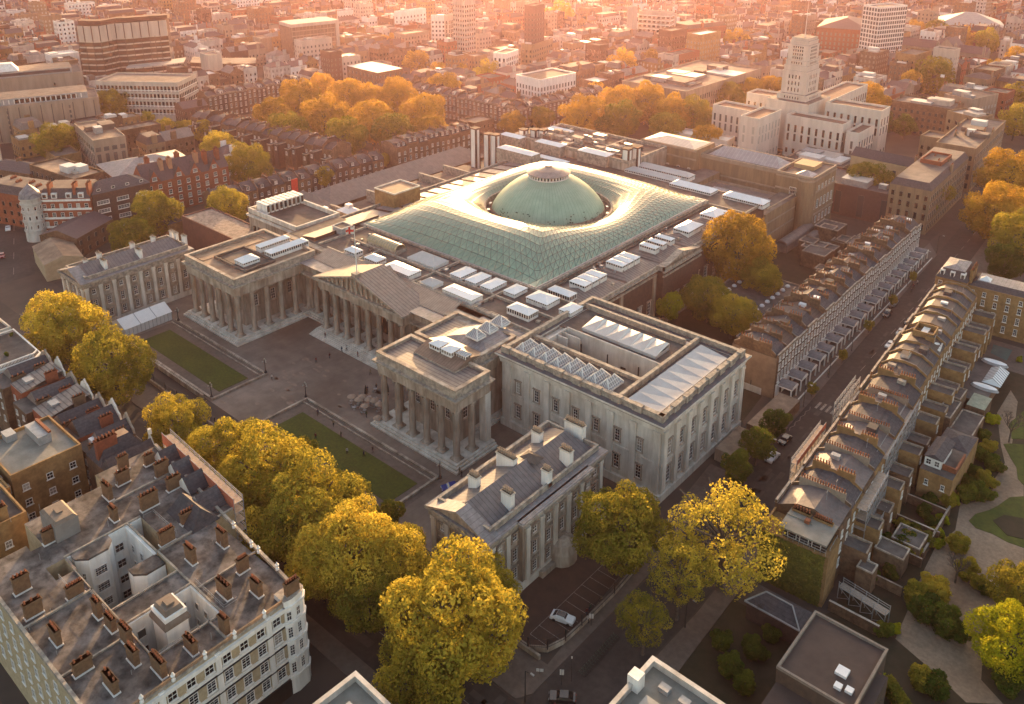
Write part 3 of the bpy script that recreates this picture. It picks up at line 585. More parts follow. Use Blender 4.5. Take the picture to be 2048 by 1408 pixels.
q.ring(X0-.9, Y0-.9, X1+.9, Y1+.9, 18.7, 19.2, 3, 1); q.ring(X0-.35, Y0-.35, X1+.35, Y1+.35, 17.2, 17.9, 2, 0); q.ring(X0-.5, Y0-.5, X1+.5, Y1+.5, 17.9, 18.7, 2, 0); q.ring(X0-1.3, Y0-1.3, X1+1.3, Y1+1.3, 19.2, 19.55, 3.2, 0)
q.ring(X0-1.15, Y0-1.15, X1+1.15, Y1+1.15, 19.55, 19.66, 3.0, 2)
q.ring(X0+.25, Y0+.25, X1-.25, Y1-.25, 19.6, 20.9, .8, 1); q.ring(X0+.15, Y0+.15, X1-.15, Y1-.15, 20.9, 21.05, 1.0, 1)
L = X1-X0
for k in range(9): x = X0+1+k*(L-2)/8; q.box(x-1.2, Y0-.1, 19.66, x+1.2, Y0+1.1, 21.25, 1)
for k in range(8): y = Y0+1+k*(Y1-Y0-2)/7; q.box(X1-1.1, y-1.2, 19.66, X1+.1, y+1.2, 21.25, 1)
q.build('cornice', [STONE_L, CORNICE, mat('dark_ledge_lead', (.12, .115, .125), .6, (.085, .08, .09), .7)], ww)
q = M()                                                          # giant pilasters, plinth and string courses
ax = [X0+2.3+k*5.95 for k in range(8)]
for x in ax: q.box(x-.75, Y0-.6, 2.4, x+.75, Y0+.1, 16.6); q.box(x-.9, Y0-.7, 16.6, x+.8, Y0+.1, 17.4); q.box(x-.8, Y0-.5, 1.8, x+.8, Y0+.1, 2.5)
ay = [Y0+1+k*4.93 for k in range(8)]
for y in ay: q.box(X1-.1, y-.75, 2.4, X1+.7, y+.75, 16.6); q.box(X1-.1, y-.9, 16.6, X1+.8, y+.8, 17.4); q.box(X1-.1, y-.8, 1.8, X1+.55, y+.8, 2.5)
q.box(X0, Y0-.7, 0, X1+.8, Y0+.1, 1.9); q.box(X1-.1, Y0, 0, X1+.8, Y1, 1.9); q.box(X0, Y0-.25, 8.9, X1+.25, Y0+.1, 9.4); q.box(X1-.1, Y0, 8.9, X1+.25, Y1, 9.4)
q.build('pilasters', STONE_L, ww)
facade(ww, (X0, Y0), (X1, Y0), 7, [(3.6, 1.4, 3.3, 'stone'), (10.4, 1.3, 3.0, 'stone')], 5.2)
facade(ww, (X1, Y0), (X1, Y1), 7, [(3.4, 1.5, 3.8, 'stone'), (10.4, 1.4, 3.4, 'stone')], 3.5)
q = M(); q.box(X0, Y0+1, 19, X1-1, Y0+11, 19.4, 0, bot=False); q.box(84.6, Y0+11, 19, X1-1, Y1-1, 19.4, 2, bot=False); q.box(X0, -59.1, 19, 84.6, -43.6, 19.4, 0, bot=False); q.build('roof_sheet', [FELT, LEADY, MATS['dark_ledge_lead']], ww)
q = M(); q.box(X0+1, Y0+10.2, 19.4, 85.6, Y0+11.2, 20.3); q.box(85.4, Y0+1, 19.4, 86.2, Y1-1, 20.9); q.box(X0, -47.2, 19.4, 84, -46.4, 20.8); q.box(X0+.3, Y0+2.4, 19.4, 84, Y0+3, 19.9); q.box(X0, -60, 19.6, X0+.7, -44, 20.6); q.build('roof_ridge', CORNICE, ww)
for k in range(8): pyramid(54.8+k*3.52, -77.0, 57.9+k*3.52, -71.2, 19.5, 1.9, ww)
SAW = mat('aluminium_sheet', (.36, .35, .355), .4, (.46, .45, .44), .25, spec=.6)
SAWL = mat('sawtooth_glass', (.72, .68, .62), .3, (.62, .6, .56), .5)
for k in range(8):                                                # sawtooth rooflights, east range
    y = -77.8+k*3.86; q = M(); q.idx([(88.1, y, 21.0), (95.4, y, 20.1), (95.4, y+3.86, 20.1), (88.6, y+3.3, 21.45), (88.1, y+3.86, 21.0)], [(0, 1, 2, 3), (3, 2, 4)], [0, 1])
    q.idx([(88.1, y, 19.4), (95.4, y, 19.4), (95.4, y+3.86, 19.4), (88.1, y+3.86, 19.4), (88.1, y, 21.0), (95.4, y, 20.1), (95.4, y+3.86, 20.1), (88.1, y+3.86, 21.0)], [(0, 1, 5, 4), (1, 2, 6, 5), (3, 0, 4, 7)], [0]*3); q.build('sawtooth_rooflight', [SAW, SAWL], ww)
for k in range(6):
    x = 60.6+k*3.63; q = M(); q.idx([(x, -57.5, 20.2), (x+3.63, -57.5, 20.2), (x+3.63, -51.6, 21.2), (x+3.0, -52.2, 21.6), (x, -51.6, 21.2)], [(0, 1, 3, 4), (1, 2, 3)], [0, 1]); q.box(x, -57.5, 19.4, x+3.63, -57.3, 20.2, 0); q.box(x, -51.7, 19.4, x+3.63, -51.5, 21.15, 0); q.box(x+3.53, -57.5, 19.4, x+3.63, -51.6, 20.2); q.build('sawtooth_rooflight', [SAW, SAWL], ww)
for p in ((96.3, -74), (96.3, -67.5), (96.3, -65), (96.3, -59), (96.3, -50), (84, -46.4)): M().box(-.7, -.6, 0, .7, .6, .45).build('roof_hatch', METAL, ww, (*p, 19.4))
q = M()                                                           # railing at the corner
for k in range(12): x = 83+k*1.15; q.bar((x, Y0+1.4, 19.4), (x, Y0+1.4, 20.9), .07)
for z in (20.2, 20.9): q.bar((83, Y0+1.4, z), (96, Y0+1.4, z), .07)
q.build('railing', METAL, ww)

# ================================================================ residences flanking the forecourt
def chimney(parent, x, y, z0, L, w, h, pots, bm, across='x', pm=None, cap=True, ph=.75, base=None):
    q = M(); a, b = (L/2, w/2) if across == 'x' else (w/2, L/2); q.box(-a, -b, 0, a, b, h, 0)
    if cap: q.box(-a-.12, -b-.12, h-.35, a+.12, b+.12, h-.12, 1); q.box(-a-.05, -b-.05, h-.12, a+.05, b+.05, h, 1)
    if base: q.box(-a-.12, -b-.16, 0, a+.16, b+.1, base, 2)
    c = q.build('chimney', [bm, STONE_L if bm in (RENDER, PAINT) else bm, PAINT], parent, (x, y, z0))
    if pots:
        pme = cached(('pot', (pm or TERRA).name, ph), lambda: M().lathe([(.13, 0), (.17, .05), (.13, ph*.4), (.12, ph*.85), (.17, ph*.9), (.16, ph), (.09, ph), (.09, ph*.8)], 8).mesh('chimney_pot', pm or TERRA))
        rows = 2 if w > .9 else 1
        for i in range(pots):
            for r in range(rows):
                u = -L/2+.3+(L-.6)*i/max(1, pots-1); v = 0 if rows == 1 else (-.24+.48*r); put('chimney_pot', pme, c, (u, v, h) if across == 'x' else (v, u, h))
    return c
def residence(x0, x1, y0, y1, zc, name, label, jog):
    t = T('museum_residence', label, 'building', ((x0+x1)/2, y0, 0)); w = (x1-x0)/2-.9; L = y1-y0-1.6
    q = M(); q.box(-w, .8, 0, w, L, zc-1.2, 0)
    if jog: q.box(w, 8.5, 0, w+1.3, 29, zc-1.2, 0)
    q.build('wall', [STONE, STONE_L], t)
    q = M(); e = w+1.3 if jog else w
    q.box(-w-.9, -.1, zc-.6, w+.9, L+.8, zc, 0)
    if jog: q.box(w, 7.6, zc-.6, w+2.2, 29.9, zc, 0); q.box(w+.4, 7.9, zc, w+1.9, 29.6, zc+.12, 1)
    q.box(-w-.4, .3, zc-1.8, w+.4, L+.3, zc-.6, 0); q.box(-w-.8, 0, zc, w+.8, L+.7, zc+.12, 1)
    q.wallrun([(-w+.5, 2.0), (w-.9, 2.0), (w-.9, L-.3), (-w+.5, L-.3)], zc, zc+1.25, .5, 0)
    q.build('cornice', [CORNICE, LEAD], t)
    q = M(); ph = 2.9                                             # pediment on the street front
    q.face([(-w-.5, .45, zc), (w+.5, .45, zc), (0, .45, zc+ph-.4)], 0)
    for s in (-1, 1):
        q.idx([(s*(w+.9), -.1, zc), (0, -.1, zc+ph), (0, 3.2, zc+ph), (s*(w+.9), 3.2, zc), (s*(w-.4), -.1, zc), (0, -.1, zc+ph-.6), (0, .6, zc+ph-.6), (s*(w-.4), .6, zc)], [(0, 1, 2, 3) if s < 0 else (3, 2, 1, 0), (0, 4, 5, 1), (4, 7, 6, 5)], [1, 0, 0])
    q.build('pediment', [STONE, LEAD], t)
    q = M(); a, b = -w+1.4, w-2.2; m_ = (a+b)/2
    q.idx([(a, 3, zc+.2), (m_, 3, zc+ph), (b, 3, zc+.2), (b, L-.8, zc+.2), (m_, L-3, zc+ph), (a, L-.8, zc+.2)], [(0, 1, 4, 5) if False else (5, 4, 1, 0)[::-1], (1, 2, 3, 4), (3, 5, 4)], [0, 0, 0]); q.build('roof', mat('residence_lead', (.15, .14, .145), .6, (.105, .10, .105), .7, stripe=(1, 1.0, .14, .55)), t)
    q = M()
    xs = [-w+.7, -w/2.4, w/2.4, w-.7]
    for x in xs: q.box(x-.5, .4, 1.6, x+.5, .85, zc-2.6); q.box(x-.62, .3, zc-2.6, x+.62, .85, zc-1.8)
    n = 9
    for k in range(n):
        y = 1.5+(L-2.3)*k/(n-1); px_ = w if not (jog and 8 < y < 29.5) else w+1.3
        q.box(px_-.05, y-.5, 1.6, px_+.38, y+.5, zc-2.6); q.box(px_-.05, y-.62, zc-2.6, px_+.45, y+.62, zc-1.8)
    q.box(-w-.2, .4, 0, w+.3, .85, 1.6); q.box(w, .6, 0, w+.4 if not jog else w+1.6, L, 1.6); q.build('pilasters', STONE_L, t)
    k = (L-2.3)/(n-1)
    for i in range(n-1):
        y = 1.5+k*(i+.5); px_ = w if not (jog and 8 < y < 29.5) else w+1.3
        for z, h in ((2.3, 2.4), (6.4, 2.7), (11.0, 1.5)): put('window', window_mesh(1.25, h, 'stone'), t, (px_, y, z), PI/2)
    facade(t, (-w, .8), (w, .8), 3, [(2.3, 1.2, 2.4, 'stone'), (6.4, 1.2, 2.7, 'stone'), (11.0, 1.2, 1.5, 'stone')], 3)
    return t, w, L
t, w, L = residence(74.6, 91.2, -125.4, -88.2, 15.3, 'east', 'stone residence with a street pediment and seven pale chimneys, right of the forecourt', True)
cx = (74.6+91.2)/2
for x, y, l, n in ((-3.7, 8.8, 2.2, 5), (4.2, 9.5, 2.4, 5), (-3.2, 17.6, 4.6, 9), (5.6, 19.3, 1.8, 4), (-3.7, 27.7, 2.2, 5), (4.6, 26.8, 2.6, 5), (.4, 35.2, 4.8, 9), (-6.0, 17.8, .1, 0)):
    if n: chimney(t, x, y, 15.6, l, 1.2, 3.7, n, PAINT, pm=STONE, ph=.75)
    # bay roof hatch
q = M(); q.hip(-2, 20, 2, 23, 18, .8, 0); q.build('roof_hatch', FELT, t)
q = M(); q.lathe([(3.2, 0), (3.2, 2.5), (2.6, 4.2), (1.2, 4.9), (.1, 5.0)], 14, 0, w+1.6, 20); q.box(w+1.3, 13, 0, w+2.6, 17, 1.2); q.build('porch', STONE, t)
t, w, L = residence(-86.2, -70.0, -125.4, -88.6, 15.3, 'west', 'stone residence with small pale chimneys behind the white marquee, left of the forecourt', False)
for x, y, l in ((-1.5, 6, 1.5), (2.7, 9.5, 2.6), (-3.6, 11, 1.6), (2.7, 20.5, 2.8), (-3.4, 21.5, 1.6), (-3.6, 28.5, 1.4), (-3.5, 35, 1.8), (3.0, 35.6, 1.8), (-1, 35, 1.4)): chimney(t, x, y, 15.4, l, 1.0, 3.4, 2, PAINT, pm=STONE, ph=.4)

# ================================================================ GROUND
def sheet(name, pts, z, m, th=None):
    q = M(); 
    if th: q.prism(pts, z-th, z, 0)
    else: q.face([(x, y, z) for x, y in pts])
    return struct(q.build(name, m))
MX0, MX1, MY0 = -92, 110.5, -127.5
sheet('forecourt', [(-90, -121.5), (72, -121.5), (72, -84), (54, -60), (-64, -60), (-90, -84)], .012, COURT)
sheet('road', [(-420, -6), (-125, -119), (-125, -134), (-420, -24)], .008, ASPH)                      # west end of the street
sheet('road', [(-130, -148), (118, -147), (122, -136), (-130, -134.5)], .016, ASPH)
sheet('road', [(107.5, -140), (117.5, -140), (119, -100), (117.8, -45), (115.5, 20), (112.5, 100), (104, 300), (93, 300), (102, 100), (105, 20), (107.2, -45), (108, -100)], .024, ASPH)
sheet('road', [(96, 112), (96, 124), (-20, 128), (-20, 118)], .020, ASPH); sheet('road', [(108, 66), (200, 62), (200, 74), (108, 78)], .012, ASPH)
sheet('road', [(-113, 80), (-113, -118), (-103, -118), (-103, 80)], .010, ASPH); sheet('road', [(-150, 40), (-150, 128), (-140, 128), (-140, 40)], .014, ASPH)
def pavement(pts, z=.13): return sheet('pavement', pts, z, PAVE, .13)
pavement([(-98, -134.5), (106, -135.5), (107.5, -133), (107.5, -127), (-90, -127)]); pavement([(107.5, -127), (107.8, -60), (99.8, -60), (105.8, -127)])
pavement([(103.5, -39), (107.2, -39), (105, 20), (102, 100), (96.5, 110), (97, 60), (100.5, 0)]); pavement([(-60, -148), (113, -147), (113, -150.8), (-60, -150.6)])
pavement([(118, -140), (124, -140), (121.5, -45), (120, -8), (118.2, 50), (115.8, 50), (116.6, 0), (117.9, -45), (119.3, -100)])
pavement([(113.5, 80), (150, 78), (150, 300), (104.5, 300), (112.6, 100)])
sheet('path', [(55, -108), (58, -104), (58, -120), (55, -121)], .03, PAVE)
# forecourt lawns with stone borders, kerbs and retaining walls
for i, (x0, x1) in enumerate(((-53.3, -12.2), (12.1, 54.2))):
    sheet('stone_border', [(x0-4, -105), (x1+2.2, -105), (x1+2.2, -121), (x0-4, -121)], .020, PAVE)
    sheet('lawn', [(x0, -108.9), (x1, -108.9), (x1, -117.6), (x0, -117.6)], .10, GRASS, .08)
    q = M(); q.box(x0-4.2, -104.9, 0, x1+2.4, -104.3, .5); q.box(x0-4.2, -121.2, 0, x1+2.4, -120.6, .7); xx = x1+1.9 if i == 0 else x0-4.2; q.box(xx, -120.6, 0, xx+.6, -104.9, .55)
    q.box(x0-4.2, -106.2, 0, x1+1.9, -105.9, .28)
    if i == 1: q.box(x1+1.8, -120.6, 0, x1+2.4, -104.9, .6)
    tag(q.build('lawn_kerb', STONE), 'low stone kerb wall round the %s forecourt lawn' % ('left' if i == 0 else 'right'), 'wall')
random.seed(3)
q = M()
for k in range(70):                                              # worn paving slabs and puddle-smooth patches
    x, y = random.uniform(-10, 32), random.uniform(-120, -88); w, h = random.uniform(.5, 1.6), random.uniform(.3, .6); a = random.uniform(-.4, .4)
    q.face([(x+w*math.cos(a+t), y+h*math.sin(a+t), .018) for t in (0, .8, 1.6, 2.4, 3.2, 4, 4.8, 5.6)])
struct(q.build('pale_paving_patch', mat('pale_slab', (.24, .18, .14), .8, (.18, .13, .10), 1)))
# museum front wall and railings
q = M(); q.box(-90, -127.4, 0, 104.2, -126.9, 1.1); q.box(-90, -122.4, 0, -12, -121.9, 1.4); tag(q.build('boundary_wall', STONE), 'low stone wall under the railings along the tree-lined street', 'wall')
q = M(); pts = [(-90, -127.1)]+[(x, -127.1) for x in range(-88, 104, 2)]
def rail(pts, z0, z1, step=.32, name='railing', label='', m=IRON):
    q = M()
    for a, b in zip(pts[:-1], pts[1:]):
        a, b = Vector((*a, 0)), Vector((*b, 0)); L = (b-a).length; n = int(L/step)
        for z in (z0+.15, z1-.18): q.bar((a.x, a.y, z), (b.x, b.y, z), .06)
        for k in range(n): p = a.lerp(b, (k+.5)/n); s = .02; q.idx([(p.x-s, p.y-s, z0), (p.x+s, p.y-s, z0), (p.x+s, p.y+s, z0), (p.x-s, p.y+s, z0), (p.x, p.y, z1)], [(0, 1, 4), (1, 2, 4), (2, 3, 4), (3, 0, 4)], [0]*4)
        q.box(a.x-.09, a.y-.09, z0-.3, a.x+.09, a.y+.09, z1+.15)
    o = q.build(name, m); return tag(o, label, 'railing')
rail([(x, -127.1) for x in range(-88, 98, 6)], 1.1, 3.2, .4, label='black iron railing on the low wall between the forecourt and the street trees')
cor = [(98, -127.1), (101.5, -127.0), (104.2, -125.0), (105.4, -121.5), (105.6, -117), (105.7, -107), (105.3, -100), (104, -90), (102.6, -80)]
q = M(); q.wallrun(cor, 0, 1.0, .5, 0, closed=False); tag(q.build('kerb_wall', STONE), 'curved stone plinth wall round the small car park corner', 'wall')
rail(cor, 1.0, 3.0, .3, label='black iron railing curving round the corner of the small car park')
# car park bays
sheet('car_park', [(72, -126.5), (98, -126.5), (103.8, -124.4), (105, -117), (104.4, -97), (94, -84), (72, -84)], .014, mat('car_park_asphalt', (.085, .05, .036), .9, (.065, .04, .03), .4, coord='World'))
q = M()
for k in range(9): y = -124+k*2.55; q.box(99.4, y, .016, 104.2, y+.1, .020)
q.box(99.35, -124, .016, 99.45, -101.5, .020); struct(q.build('parking_bay_line', mat('worn_road_paint', (.34, .30, .26), .8, (.16, .14, .12), 2)))
RP = MATS['worn_road_paint']
q = M()
for k in range(7): x = 108.4+k*1.32; q.box(x, -22.3, .026, x+.62, -18.8, .032)
struct(q.build('zebra_crossing', RP))
q = M()
for s in (0, 1):
    for k in range(9): q.bar((107.7+s*8.6+.25*(-1)**k, -36+k*1.5, .03), (107.7+s*8.6-.25*(-1)**k, -34.5+k*1.5, .03), .1, 0, .01)
for k in range(26): y = -15+k*9; x = 111-.033*(y+10); q.box(x, y, .028, x+.12, y+4, .034)
for k in range(24): q.box(-110+k*9, -141.3, .02, -106+k*9, -141.15, .026)
for k in range(20): t = k/20; q.bar((-130-14*k, -124+5.3*k, .03), (-136-14*k, -121.7+5.3*k, .03), .14, 0, .01)
struct(q.build('road_marking', RP))
# ================================================================ TREES
def crown_mesh(name, R, H, n, leaf, seed, m, nb=26, open_=0.0, dome=False):
    rs = np.random.RandomState(seed); bl = []
    for i in range(nb):
        while True:
            p = rs.uniform(-1, 1, 3)
            if .25 < np.linalg.norm(p) < 1: break
        p = p/np.linalg.norm(p)*(rs.uniform(.30, .80)); bl.append((*(p*np.array([R, R, H])), rs.uniform(.17, .33)*min(R, H)))
    bl.append((0, 0, 0, .52*min(R, H))); bl.append((0, 0, -.35*H, .5*min(R, H))); bl = np.array(bl)
    wts = bl[:, 3]**2; wts /= wts.sum(); k = rs.choice(len(bl), int(n*1.9), p=wts)
    d = rs.normal(size=(len(k), 3)); d /= np.linalg.norm(d, axis=1)[:, None]
    rad = bl[k, 3]*(1+rs.normal(0, .09, len(k))+.10*np.sin(d[:, 0]*7+k)*np.sin(d[:, 1]*6+k*2)); P_ = bl[k, :3]+d*rad[:, None]
    keep = np.ones(len(k), bool)
    for b in bl: keep &= ~(np.linalg.norm(P_-b[:3], axis=1) < b[3]*.80)
    if open_:
        c = rs.uniform(-1, 1, (int(40*open_), 3))*np.array([R, R, H])
        for q in c: keep &= np.linalg.norm(P_-q, axis=1) > .16*R
    P_ = P_[keep][:n]; d = d[keep][:n]; N = len(P_)
    nn = d+rs.normal(0, .55, (N, 3)); nn /= np.linalg.norm(nn, axis=1)[:, None]
    t = np.cross(nn, rs.normal(size=(N, 3))); t /= np.linalg.norm(t, axis=1)[:, None]; b = np.cross(nn, t)
    s = leaf*rs.uniform(.6, 1.35, N)[:, None]; e = rs.uniform(.5, .9, N)[:, None]
    V = np.stack([P_-t*s*.5, P_-b*s*.5*e, P_+t*s*.5, P_+b*s*.5*e+nn*s*.18], 1).reshape(-1, 3)
    me = bpy.data.meshes.new(name); me.vertices.add(len(V)); me.vertices.foreach_set('co', V.ravel().astype(np.float32))
    me.loops.add(4*N); me.loops.foreach_set('vertex_index', np.arange(4*N, dtype=np.int32)); me.polygons.add(N); me.polygons.foreach_set('loop_start', np.arange(0, 4*N, 4, dtype=np.int32))
    me.materials.append(m); me.update(); me.validate(); return me
def trunk_mesh(R, H, seed, th, limbs=6, reach=1.0):
    random.seed(seed); q = M(); r = th; q.lathe([(r*1.5, 0), (r, .8), (r*.8, H*.5), (r*.5, H*.8)], 8)
    for i in range(limbs):
        a = 2*PI*i/limbs+random.uniform(-.3, .3); z = H*random.uniform(.3, .6); e = random.uniform(.3, .5)*R*reach; p = Vector((0, 0, z)); w = r*.45
        for k in range(3):
            nx = p+Vector((math.cos(a)*e/3, math.sin(a)*e/3, random.uniform(.06, .13)*H)); q.bar(p, nx, w*2); p = nx; w *= .65; a += random.uniform(-.4, .4)
    return q.mesh('trunk', BARK)
TREEG = {}
def tree(p, kind, label, group=None, far=False, hs=1.0, name='tree', airy=False):
    x, y, zc, R = p; m = {'gold': GOLD, 'olive': OLIVE, 'green': GREEN, 'lime': LIME, 'amber': AMBER}[kind]
    TREEG.setdefault(kind, 0); TREEG[kind] += 1; v = TREEG[kind] % 3
    if far: base, n, leaf, cl = 8.0, 3600, .75, 'far'
    elif airy: base, n, leaf, cl = 9.0, 15500, .36, 'airy'
    elif R > 6.3: base, n, leaf, cl = 9.0, 30000, .40, 'big'
    elif R > 3: base, n, leaf, cl = 5.0, 8000, .38, 'mid'
    else: base, n, leaf, cl = 2.2, 2600, .25, 'small'
    me = cached(('crown', kind, v, cl), lambda: crown_mesh('crown', base, base*.86, n, leaf, 11*v+len(cl)+len(kind), m, nb=64 if cl in ('big', 'airy') else 36, open_=1.6 if cl == 'airy' else 0))
    Hc = R*.86*hs; zc = max(zc, Hc*1.0+.6)
    t = T(name, label, 'tree', (x, y, 0), 0, group)
    th = cached(('trunk', cl, v), lambda: trunk_mesh(base, base*1.9, v, base*.05, 12 if cl == 'airy' else 6, 1.7 if cl == 'airy' else 1.0)); H0 = base*1.9
    put('trunk', th, t, (0, 0, 0), 0, (R/base, R/base, (zc+Hc*.2)/(H0*.75)))
    rz = (x*7.3+y*3.1) % 6.28; put('crown', me, t, (0, 0, zc), rz, (R/base, R/base, R/base*hs))
    return t
SG_ = 'street trees between the railings and the road'
for i, (p, k) in enumerate((((-57.4, -136.3, 11.0, 12.5), 'gold'), ((-27.5, -136.9, 11.0, 11.9), 'gold'), ((5.1, -138.3, 9.0, 7.9), 'gold'))):
    tree(p, k, ('golden plane tree beside the white marquee, nearest the crossroads', 'broad golden plane tree overhanging the left forecourt lawn', 'small golden plane tree by the forecourt gate, alone in a gap')[i], SG_)
row = [((26.0, -137.9, 11.0, 9.6), 'gold', 'far left end of the dense row'), ((40.1, -137.0, 12.0, 11.6), 'gold', 'second from the left end of the dense row'), ((55.4, -137.7, 12.0, 11.8), 'gold', 'third from the left end of the dense row'),
       ((70.2, -139.9, 12.0, 10.5), 'gold', 'fourth from the left end of the dense row'), ((76.8, -135.1, 11.0, 8.4), 'gold', 'fifth from the left end of the dense row'), ((33.6, -124.7, 7.0, 5.0), 'olive', 'greenish and low against the right lawn edge'),
       ((51.1, -126.2, 7.0, 5.0), 'olive', 'low and green beside the middle of the right lawn'), ((64.2, -126.7, 7.0, 5.1), 'olive', 'low and green beside the end of the right lawn')]
row += [((38.1, -140.9, 10.0, 8.1), 'gold', 'tucked on the street side near the left end'), ((54.1, -142.5, 10.0, 8.9), 'gold', 'tucked on the street side, second'), ((67.4, -143.5, 10.0, 8.6), 'gold', 'tucked on the street side, third'), ((77.3, -142.1, 9.0, 7.8), 'olive', 'tucked on the street side, fourth'), ((63.2, -138.9, 13.0, 6.3), 'gold', 'high crown in the middle of the dense row'), ((83.2, -136.2, 9.0, 5.8), 'gold', 'squeezed beside the residence pediment')]
for p, k, l in row: tree(p, k, 'plane tree in autumn leaf, '+l, SG_)
tree((96.6, -140.6, 14.0, 13.5), 'gold', 'largest yellow plane tree, at the street corner by the small car park', SG_); tree((96.9, -146.8, 10.0, 8.6), 'gold', 'yellow plane tree leaning over the street at the bottom of the picture', SG_)
tree((92.9, -128.6, 9.0, 6.8), 'gold', 'yellow plane tree hiding the foot of the residence corner')
tree((102.9, -101.9, 12.0, 10.0), 'olive', 'round olive green tree beside the stone residence'); 
tree((119.6, -92.5, 13.0, 12.0), 'gold', 'tall thin yellow tree in front of the end of the brick terrace', airy=True); tree((117.2, -104.0, 11.0, 6.9), 'gold', 'sparse yellow tree at the road bend, lower left of the tall thin one', airy=True)
tree((116.8, -114.5, 8.0, 5.3), 'olive', 'small sparse tree over the cycle racks', airy=True)
tree((60.6, 28.0, 15.0, 13.8), 'amber', 'big golden tree beside the east gallery of the museum', hs=1.2); tree((64.6, 0.5, 9.0, 8.7), 'olive', 'dull olive tree below the big golden one'); tree((75.3, -3.9, 8.0, 7.9), 'olive', 'low olive tree between the big golden one and the terrace')
tree((70.6, 24.9, 8.0, 7.6), 'olive', 'dull tree in the terrace back gardens'); tree((57.6, -9.1, 7.0, 4.4), 'lime', 'small bright green tree against the dark brick gallery', hs=1.35)
for p, l in (((107.3, -43.1, 6.0, 4.3), 'farthest from the camera'), ((107.6, -53.6, 6.0, 4.7), 'middle one'), ((108.1, -63.9, 6.0, 4.5), 'nearest to the camera')): tree(p, 'green', 'dark green kerbside tree in front of the stone annexe, '+l, 'three green kerbside trees')
tree((63.9, 133.2, 11.0, 11.5), 'olive', 'brownish tree left of the pale one by the brick gallery'); tree((83.6, 142.0, 11.0, 11.1), 'olive', 'pale green tree hiding the end of the terrace, rear one'); tree((86.0, 129.4, 8.0, 7.8), 'lime', 'lighter green tree hiding the end of the terrace, front one')
for p, k, l in (((107.9, 173.7, 13.0, 14.6), 'amber', 'topmost'), ((112.5, 127.4, 12.0, 13.1), 'amber', 'second down'), ((124.9, 109.3, 11.0, 12.0), 'olive', 'third down'), ((125.1, 90.2, 8.0, 8.0), 'green', 'lowest and darkest')): tree(p, k, 'square tree at the right edge of the picture, %s of its clump' % l, 'trees in the square on the right')
for p, k, l in (((-123.0, -75.0, 11.0, 10.4), 'gold', 'bright golden tree behind the left residence'), ((-112.2, -90.3, 9.0, 8.9), 'olive', 'olive tree behind the chimneys of the left residence'), ((-112.6, -51.8, 9.0, 9.7), 'gold', 'golden tree between the red brick mansions and the long low roof'),
                ((-185.9, -10.2, 10.0, 8.9), 'gold', 'orange tree behind the red brick gabled mansions'), ((-148.7, -18.2, 11.0, 11.8), 'olive', 'olive tree at the corner of the red brick gabled mansions'), ((-220.3, 2.1, 8.0, 7.0), 'olive', 'olive tree in the garden row, far left'),
                ((-119.6, -1.7, 7.0, 6.2), 'olive', 'small dull tree behind the grey hipped roof'), ((-120.1, 32.6, 6.0, 4.6), 'olive', 'smallest dull tree behind the grey hipped roof'), ((-241.5, -62.0, 12.0, 11.1), 'olive', 'tree standing before the long stone block at the left'),
                ((-301.9, -6.0, 11.0, 10.4), 'gold', 'yellow tree at the foot of the striped office block'), ((-270.8, -2.3, 7.0, 4.7), 'gold', 'little yellow tree in the garden row, left'), ((-252.0, -2.4, 7.0, 5.1), 'gold', 'little yellow tree in the garden row, middle'),
                ((-236.7, 0.3, 7.0, 6.1), 'olive', 'little olive tree in the garden row, right')): tree(p, k, l)
for p, k in (((-209.7, 35.3, 13.0, 9.8), 'amber'), ((-227.0, 65.2, 13.0, 12.1), 'amber'), ((-180.6, 46.9, 13.0, 12.1), 'amber'), ((-210.7, 87.5, 13.0, 11.6), 'amber'), ((-158.3, 59.5, 13.0, 11.8), 'amber'), ((-185.8, 101.0, 13.0, 11.9), 'amber'), ((-149.4, 87.6, 13.0, 12.1), 'amber'), ((-188.1, 138.5, 12.0, 10.2), 'amber'),
             ((-176.4, 21.0, 12.0, 10.6), 'olive'), ((-146.1, 32.1, 12.0, 10.2), 'olive'), ((-136.8, 55.4, 12.0, 10.8), 'olive'), ((-237.5, 86.9, 12.0, 10.2), 'amber'), ((-125.2, 67.9, 12.0, 8.9), 'amber'), ((-195.0, 90.6, 12.0, 10.2), 'amber')):
    p = (*p[:3], p[3]*1.2); tree(p, k, 'golden plane tree in the grove of the garden square', 'plane trees filling the garden square')
for p, k in (((-82.9, 135.7, 13.0, 11.9), 'amber'), ((-85.0, 172.7, 13.0, 12.2), 'amber'), ((-72.7, 183.4, 13.0, 12.8), 'amber'), ((-53.8, 175.8, 12.0, 10.7), 'amber'), ((-65.9, 144.8, 12.0, 11.3), 'olive'), ((-45.2, 184.2, 11.0, 10.3), 'olive'), ((-44.6, 153.7, 10.0, 9.7), 'olive'), ((-22.4, 156.9, 9.0, 7.5), 'amber'),
             ((-110.8, 112.8, 9.0, 7.0), 'amber'), ((-107.9, 131.7, 9.0, 6.9), 'olive'), ((-53.0, 237.9, 10.0, 9.0), 'olive'), ((-50.2, 257.4, 10.0, 8.6), 'amber'), ((-48.1, 283.1, 9.0, 8.3), 'amber'), ((10.7, 279.3, 11.0, 11.0), 'amber')):
    p = (*p[:3], p[3]*1.15); tree(p, k, 'tree between the museum roofs and the white tower', 'trees between the museum roofs and the white tower')
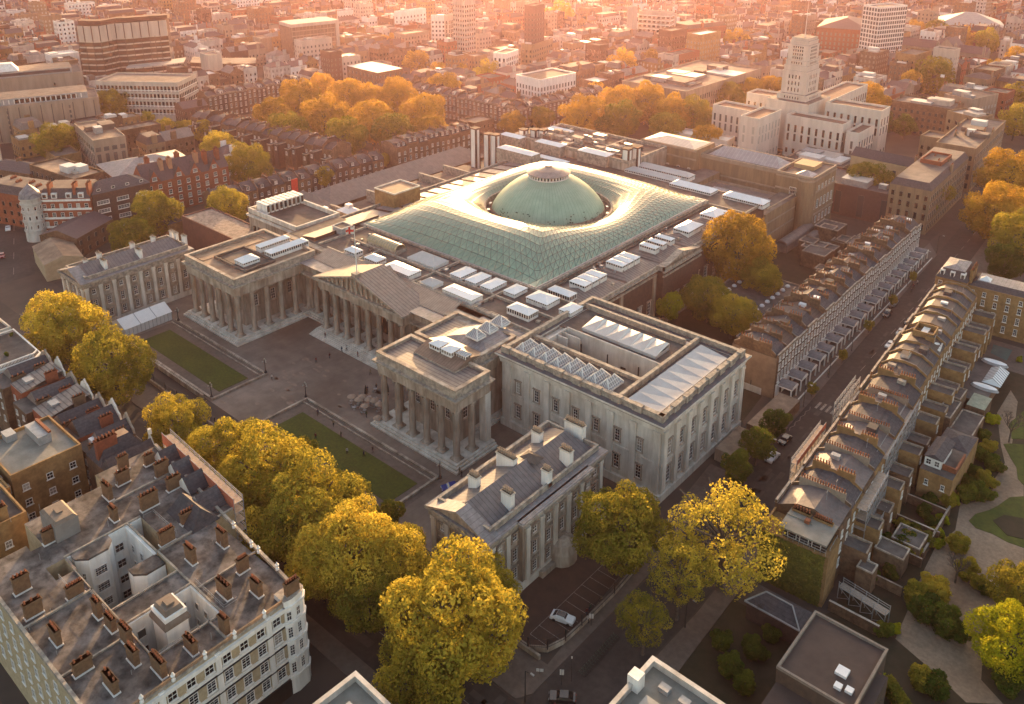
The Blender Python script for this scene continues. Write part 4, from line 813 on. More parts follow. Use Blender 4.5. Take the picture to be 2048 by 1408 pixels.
for p, k in (((-152.6, 275.1, 11.0, 12.1), 'amber'), ((-152.9, 310.7, 10.0, 8.7), 'amber'), ((-143.2, 350.2, 10.0, 11.0), 'amber'), ((-136.8, 405.1, 11.0, 12.1), 'amber'), ((-128.7, 440.1, 9.0, 8.0), 'amber'), ((10.6, 350.7, 10.0, 9.7), 'amber'), ((21.9, 364.2, 11.0, 15.4), 'olive'), ((42.7, 421.8, 9.0, 9.9), 'amber'),
             ((43.5, 478.4, 10.0, 11.5), 'amber'), ((71.6, 343.6, 11.0, 10.0), 'olive'), ((85.8, 281.4, 11.0, 10.7), 'olive'), ((-49.9, 561.4, 9.0, 11.2), 'amber'), ((-35.6, 560.0, 9.0, 13.0), 'olive'), ((-8.7, 539.4, 8.0, 11.7), 'amber'), ((12.4, 527.7, 8.0, 13.2), 'olive'),
             ((-265.6, 190.7, 9.0, 11.2), 'amber'), ((-241.4, 186.4, 8.0, 8.1), 'amber'), ((-228.8, 197.3, 8.0, 5.4), 'amber'), ((-355.8, 238.8, 8.0, 7.3), 'amber'), ((-352.8, 247.7, 8.0, 7.4), 'amber'), ((-201.9, 192.9, 9.0, 11.1), 'olive'), ((-297.0, 390.2, 10.0, 17.8), 'amber'), ((-399.3, 132.1, 8.0, 4.7), 'amber'),
             ((-303.6, 357.2, 8.0, 8.7), 'amber'), ((-127.8, 546.5, 8.0, 6.6), 'amber'), ((-127.8, 208.8, 8.0, 6.8), 'amber'), ((31.1, 242.2, 8.0, 8.5), 'green'), ((42.6, 245.6, 8.0, 7.4), 'green')):
    tree(p, k, 'distant autumn tree among the far streets', 'distant autumn trees among the far streets', far=True)

# ================================================================ TERRACED HOUSES
def roof_prof(D, zc, kind):
    if kind == 'mansard': return [(.7, zc-.5), (3.0, zc+1.3), (D*.5, zc+1.7), (D-3.0, zc+1.3), (D-.3, zc-.4)]
    if kind == 'gable': return [(.5, zc-.2), (D*.5, zc+2.6), (D-.2, zc-.2)]
    if kind == 'low': return [(.6, zc-.5), (D*.33, zc+1.2), (D*.6, zc+1.6), (D-.3, zc-.3)]
    return [(.5, zc-.6), (D*.5, zc-.3), (D-.3, zc-.6)]
def terrace_house(W_, D, zc, wm, label, group, bays=2, rows=((.9, 1.1, 2.1), (4.6, 1.1, 2.5), (8.0, 1.05, 1.7), (10.6, 1.0, 1.1)), roof='mansard', stucco=3.9, pots=8, stacks=2, name='terraced_house',
                  back=((4.8, 1, 1.9), (8.0, 1, 1.6)), slab=None, ext=None, porch=False, dormers=0, fstyle='sash', bw=None, potm=None, slate=None, stackh=2.3, cat='house', party=True, backn=2):
    t = T(name, label, cat, (0, 0, 0), 0, group); slate = slate or SLATE
    q = M(); q.box(0, 0, 0, W_, D, zc-.6, 0); q.box(0, 0, zc-.6, W_, .35, zc+.15, 0); q.box(-.0, -.12, zc-.5, W_, .4, zc-.25, 1); q.box(0, -.05, zc+.15, W_, .42, zc+.25, 1)
    if stucco: q.box(0.02, -.09, 0, W_-.02, .05, stucco, 2); q.box(0, -.22, stucco, W_, .05, stucco+.18, 2)
    q.build('wall', [wm, STONE, PAINT], t)
    pr = roof_prof(D, zc, roof); q = M()
    for (y0, z0), (y1, z1) in zip(pr[:-1], pr[1:]): q.face([(0, y0, z0), (W_, y0, z0), (W_, y1, z1), (0, y1, z1)], 0)
    for x in (0.001, W_-.001):
        v = [(x, y, z) for y, z in pr]; q.face(v+[(x, pr[-1][0], zc-.6), (x, pr[0][0], zc-.6)], 1)
    q.build('roof', [slate, wm], t)
    if party:
        q = M(); v = []
        for k in range(len(pr)-1):
            (y0, z0), (y1, z1) = pr[k], pr[k+1]; q.idx([(-.17, y0, z0-.3), (.17, y0, z0-.3), (.17, y1, z1-.3), (-.17, y1, z1-.3), (-.15, y0, z0+.7), (.15, y0, z0+.7), (.15, y1, z1+.7), (-.15, y1, z1+.7)], [(0, 1, 5, 4)[::-1], (1, 2, 6, 5), (3, 0, 4, 7), (4, 5, 6, 7), (2, 3, 7, 6)], [0, 0, 0, 1, 0])
        q.build('party_wall', [wm, mat('dull_coping', (.25, .21, .175), .95, (.17, .14, .12), 1)], t)
    ys = [D*.30, D*.70] if stacks == 2 else ([D*.5] if stacks == 1 else [])
    if slab: ys = []; chimney(t, 0, D*.52, zc-.2, D*.72, .6, 2.4, pots, slab, 'y', cap=False, ph=.8)
    for y in ys: chimney(t, 0, y, zc-.2, (D*.28 if stacks == 2 else D*.42), .62, stackh+(.5 if roof != 'flat' else 0), pots//max(1, stacks), wm, 'y', cap=False, pm=potm, ph=.85)
    facade(t, (0, 0), (W_, 0), bays, rows, bw, fstyle)
    if back: facade(t, (W_, D), (0, D), backn, back, None, 'sash')
    for k in range(dormers):
        x = W_*(k+.5)/dormers; q = M(); q.box(x-.75, 1.0, zc-.2, x+.75, 3.0, zc+1.5, 0); q.box(x-.85, .9, zc+1.5, x+.85, 3.1, zc+1.62, 1); dm_ = q.build('dormer', [PAINT, LEAD], t); put('window', window_mesh(1.1, 1.2, 'plain'), dm_, (x, .98, zc+.1))
    if ext:
        w2, d2, h2 = ext; q = M(); q.box(.2, D, 0, .2+w2, D+d2, h2, 0, 1); q.box(.2, D, h2, .45, D+d2, h2+.45, 2); q.box(.2, D+d2-.25, h2, .2+w2, D+d2, h2+.25, 2); e_ = q.build('rear_extension', [wm, FELT, STONE], t)
        put('window', window_mesh(1.0, 1.6), e_, (.2+w2/2, D+d2, h2-2.6), PI)
    if porch:
        q = M(); w = W_*.62; n = 6
        for k in range(n):
            a0, a1 = PI*k/n, PI*(k+1)/n; f = lambda a: (W_*.5-w/2*math.cos(a), 3.5+.75*math.sin(a)); (xa, za), (xb, zb) = f(a0), f(a1)
            q.face([(xa, -4.0, za), (xb, -4.0, zb), (xb, 0, zb), (xa, 0, za)], 0)
        q.face([(W_*.5-w/2*math.cos(PI*k/n), -4.0, 3.5+.75*math.sin(PI*k/n)) for k in range(n+1)], 1)
        q.box(W_*.5-w/2, -4.05, 3.2, W_*.5+w/2, 0, 3.5, 1); q.box(W_*.5-w/2, -3.9, 0, W_*.5-w/2+.25, -3.6, 3.2, 1); q.box(W_*.5+w/2-.25, -3.9, 0, W_*.5+w/2, -3.6, 3.2, 1); q.box(W_*.5-.6, -.2, 0, W_*.5+.6, -.05, 2.6, 2)
        q.build('porch', [LEAD, PAINT, DARK], t)
        q = M(); q.box(0, -5.2, 0, W_, -5.0, .55, 0); q.build('front_wall', PAINT, t)
    return t
def row_of(protos, n, p0, p1, fmt, group, W_, start=0, width_fit=True):
    "houses side by side from p0 towards p1, outside (front) on the right of the direction"
    d = Vector(p1)-Vector(p0); L = d.length; u = d/L; rz = math.atan2(d.y, d.x); out = []; s = L/(n*W_)
    for i in range(n):
        pr = protos[i % len(protos)]; x, y = p0[0]+u.x*L*i/n, p0[1]+u.y*L*i/n
        c = copy_tree(pr, None, (x, y, 0), rz); c.scale = (s, 1, 1+.035*math.sin(i*2.7+n)); c['label'] = fmt % ORD[i+start]; c['group'] = group; out.append(c)
    return out
def cleanup(t):
    for c in list(t.children): cleanup(c)
    bpy.data.objects.remove(t)
G1 = 'brick terrace with canopied porches along the wide street'
pa = [terrace_house(6.4, 12.6, 12.4, BRICK, 'x', G1, 3, porch=True, pots=10, back=((4.8, 1, 1.9), (8.2, 1, 1.6)), ext=(2.8, 4, 7.5), slate=SLATE),
      terrace_house(6.4, 12.6, 12.4, BRICK, 'x', G1, 3, porch=True, pots=6, roof='low', back=((4.8, 1, 1.9), (8.2, 1, 1.6)), ext=(3.0, 3, 5.5), slate=mat('brown_tile', (.105, .075, .06), .8, (.10, .072, .06), 1.4, bump=.3, stripe=(2, .4, .2, .75), per_obj=.2)),
      terrace_house(6.4, 12.6, 12.4, BRICK, 'x', G1, 3, porch=True, pots=8, roof='gable', back=((4.8, 1, 1.9), (8.2, 1, 1.6)), ext=(2.6, 5, 6.5))]
for p in pa: snap(p)
hs = row_of(pa, 19, (98.9, -25.2), (96.6, 95.2), 'brown brick house with a canopied porch, %s from the south in the canopied terrace', G1, 6.4)
for p in pa: cleanup(p)
# blank gable wall at the south end of that terrace
g1 = hs[0]; q = M(); q.box(-.3, .3, 0, 0, 12.6, 11.6, 0); q.box(-.3, 12.4, 0, 0, 13.4, 10.5, 1); q.box(-.5, 3.5, 0, -.1, 11, 1.8, 2); q.box(-.42, 6.4, 1.8, -.3, 6.55, 3.2, 3); q.build('gable_wall', [mat('patched_render_brick', (.27, .185, .125), .92, (.19, .125, .085), .28, bump=.2), BRICKY, RENDER, IRON], g1)
G2 = 'brick terrace with bare party walls on the east side of the street'
pb = [terrace_house(6.5, 11.6, 13.2, BRICKY, 'x', G2, 2, pots=0, stacks=0, ext=(3.2, 5.5, 8.5), slate=mat('brown_slate', (.088, .07, .063), .65, (.08, .065, .06), 1.5, bump=.3, stripe=(2, .4, .2, .75), per_obj=.2), back=((3.4, 1, 1.8), (6.6, 1, 1.9), (9.8, 1, 1.5))),
      terrace_house(6.5, 11.6, 13.2, BRICKY, 'x', G2, 2, pots=0, stacks=0, ext=(3.2, 5.5, 7.0), back=((3.4, 1, 1.8), (6.6, 1, 1.9), (9.8, 1, 1.5)))]
for p in pb: snap(p)
u2 = Vector((-.0575, .9983)); a2 = Vector((119.7, -19.0)); b2 = a2+u2*63
row_of(pb, 10, tuple(b2), tuple(a2), 'yellow brick house under dark slate without chimneys, %s from the north end', G2, 6.5)
for p in pb: cleanup(p)
G3 = 'tall brick terrace bristling with chimney pots'
pc = [terrace_house(7.2, 12.4, 13.0, BRICKY, 'x', G3, 2, pots=12, stacks=2, ext=(3.2, 4.5, 8), back=((3.4, 1, 1.8), (6.6, 1, 1.9), (9.8, 1, 1.5)), slate=SLATE, stackh=2.6),
      terrace_house(7.2, 12.4, 13.0, BRICK, 'x', G3, 2, pots=17, stacks=1, roof='low', slab=mat('pale_party_wall', (.29, .235, .18), .9, (.20, .16, .125), .8), ext=(3.2, 4.5, 7), back=((3.4, 1, 1.8), (6.6, 1, 1.9), (9.8, 1, 1.5)), slate=mat('pink_grey_slate', (.17, .14, .135), .65, (.12, .10, .098), 1.5, bump=.3, per_obj=.15), stackh=2.6)]
for p in pc: snap(p)
a3 = Vector((119.9, -21.0)); b3 = Vector((122.9, -78.5))
ht = row_of(pc, 8, tuple(a3), tuple(b3), 'tall terraced house crowded with terracotta chimney pots, %s south of the zebra crossing', G3, 7.2)
for p in pc: cleanup(p)
# roof terrace / last house with ivy wall and penthouse
t = T('end_house', 'end-of-terrace house with a flat-roofed penthouse above a wall covered in ivy', 'house', (123.0, -78.5, 0), math.radians(-86.7))
q = M(); q.box(0, 0, 0, 6.4, 12.6, 11.2, 0); q.box(0, 0, 11.2, 6.4, .35, 12, 0); q.build('wall', [BRICKY], t)
q = M(); q.box(.4, 4.0, 11.2, 5.8, 11.6, 13.2, 1); q.box(-.1, 3.2, 13.2, 6.5, 12.0, 13.55, 0); q.box(2.4, 3.2, 13.55, 2.6, 8.0, 13.8, 0); q.build('penthouse', [mat('grey_membrane', (.26, .245, .215), .8, (.2, .19, .165), .5, blotch=(.3, (.8, .8, .78))), DARK], t)
facade(t, (5.8, 4.4), (5.8, 11.2), 3, [(11.5, 1.7, 1.5, 'plain')]); 
q = M(); random.seed(5); q.box(6.4, .5, 0, 6.6, 11.8, 10.8, 0); q.build('ivy_backing', mat('ivy_wall', (.10, .085, .015), .95, (.07, .06, .012), 1.5), t)
q = M()
for k in range(5200):
    y, z = random.uniform(.4, 12.0), random.uniform(.1, 11.1); s = random.uniform(.12, .26); dx = random.uniform(6.6, 6.82); a = random.uniform(0, 6.28); e = random.uniform(-.12, .12)
    q.face([(dx+e, y-s*math.cos(a), z-s*math.sin(a)), (dx, y+s*math.sin(a), z-s*math.cos(a)), (dx-e, y+s*math.cos(a), z+s*math.sin(a)), (dx+.05, y-s*math.sin(a), z+s*math.cos(a))])
tag(q.build('ivy', mat('ivy_leaves', (.16, .14, .018), .9, (.09, .09, .015), .8), t), kind='stuff')
q = M()
for z in (11.9, 12.5): q.bar((6.3, 4, z), (6.3, 12, z), .06)
for k in range(9): q.bar((6.3, 4+k, 11.2), (6.3, 4+k, 12.5), .05)
q.build('railing', METAL, t)
M().box(-.45, -.45, 0, .45, .45, .7).build('orange_crate', TERRA, None, (130.2, -80.6, 13.56)); o = bpy.data.objects['orange_crate']; tag(o, 'orange crate on the penthouse roof', 'crate')
for i, (y, n) in enumerate(((5.3, 6), (9.4, 8))): chimney(t, .6, y, 11.2, 3.4, .7, 2.9, n, BRICKY, 'y', ph=.85)
# scaffolding
WOOD = mat('scaffold_board', (.42, .33, .26), .9, (.28, .22, .17), 2.5)
def scaffold(x0, y0, L, Wd, z0, z1, rz, label, lift=2.0, net=None, boards=True, bay=2.0):
    t = T('scaffolding', label, 'scaffolding', (x0, y0, 0), rz); nb = max(1, int(L/bay)); nl = int((z1-z0)/lift)
    pm = cached(('pole', round(z1-z0, 1)), lambda: M().bar((0, 0, 0), (0, 0, z1-z0+1.2), .11).mesh('pole', METAL))
    for i in range(nb+1):
        for y in (0, Wd): put('pole', pm, t, (L*i/nb, y, z0))
    for k in range(1, nl+1):
        z = z0+(z1-z0)*k/nl
        q = M()
        for y in (0, Wd):
            for dz in (0, .55, 1.05): q.bar((0, y, z+dz), (L, y, z+dz), .08)
        for i in range(nb+1): q.bar((L*i/nb, 0, z), (L*i/nb, Wd, z), .08)
        q.build('ledger', METAL, t)
        if boards: M().box(0, .05, z-.05, L, Wd-.05, z+.02).build('boards', WOOD, t)
    q = M()
    for i in range(nb): q.bar((L*i/nb, 0, z0), (L*(i+1)/nb, 0, z0+(z1-z0)*.5), .07); q.bar((L*(i+1)/nb, 0, z0+(z1-z0)*.5), (L*i/nb, 0, z1), .07)
    q.build('brace', METAL, t)
    if net: M().box(0, -.08, z1-net, L, -.04, z1+1.0).build('debris_netting', mat('orange_netting', (.55, .17, .09), .9, (.42, .12, .07), 2), t)
    return t
scaffold(135.4, -82.2, 18, 2.4, 0, 10.6, math.radians(94), 'scaffolding with bleached boards on the rear of the end house by the ivy wall')
scaffold(136.8, -67.5, 14, 2.4, 0, 11.4, math.radians(93.5), 'scaffolding behind the middle of the chimney-pot terrace')
scaffold(134.2, -50, 26, 2.0, 0, 12.4, math.radians(93.5), 'high scaffolding running up behind the northern houses of the chimney-pot terrace', boards=True)
scaffold(120.9, -64, 17, 1.2, 0, 12.4, math.radians(93), 'street-side scaffolding with an orange sheeted top walkway', net=.2)
scaffold(119.6, -38.5, 15, 1.1, 0, 12.6, math.radians(93), 'thin street-side scaffolding by the zebra crossing', boards=False)
scaffold(137.2, -80, 9, 1.6, 0, 2.6, math.radians(-8), 'low scaffold walkway reaching from the terrace to the garden hedge', lift=2.5)
scaffold(138.2, -66, 10, 3.0, 0, 6.0, math.radians(93.5), 'lower stage of scaffolding over the back gardens')
# end block at the north of that terrace, stepped extensions and back yards
t = T('corner_building', 'brown brick corner block with grey mansard and white sashes, north of the terrace', 'building', (115.2, 46.8, 0), math.radians(3))
q = M(); q.box(0, 0, 0, 8.6, 12, 14.6, 0); q.box(8.6, 1.0, 0, 34, 12, 13.2, 0); q.box(8.6, .9, 13.2, 34, 1.3, 13.8, 0); q.build('wall', BRICKY, t)
q = M(); q.frustum(-.1, -.1, 8.7, 12, 14.6, 17.4, 1.6, 0, 1); q.hip(1.2, 1.2, 7.4, 10.8, 17.4, .8, 1); q.frustum(8.6, 1.3, 34, 12, 13.3, 15.0, 2.0, 0, 1); q.build('roof', [SLATE, LEAD], t)
facade(t, (0, 0), (8.6, 0), 3, [(2.0, 1.0, 1.9), (5.4, 1.0, 1.9), (8.6, 1.0, 1.9), (11.8, 1.1, 1.8)]); facade(t, (8.6, 1), (34, 1), 8, [(1.6, 1.0, 2.1), (5.0, 1.0, 2.2), (8.4, 1.0, 1.9), (11.2, 1.0, 1.5)])
for x in (1.5, 4.3, 7.1):
    d_ = M().box(x-.65, .5, 14.8, x+.65, 2.4, 16.9, 0).build('dormer', PAINT, t); put('window', window_mesh(1.0, 1.7, 'plain'), d_, (x, .46, 15.0))
for x, y in ((8.9, 4), (8.9, 8), (24, 6), (33.5, 6)): chimney(t, x, y, 13.2, 2.4, .8, 4.6, 6, BRICKY, 'y')
q = M(); q.hip(11, 4, 14, 7, 15.0, 1.2, 0); q.build('rooflight', WHITE, t)
t = T('roof_plant', 'brick roof enclosure with white satellite dishes and plant on the slate terrace', 'plant room', (121.8, 8.6, 14.2), math.radians(-86.7))
q = M(); q.wallrun([(0, 0), (5.5, 0), (5.5, 5), (0, 5)], 0, 2.6, .3, 0); q.build('enclosure', BRICKY, t)
for k in range(5): M().box(-.45, -.8, 0, .45, .8, 1.5).build('air_unit', PAINT, t, (1.0+k*.85, 2.4, .4))
dish = M().lathe([(.02, 0), (.35, .06), (.62, .25), (.66, .25)], 12).mesh('satellite_dish', PAINT)
for x, y in ((6.2, .8), (6.2, 2.2), (6.2, 3.6), (-.6, .6), (5.9, 6.2)): put('satellite_dish', dish, t, (x, y, .5))
for k in range(5): M().box(-.5, -.5, 0, .5, .5, 1.0).build('air_unit', PAINT, t, (1.6+k*1.25, 6.4+.1*k, -1.4))
# conservatory pavilion in the gardens
t = T('garden_pavilion', 'low garden pavilion with a white ribbed glass roof between two oval rooflights', 'pavilion')
q = M(); q.box(134, 2, 0, 141.5, 26, 3.4, 0, 1); q.build('wall', [BRICK, FELT], t)
q = M(); q.hip(138.2, 12.4, 142.6, 22.0, 3.5, 1.6, 0, axis='y', inset=.8)
for k in range(8): q.bar((138.2, 13+k*1.15, 3.55), (140.4, 13+k*1.15, 5.15), .14, 1); q.bar((142.6, 13+k*1.15, 3.55), (140.4, 13+k*1.15, 5.15), .14, 1)
q.build('glass_roof', [WHITE, METAL], t)
for x, y in ((138.4, 24.6), (139.6, 9.6)):
    q = M(); n = 18
    q.idx([(x+3.4*math.cos(2*PI*i/n), y+1.5*math.sin(2*PI*i/n), 3.5) for i in range(n)]+[(x+2.9*math.cos(2*PI*i/n), y+1.1*math.sin(2*PI*i/n), 4.1) for i in range(n)]+[(x, y, 4.5)], [(i, (i+1) % n, n+(i+1) % n, n+i) for i in range(n)]+[(n+i, n+(i+1) % n, 2*n) for i in range(n)], [0]*n+[1]*n); q.build('oval_rooflight', [METAL, WHITE], t)
t = T('garden_shed', 'small building with a pale green felt roof beside the garden pavilion', 'shed', (138.2, -1.6, 0)); M().box(0, 0, 0, 4.2, 7, 3.6, 0, 1).build('wall', [BRICK, mat('pale_green_felt', (.30, .33, .25), .8)], t)
sheet('yard_surface', [(134, 30), (146, 30), (146, 46), (133, 46)], .01, PAVE); sheet('blue_mat', [(134.9, 37), (139.4, 35.4), (139.2, 43), (134.2, 43)], .03, mat('green_blue_mat', (.07, .13, .12), .8, (.05, .09, .09), .4))
# white cabin house on a brick base with a planted terrace
t = T('garden_house', 'garden building with a slate roof, white cabin front and a hedge-ringed roof terrace', 'house', (138.6, -40, 0))
q = M(); q.box(0, 0, 0, 6.6, 20, 6.8, 0, 1); q.build('wall', [BRICKY, FELT], t)
q = M(); q.box(.2, 2.0, 6.8, 3.6, 10, 9.0, 0, bot=False); q.build('cabin', PAINT, t); q = M(); q.hip(0, 1.8, 3.9, 11, 9.0, .9, 0, axis='y', inset=.2); q.hip(0, 12, 6.4, 19.5, 6.9, 1.2, 0); q.build('roof', SLATE, t)
facade(t, (.2, 2), (3.6, 2), 2, [(7.2, 1.1, 1.4)]); facade(t, (0, 0), (6.6, 0), 2, [(3.4, .8, 1.4)])
q = M(); q.box(3.7, 2.6, 6.8, 6.5, 3.0, 8.0); q.box(6.1, 3.0, 6.8, 6.5, 10, 7.8); q.build('planter', TERRA, t)
# back garden walls
for i, (x0, y0, x1, y1) in enumerate(((137, -84, 146, -83.5), (138, -72, 146, -71.6), (137, -62, 146.5, -61.6), (137, -52, 146.8, -51.6), (145.8, -60, 146.2, -42), (137, -44, 146, -43.6))):
    tag(M().box(x0, y0, 0, x1, y1, 2.1, 0, 1).build('garden_wall', [BRICK, STONE]), 'brick back-garden wall, %s from the ivy-clad end house' % ORD[i], 'wall', 'garden walls behind the terrace')
for i, (x, y, w, d, h) in enumerate(((139, -67.5, 5.5, 4, 4.2), (138.6, -76, 3, 3, 5.2), (140.2, -61, 5.4, 5.4, 3.0), (138, -16, 5, 12, 3.2), (137.5, -29, 1, 1, 1), (134.5, -15, 3.4, 9, 6.0), (134, -5, 3.4, 6, 6.0))):
    if w > 1: tag(M().box(x, y, 0, x+w, y+d, h, 0, 1).ring(x, y, x+w, y+d, h, h+.3, .25, 2).build('outbuilding', [BRICK, FELT, STONE]), 'flat-roofed brick outbuilding behind the terrace, %s from the south' % ORD[i], 'outbuilding', 'brick outbuildings behind the terrace')
# glazed corridor and garden blocks between the museum and the terrace
q = M(); q.box(60, 4, 0, 80, 34, 4.4, 0, 1); q.ring(60, 4, 80, 34, 4.4, 4.9, .3, 2); gb = T('garden_block', 'flat brown block dotted with round rooflights behind the west terrace', 'building'); q.build('wall', [BRICK, FELT, STONE], gb)
dl = M().lathe([(.75, 0), (.75, .3), (.5, .6), (.05, .72)], 12).mesh('rooflight', WHITE)
for k in range(8):
    for x in (63.5, 76.5): put('rooflight', dl, gb, (x, 6+k*3.6, 4.4))
for i, (x, y, w, d) in enumerate(((56.5, 66, 4.2, 24), (62, 78, 3.4, 14), (70, 60, 3.4, 16))):
    q = M(); n = 6
    for k in range(n):
        a0, a1 = PI*k/n, PI*(k+1)/n; f = lambda a: (x+w/2-w/2*math.cos(a), 3+1.3*math.sin(a)); (xa, za), (xb, zb) = f(a0), f(a1); q.face([(xa, y, za), (xb, y, zb), (xb, y+d, zb), (xa, y+d, za)])
    q.box(x, y, 0, x+w, y+d, 3.0); tag(q.build('barrel_roofed_passage', MATS['grey_slate_roof']), 'barrel-roofed passage at the foot of the brown brick north gallery, %s from the left' % ORD[i], 'passage')
random.seed(12)
for i in range(12):
    x, y = random.uniform(62, 80), random.uniform(44, 100); w, d, h = random.uniform(5, 9), random.uniform(4, 9), random.uniform(3, 7); tag(M().box(x, y, 0, x+w, y+d, h, 0, 1).ring(x, y, x+w, y+d, h, h+.35, .3, 2).build('outbuilding', [BRICK, FELT, STONE]), 'low flat-roofed building in the yards behind the west terrace', 'outbuilding', 'yard buildings behind the west terrace')
tag(M().box(100.5, -44, 0, 106, -26, 3.0, 0, 1).build('shelter', [BRICK, TAN]), 'long pale flat shelter roof between the annexe and the terrace gable', 'shelter')
tag(M().box(99.6, -58, 0, 105.6, -46.5, 3.2, 0, 1).build('canopy', [STONE, TAN]), 'tan canopy over the annexe side entrance', 'canopy')

# ================================================================ FOREGROUND BLOCKS
def block(name, label, cat, g, x0, y0, x1, y1, h, wm, rm=None, rows=None, bay=3.4, sides='SE', group=None, par=.7, t=.35, style='sash', fm=None, parm=None, stuff=False, z0=0, roof='flat', rh=2.5, ww=1.1):
    "axis-aligned building with parapet and windows; g = existing thing or None"
    o = g or T(name, label, cat, (0, 0, 0), 0, group); rm = rm or FELT
    q = M(); q.box(x0, y0, z0, x1, y1, h, 0, 1, bot=False)
    if roof == 'flat' and par: q.ring(x0-.02, y0-.02, x1+.02, y1+.02, h, h+par, t, 2)
    elif roof != 'flat': q.hip(x0, y0, x1, y1, h, rh, 1, gable=(roof == 'gable'), over=.3, gm=0 if roof == 'gable' else None)
    q.build('wall', [wm, rm, parm or wm], o); rows = rows or []
    sd = {'S': ((x0, y0), (x1, y0)), 'E': ((x1, y0), (x1, y1)), 'N': ((x1, y1), (x0, y1)), 'W': ((x0, y1), (x0, y0))}
    if rows:
        wq = M()
        for s in sides:
            p, r = sd[s]; L = math.hypot(r[0]-p[0], r[1]-p[1]); n = max(1, int(L/bay))
            if stuff: winstuff(wq, p, r, n, rows, fr=0)
            else: facade(o, p, r, n, rows, None, style, fm)
        if stuff: tag(wq.build('windows', [PAINT, GLASSD], o), kind='stuff')
    return o
FROOF = mat('stained_bitumen_roof', (.25, .22, .205), .92, (.055, .047, .043), .45, bump=.25, detail=9, blotch=(.16, (.50, .48, .46)))
CREAMP = mat('cream_brick_panel', (.44, .35, .23), .9, (.34, .27, .17), 1.2, bump=.2)
mb = T('mansion_block', 'huge flat-roofed mansion block with white lightwells and rows of brick chimneys at the lower left', 'building')
q = M(); Z = 18.0; E_ = 77.6
for x0, y0, x1, y1 in ((45, -188, E_, -177), (71.5, -177, E_, -155.3), (51.5, -166.0, 71.5, -155.3), (58, -177, 62.5, -166), (23, -163.5, 51.5, -151), (35, -180, 41, -163.5), (41, -177, 45, -176.6), (27, -178, 35, -163.5), (33, -188, 45, -180)):
    q.box(x0, y0, 0, x1, y1, Z, 0, 1, bot=False)
q.build('wall', [CREAMP, FROOF], mb)
q = M()                                                           # white painted wells
q.box(40.9, -176.8, 2, 41.25, -163.6, Z-.02); q.box(41.2, -163.9, 2, 58, -163.5, Z-.02) if False else None
q.box(41.2, -166.6, 2, 51.5, -166.1, Z-.02); q.prism([(51.3, -166.2), (54.5, -166.2), (54.5, -169.5), (53, -171), (51.3, -171)], 2, Z-.6, 0)
q.prism([(38, -176), (42.6, -176), (44.2, -174.4), (44.2, -171), (42.6, -169.6), (38, -169.6)], 2, Z-.3, 0); q.box(57.7, -177, 2, 58.0, -166, Z-.02)
q.box(62.5, -177, 2, 62.8, -166, Z-.02); q.box(62.8, -166.3, 2, 71.4, -166, Z-.02); q.box(71.2, -176.8, 2, 71.5, -166.3, Z-.02)
q.box(64.5, -173.6, 2, 68.8, -170, 20.6, 0); q.build('lightwell_wall', mat('bright_white_wall', (.86, .85, .82), .8, (.66, .64, .60), .5, streak=True), mb)
BR_ = [FROOF, mat('brown_membrane', (.21, .165, .13), .8, (.15, .115, .09), .6)]
M().prism([(38, -176), (42.6, -176), (44.2, -174.4), (44.2, -171), (42.6, -169.6), (38, -169.6)], Z-.3, Z+.1, 0).build('bay_roof', BR_, mb)
M().prism([(51.3, -166.2), (54.5, -166.2), (54.5, -169.5), (53, -171), (51.3, -171)], Z-.6, Z-.2, 0).build('bay_roof', BR_, mb)
q = M(); q.frustum(64.2, -173.9, 69.1, -169.7, 19.0, 21.4, .9, 1, 1); q.box(66, -172.4, 21.4, 67.6, -171.2, 21.8, 1); q.box(64.2, -173.9, 18.6, 69.1, -169.7, 19.0, 1); q.build('tank_roof', BR_, mb)
facade(mb, (41.26, -169.4), (41.26, -166.8), 1, [(3.5+3.4*k, 1.6, 1.7) for k in range(4)]); facade(mb, (44.21, -174.2), (44.21, -171.2), 1, [(3.5+3.4*k, 2.2, 1.8) for k in range(4)]); facade(mb, (42.6, -176.0), (44.2, -174.4), 1, [(3.5+3.4*k, .7, 1.4) for k in range(4)])
facade(mb, (42, -166.62), (51.3, -166.62), 3, [(3.5+3.4*k, 1.1, 1.7) for k in range(4)]); facade(mb, (62.82, -176.6), (62.82, -166.4), 3, [(4+3.4*k, 1.5, 1.7, 'plain') for k in range(4)]); facade(mb, (62.9, -166.32), (71.2, -166.32), 3, [(4+3.4*k, 1.3, 1.6, 'plain') for k in range(4)])
q = M()                                                           # parapets
q.wallrun([(E_, -188), (E_, -155.3), (23, -151)], Z, Z+.55, .5, 0, closed=False); q.wallrun([(33, -188), (E_, -188)], Z, Z+.7, .5, 0, closed=False)
for a, b in (((45, -177.2), (71.5, -177)), ((51.3, -166), (71.5, -165.7)), ((58, -176.9), (58.3, -166)), ((62.2, -176.9), (62.5, -166)), ((71.5, -177), (71.8, -166)), ((41, -166.1), (51.5, -165.8)), ((40.7, -177), (41, -163.5)), ((51.3, -188), (51.7, -177)), ((51.3, -165.6), (51.7, -151)), ((33.2, -165), (33.6, -152)), ((64.5, -188), (64.8, -177)), ((71.6, -168.3), (77.2, -168.0)), ((64, -165.6), (64.3, -155))):
    q.box(a[0], a[1], Z, b[0], b[1], Z+.32)
q.build('parapet', CORNICE, mb)
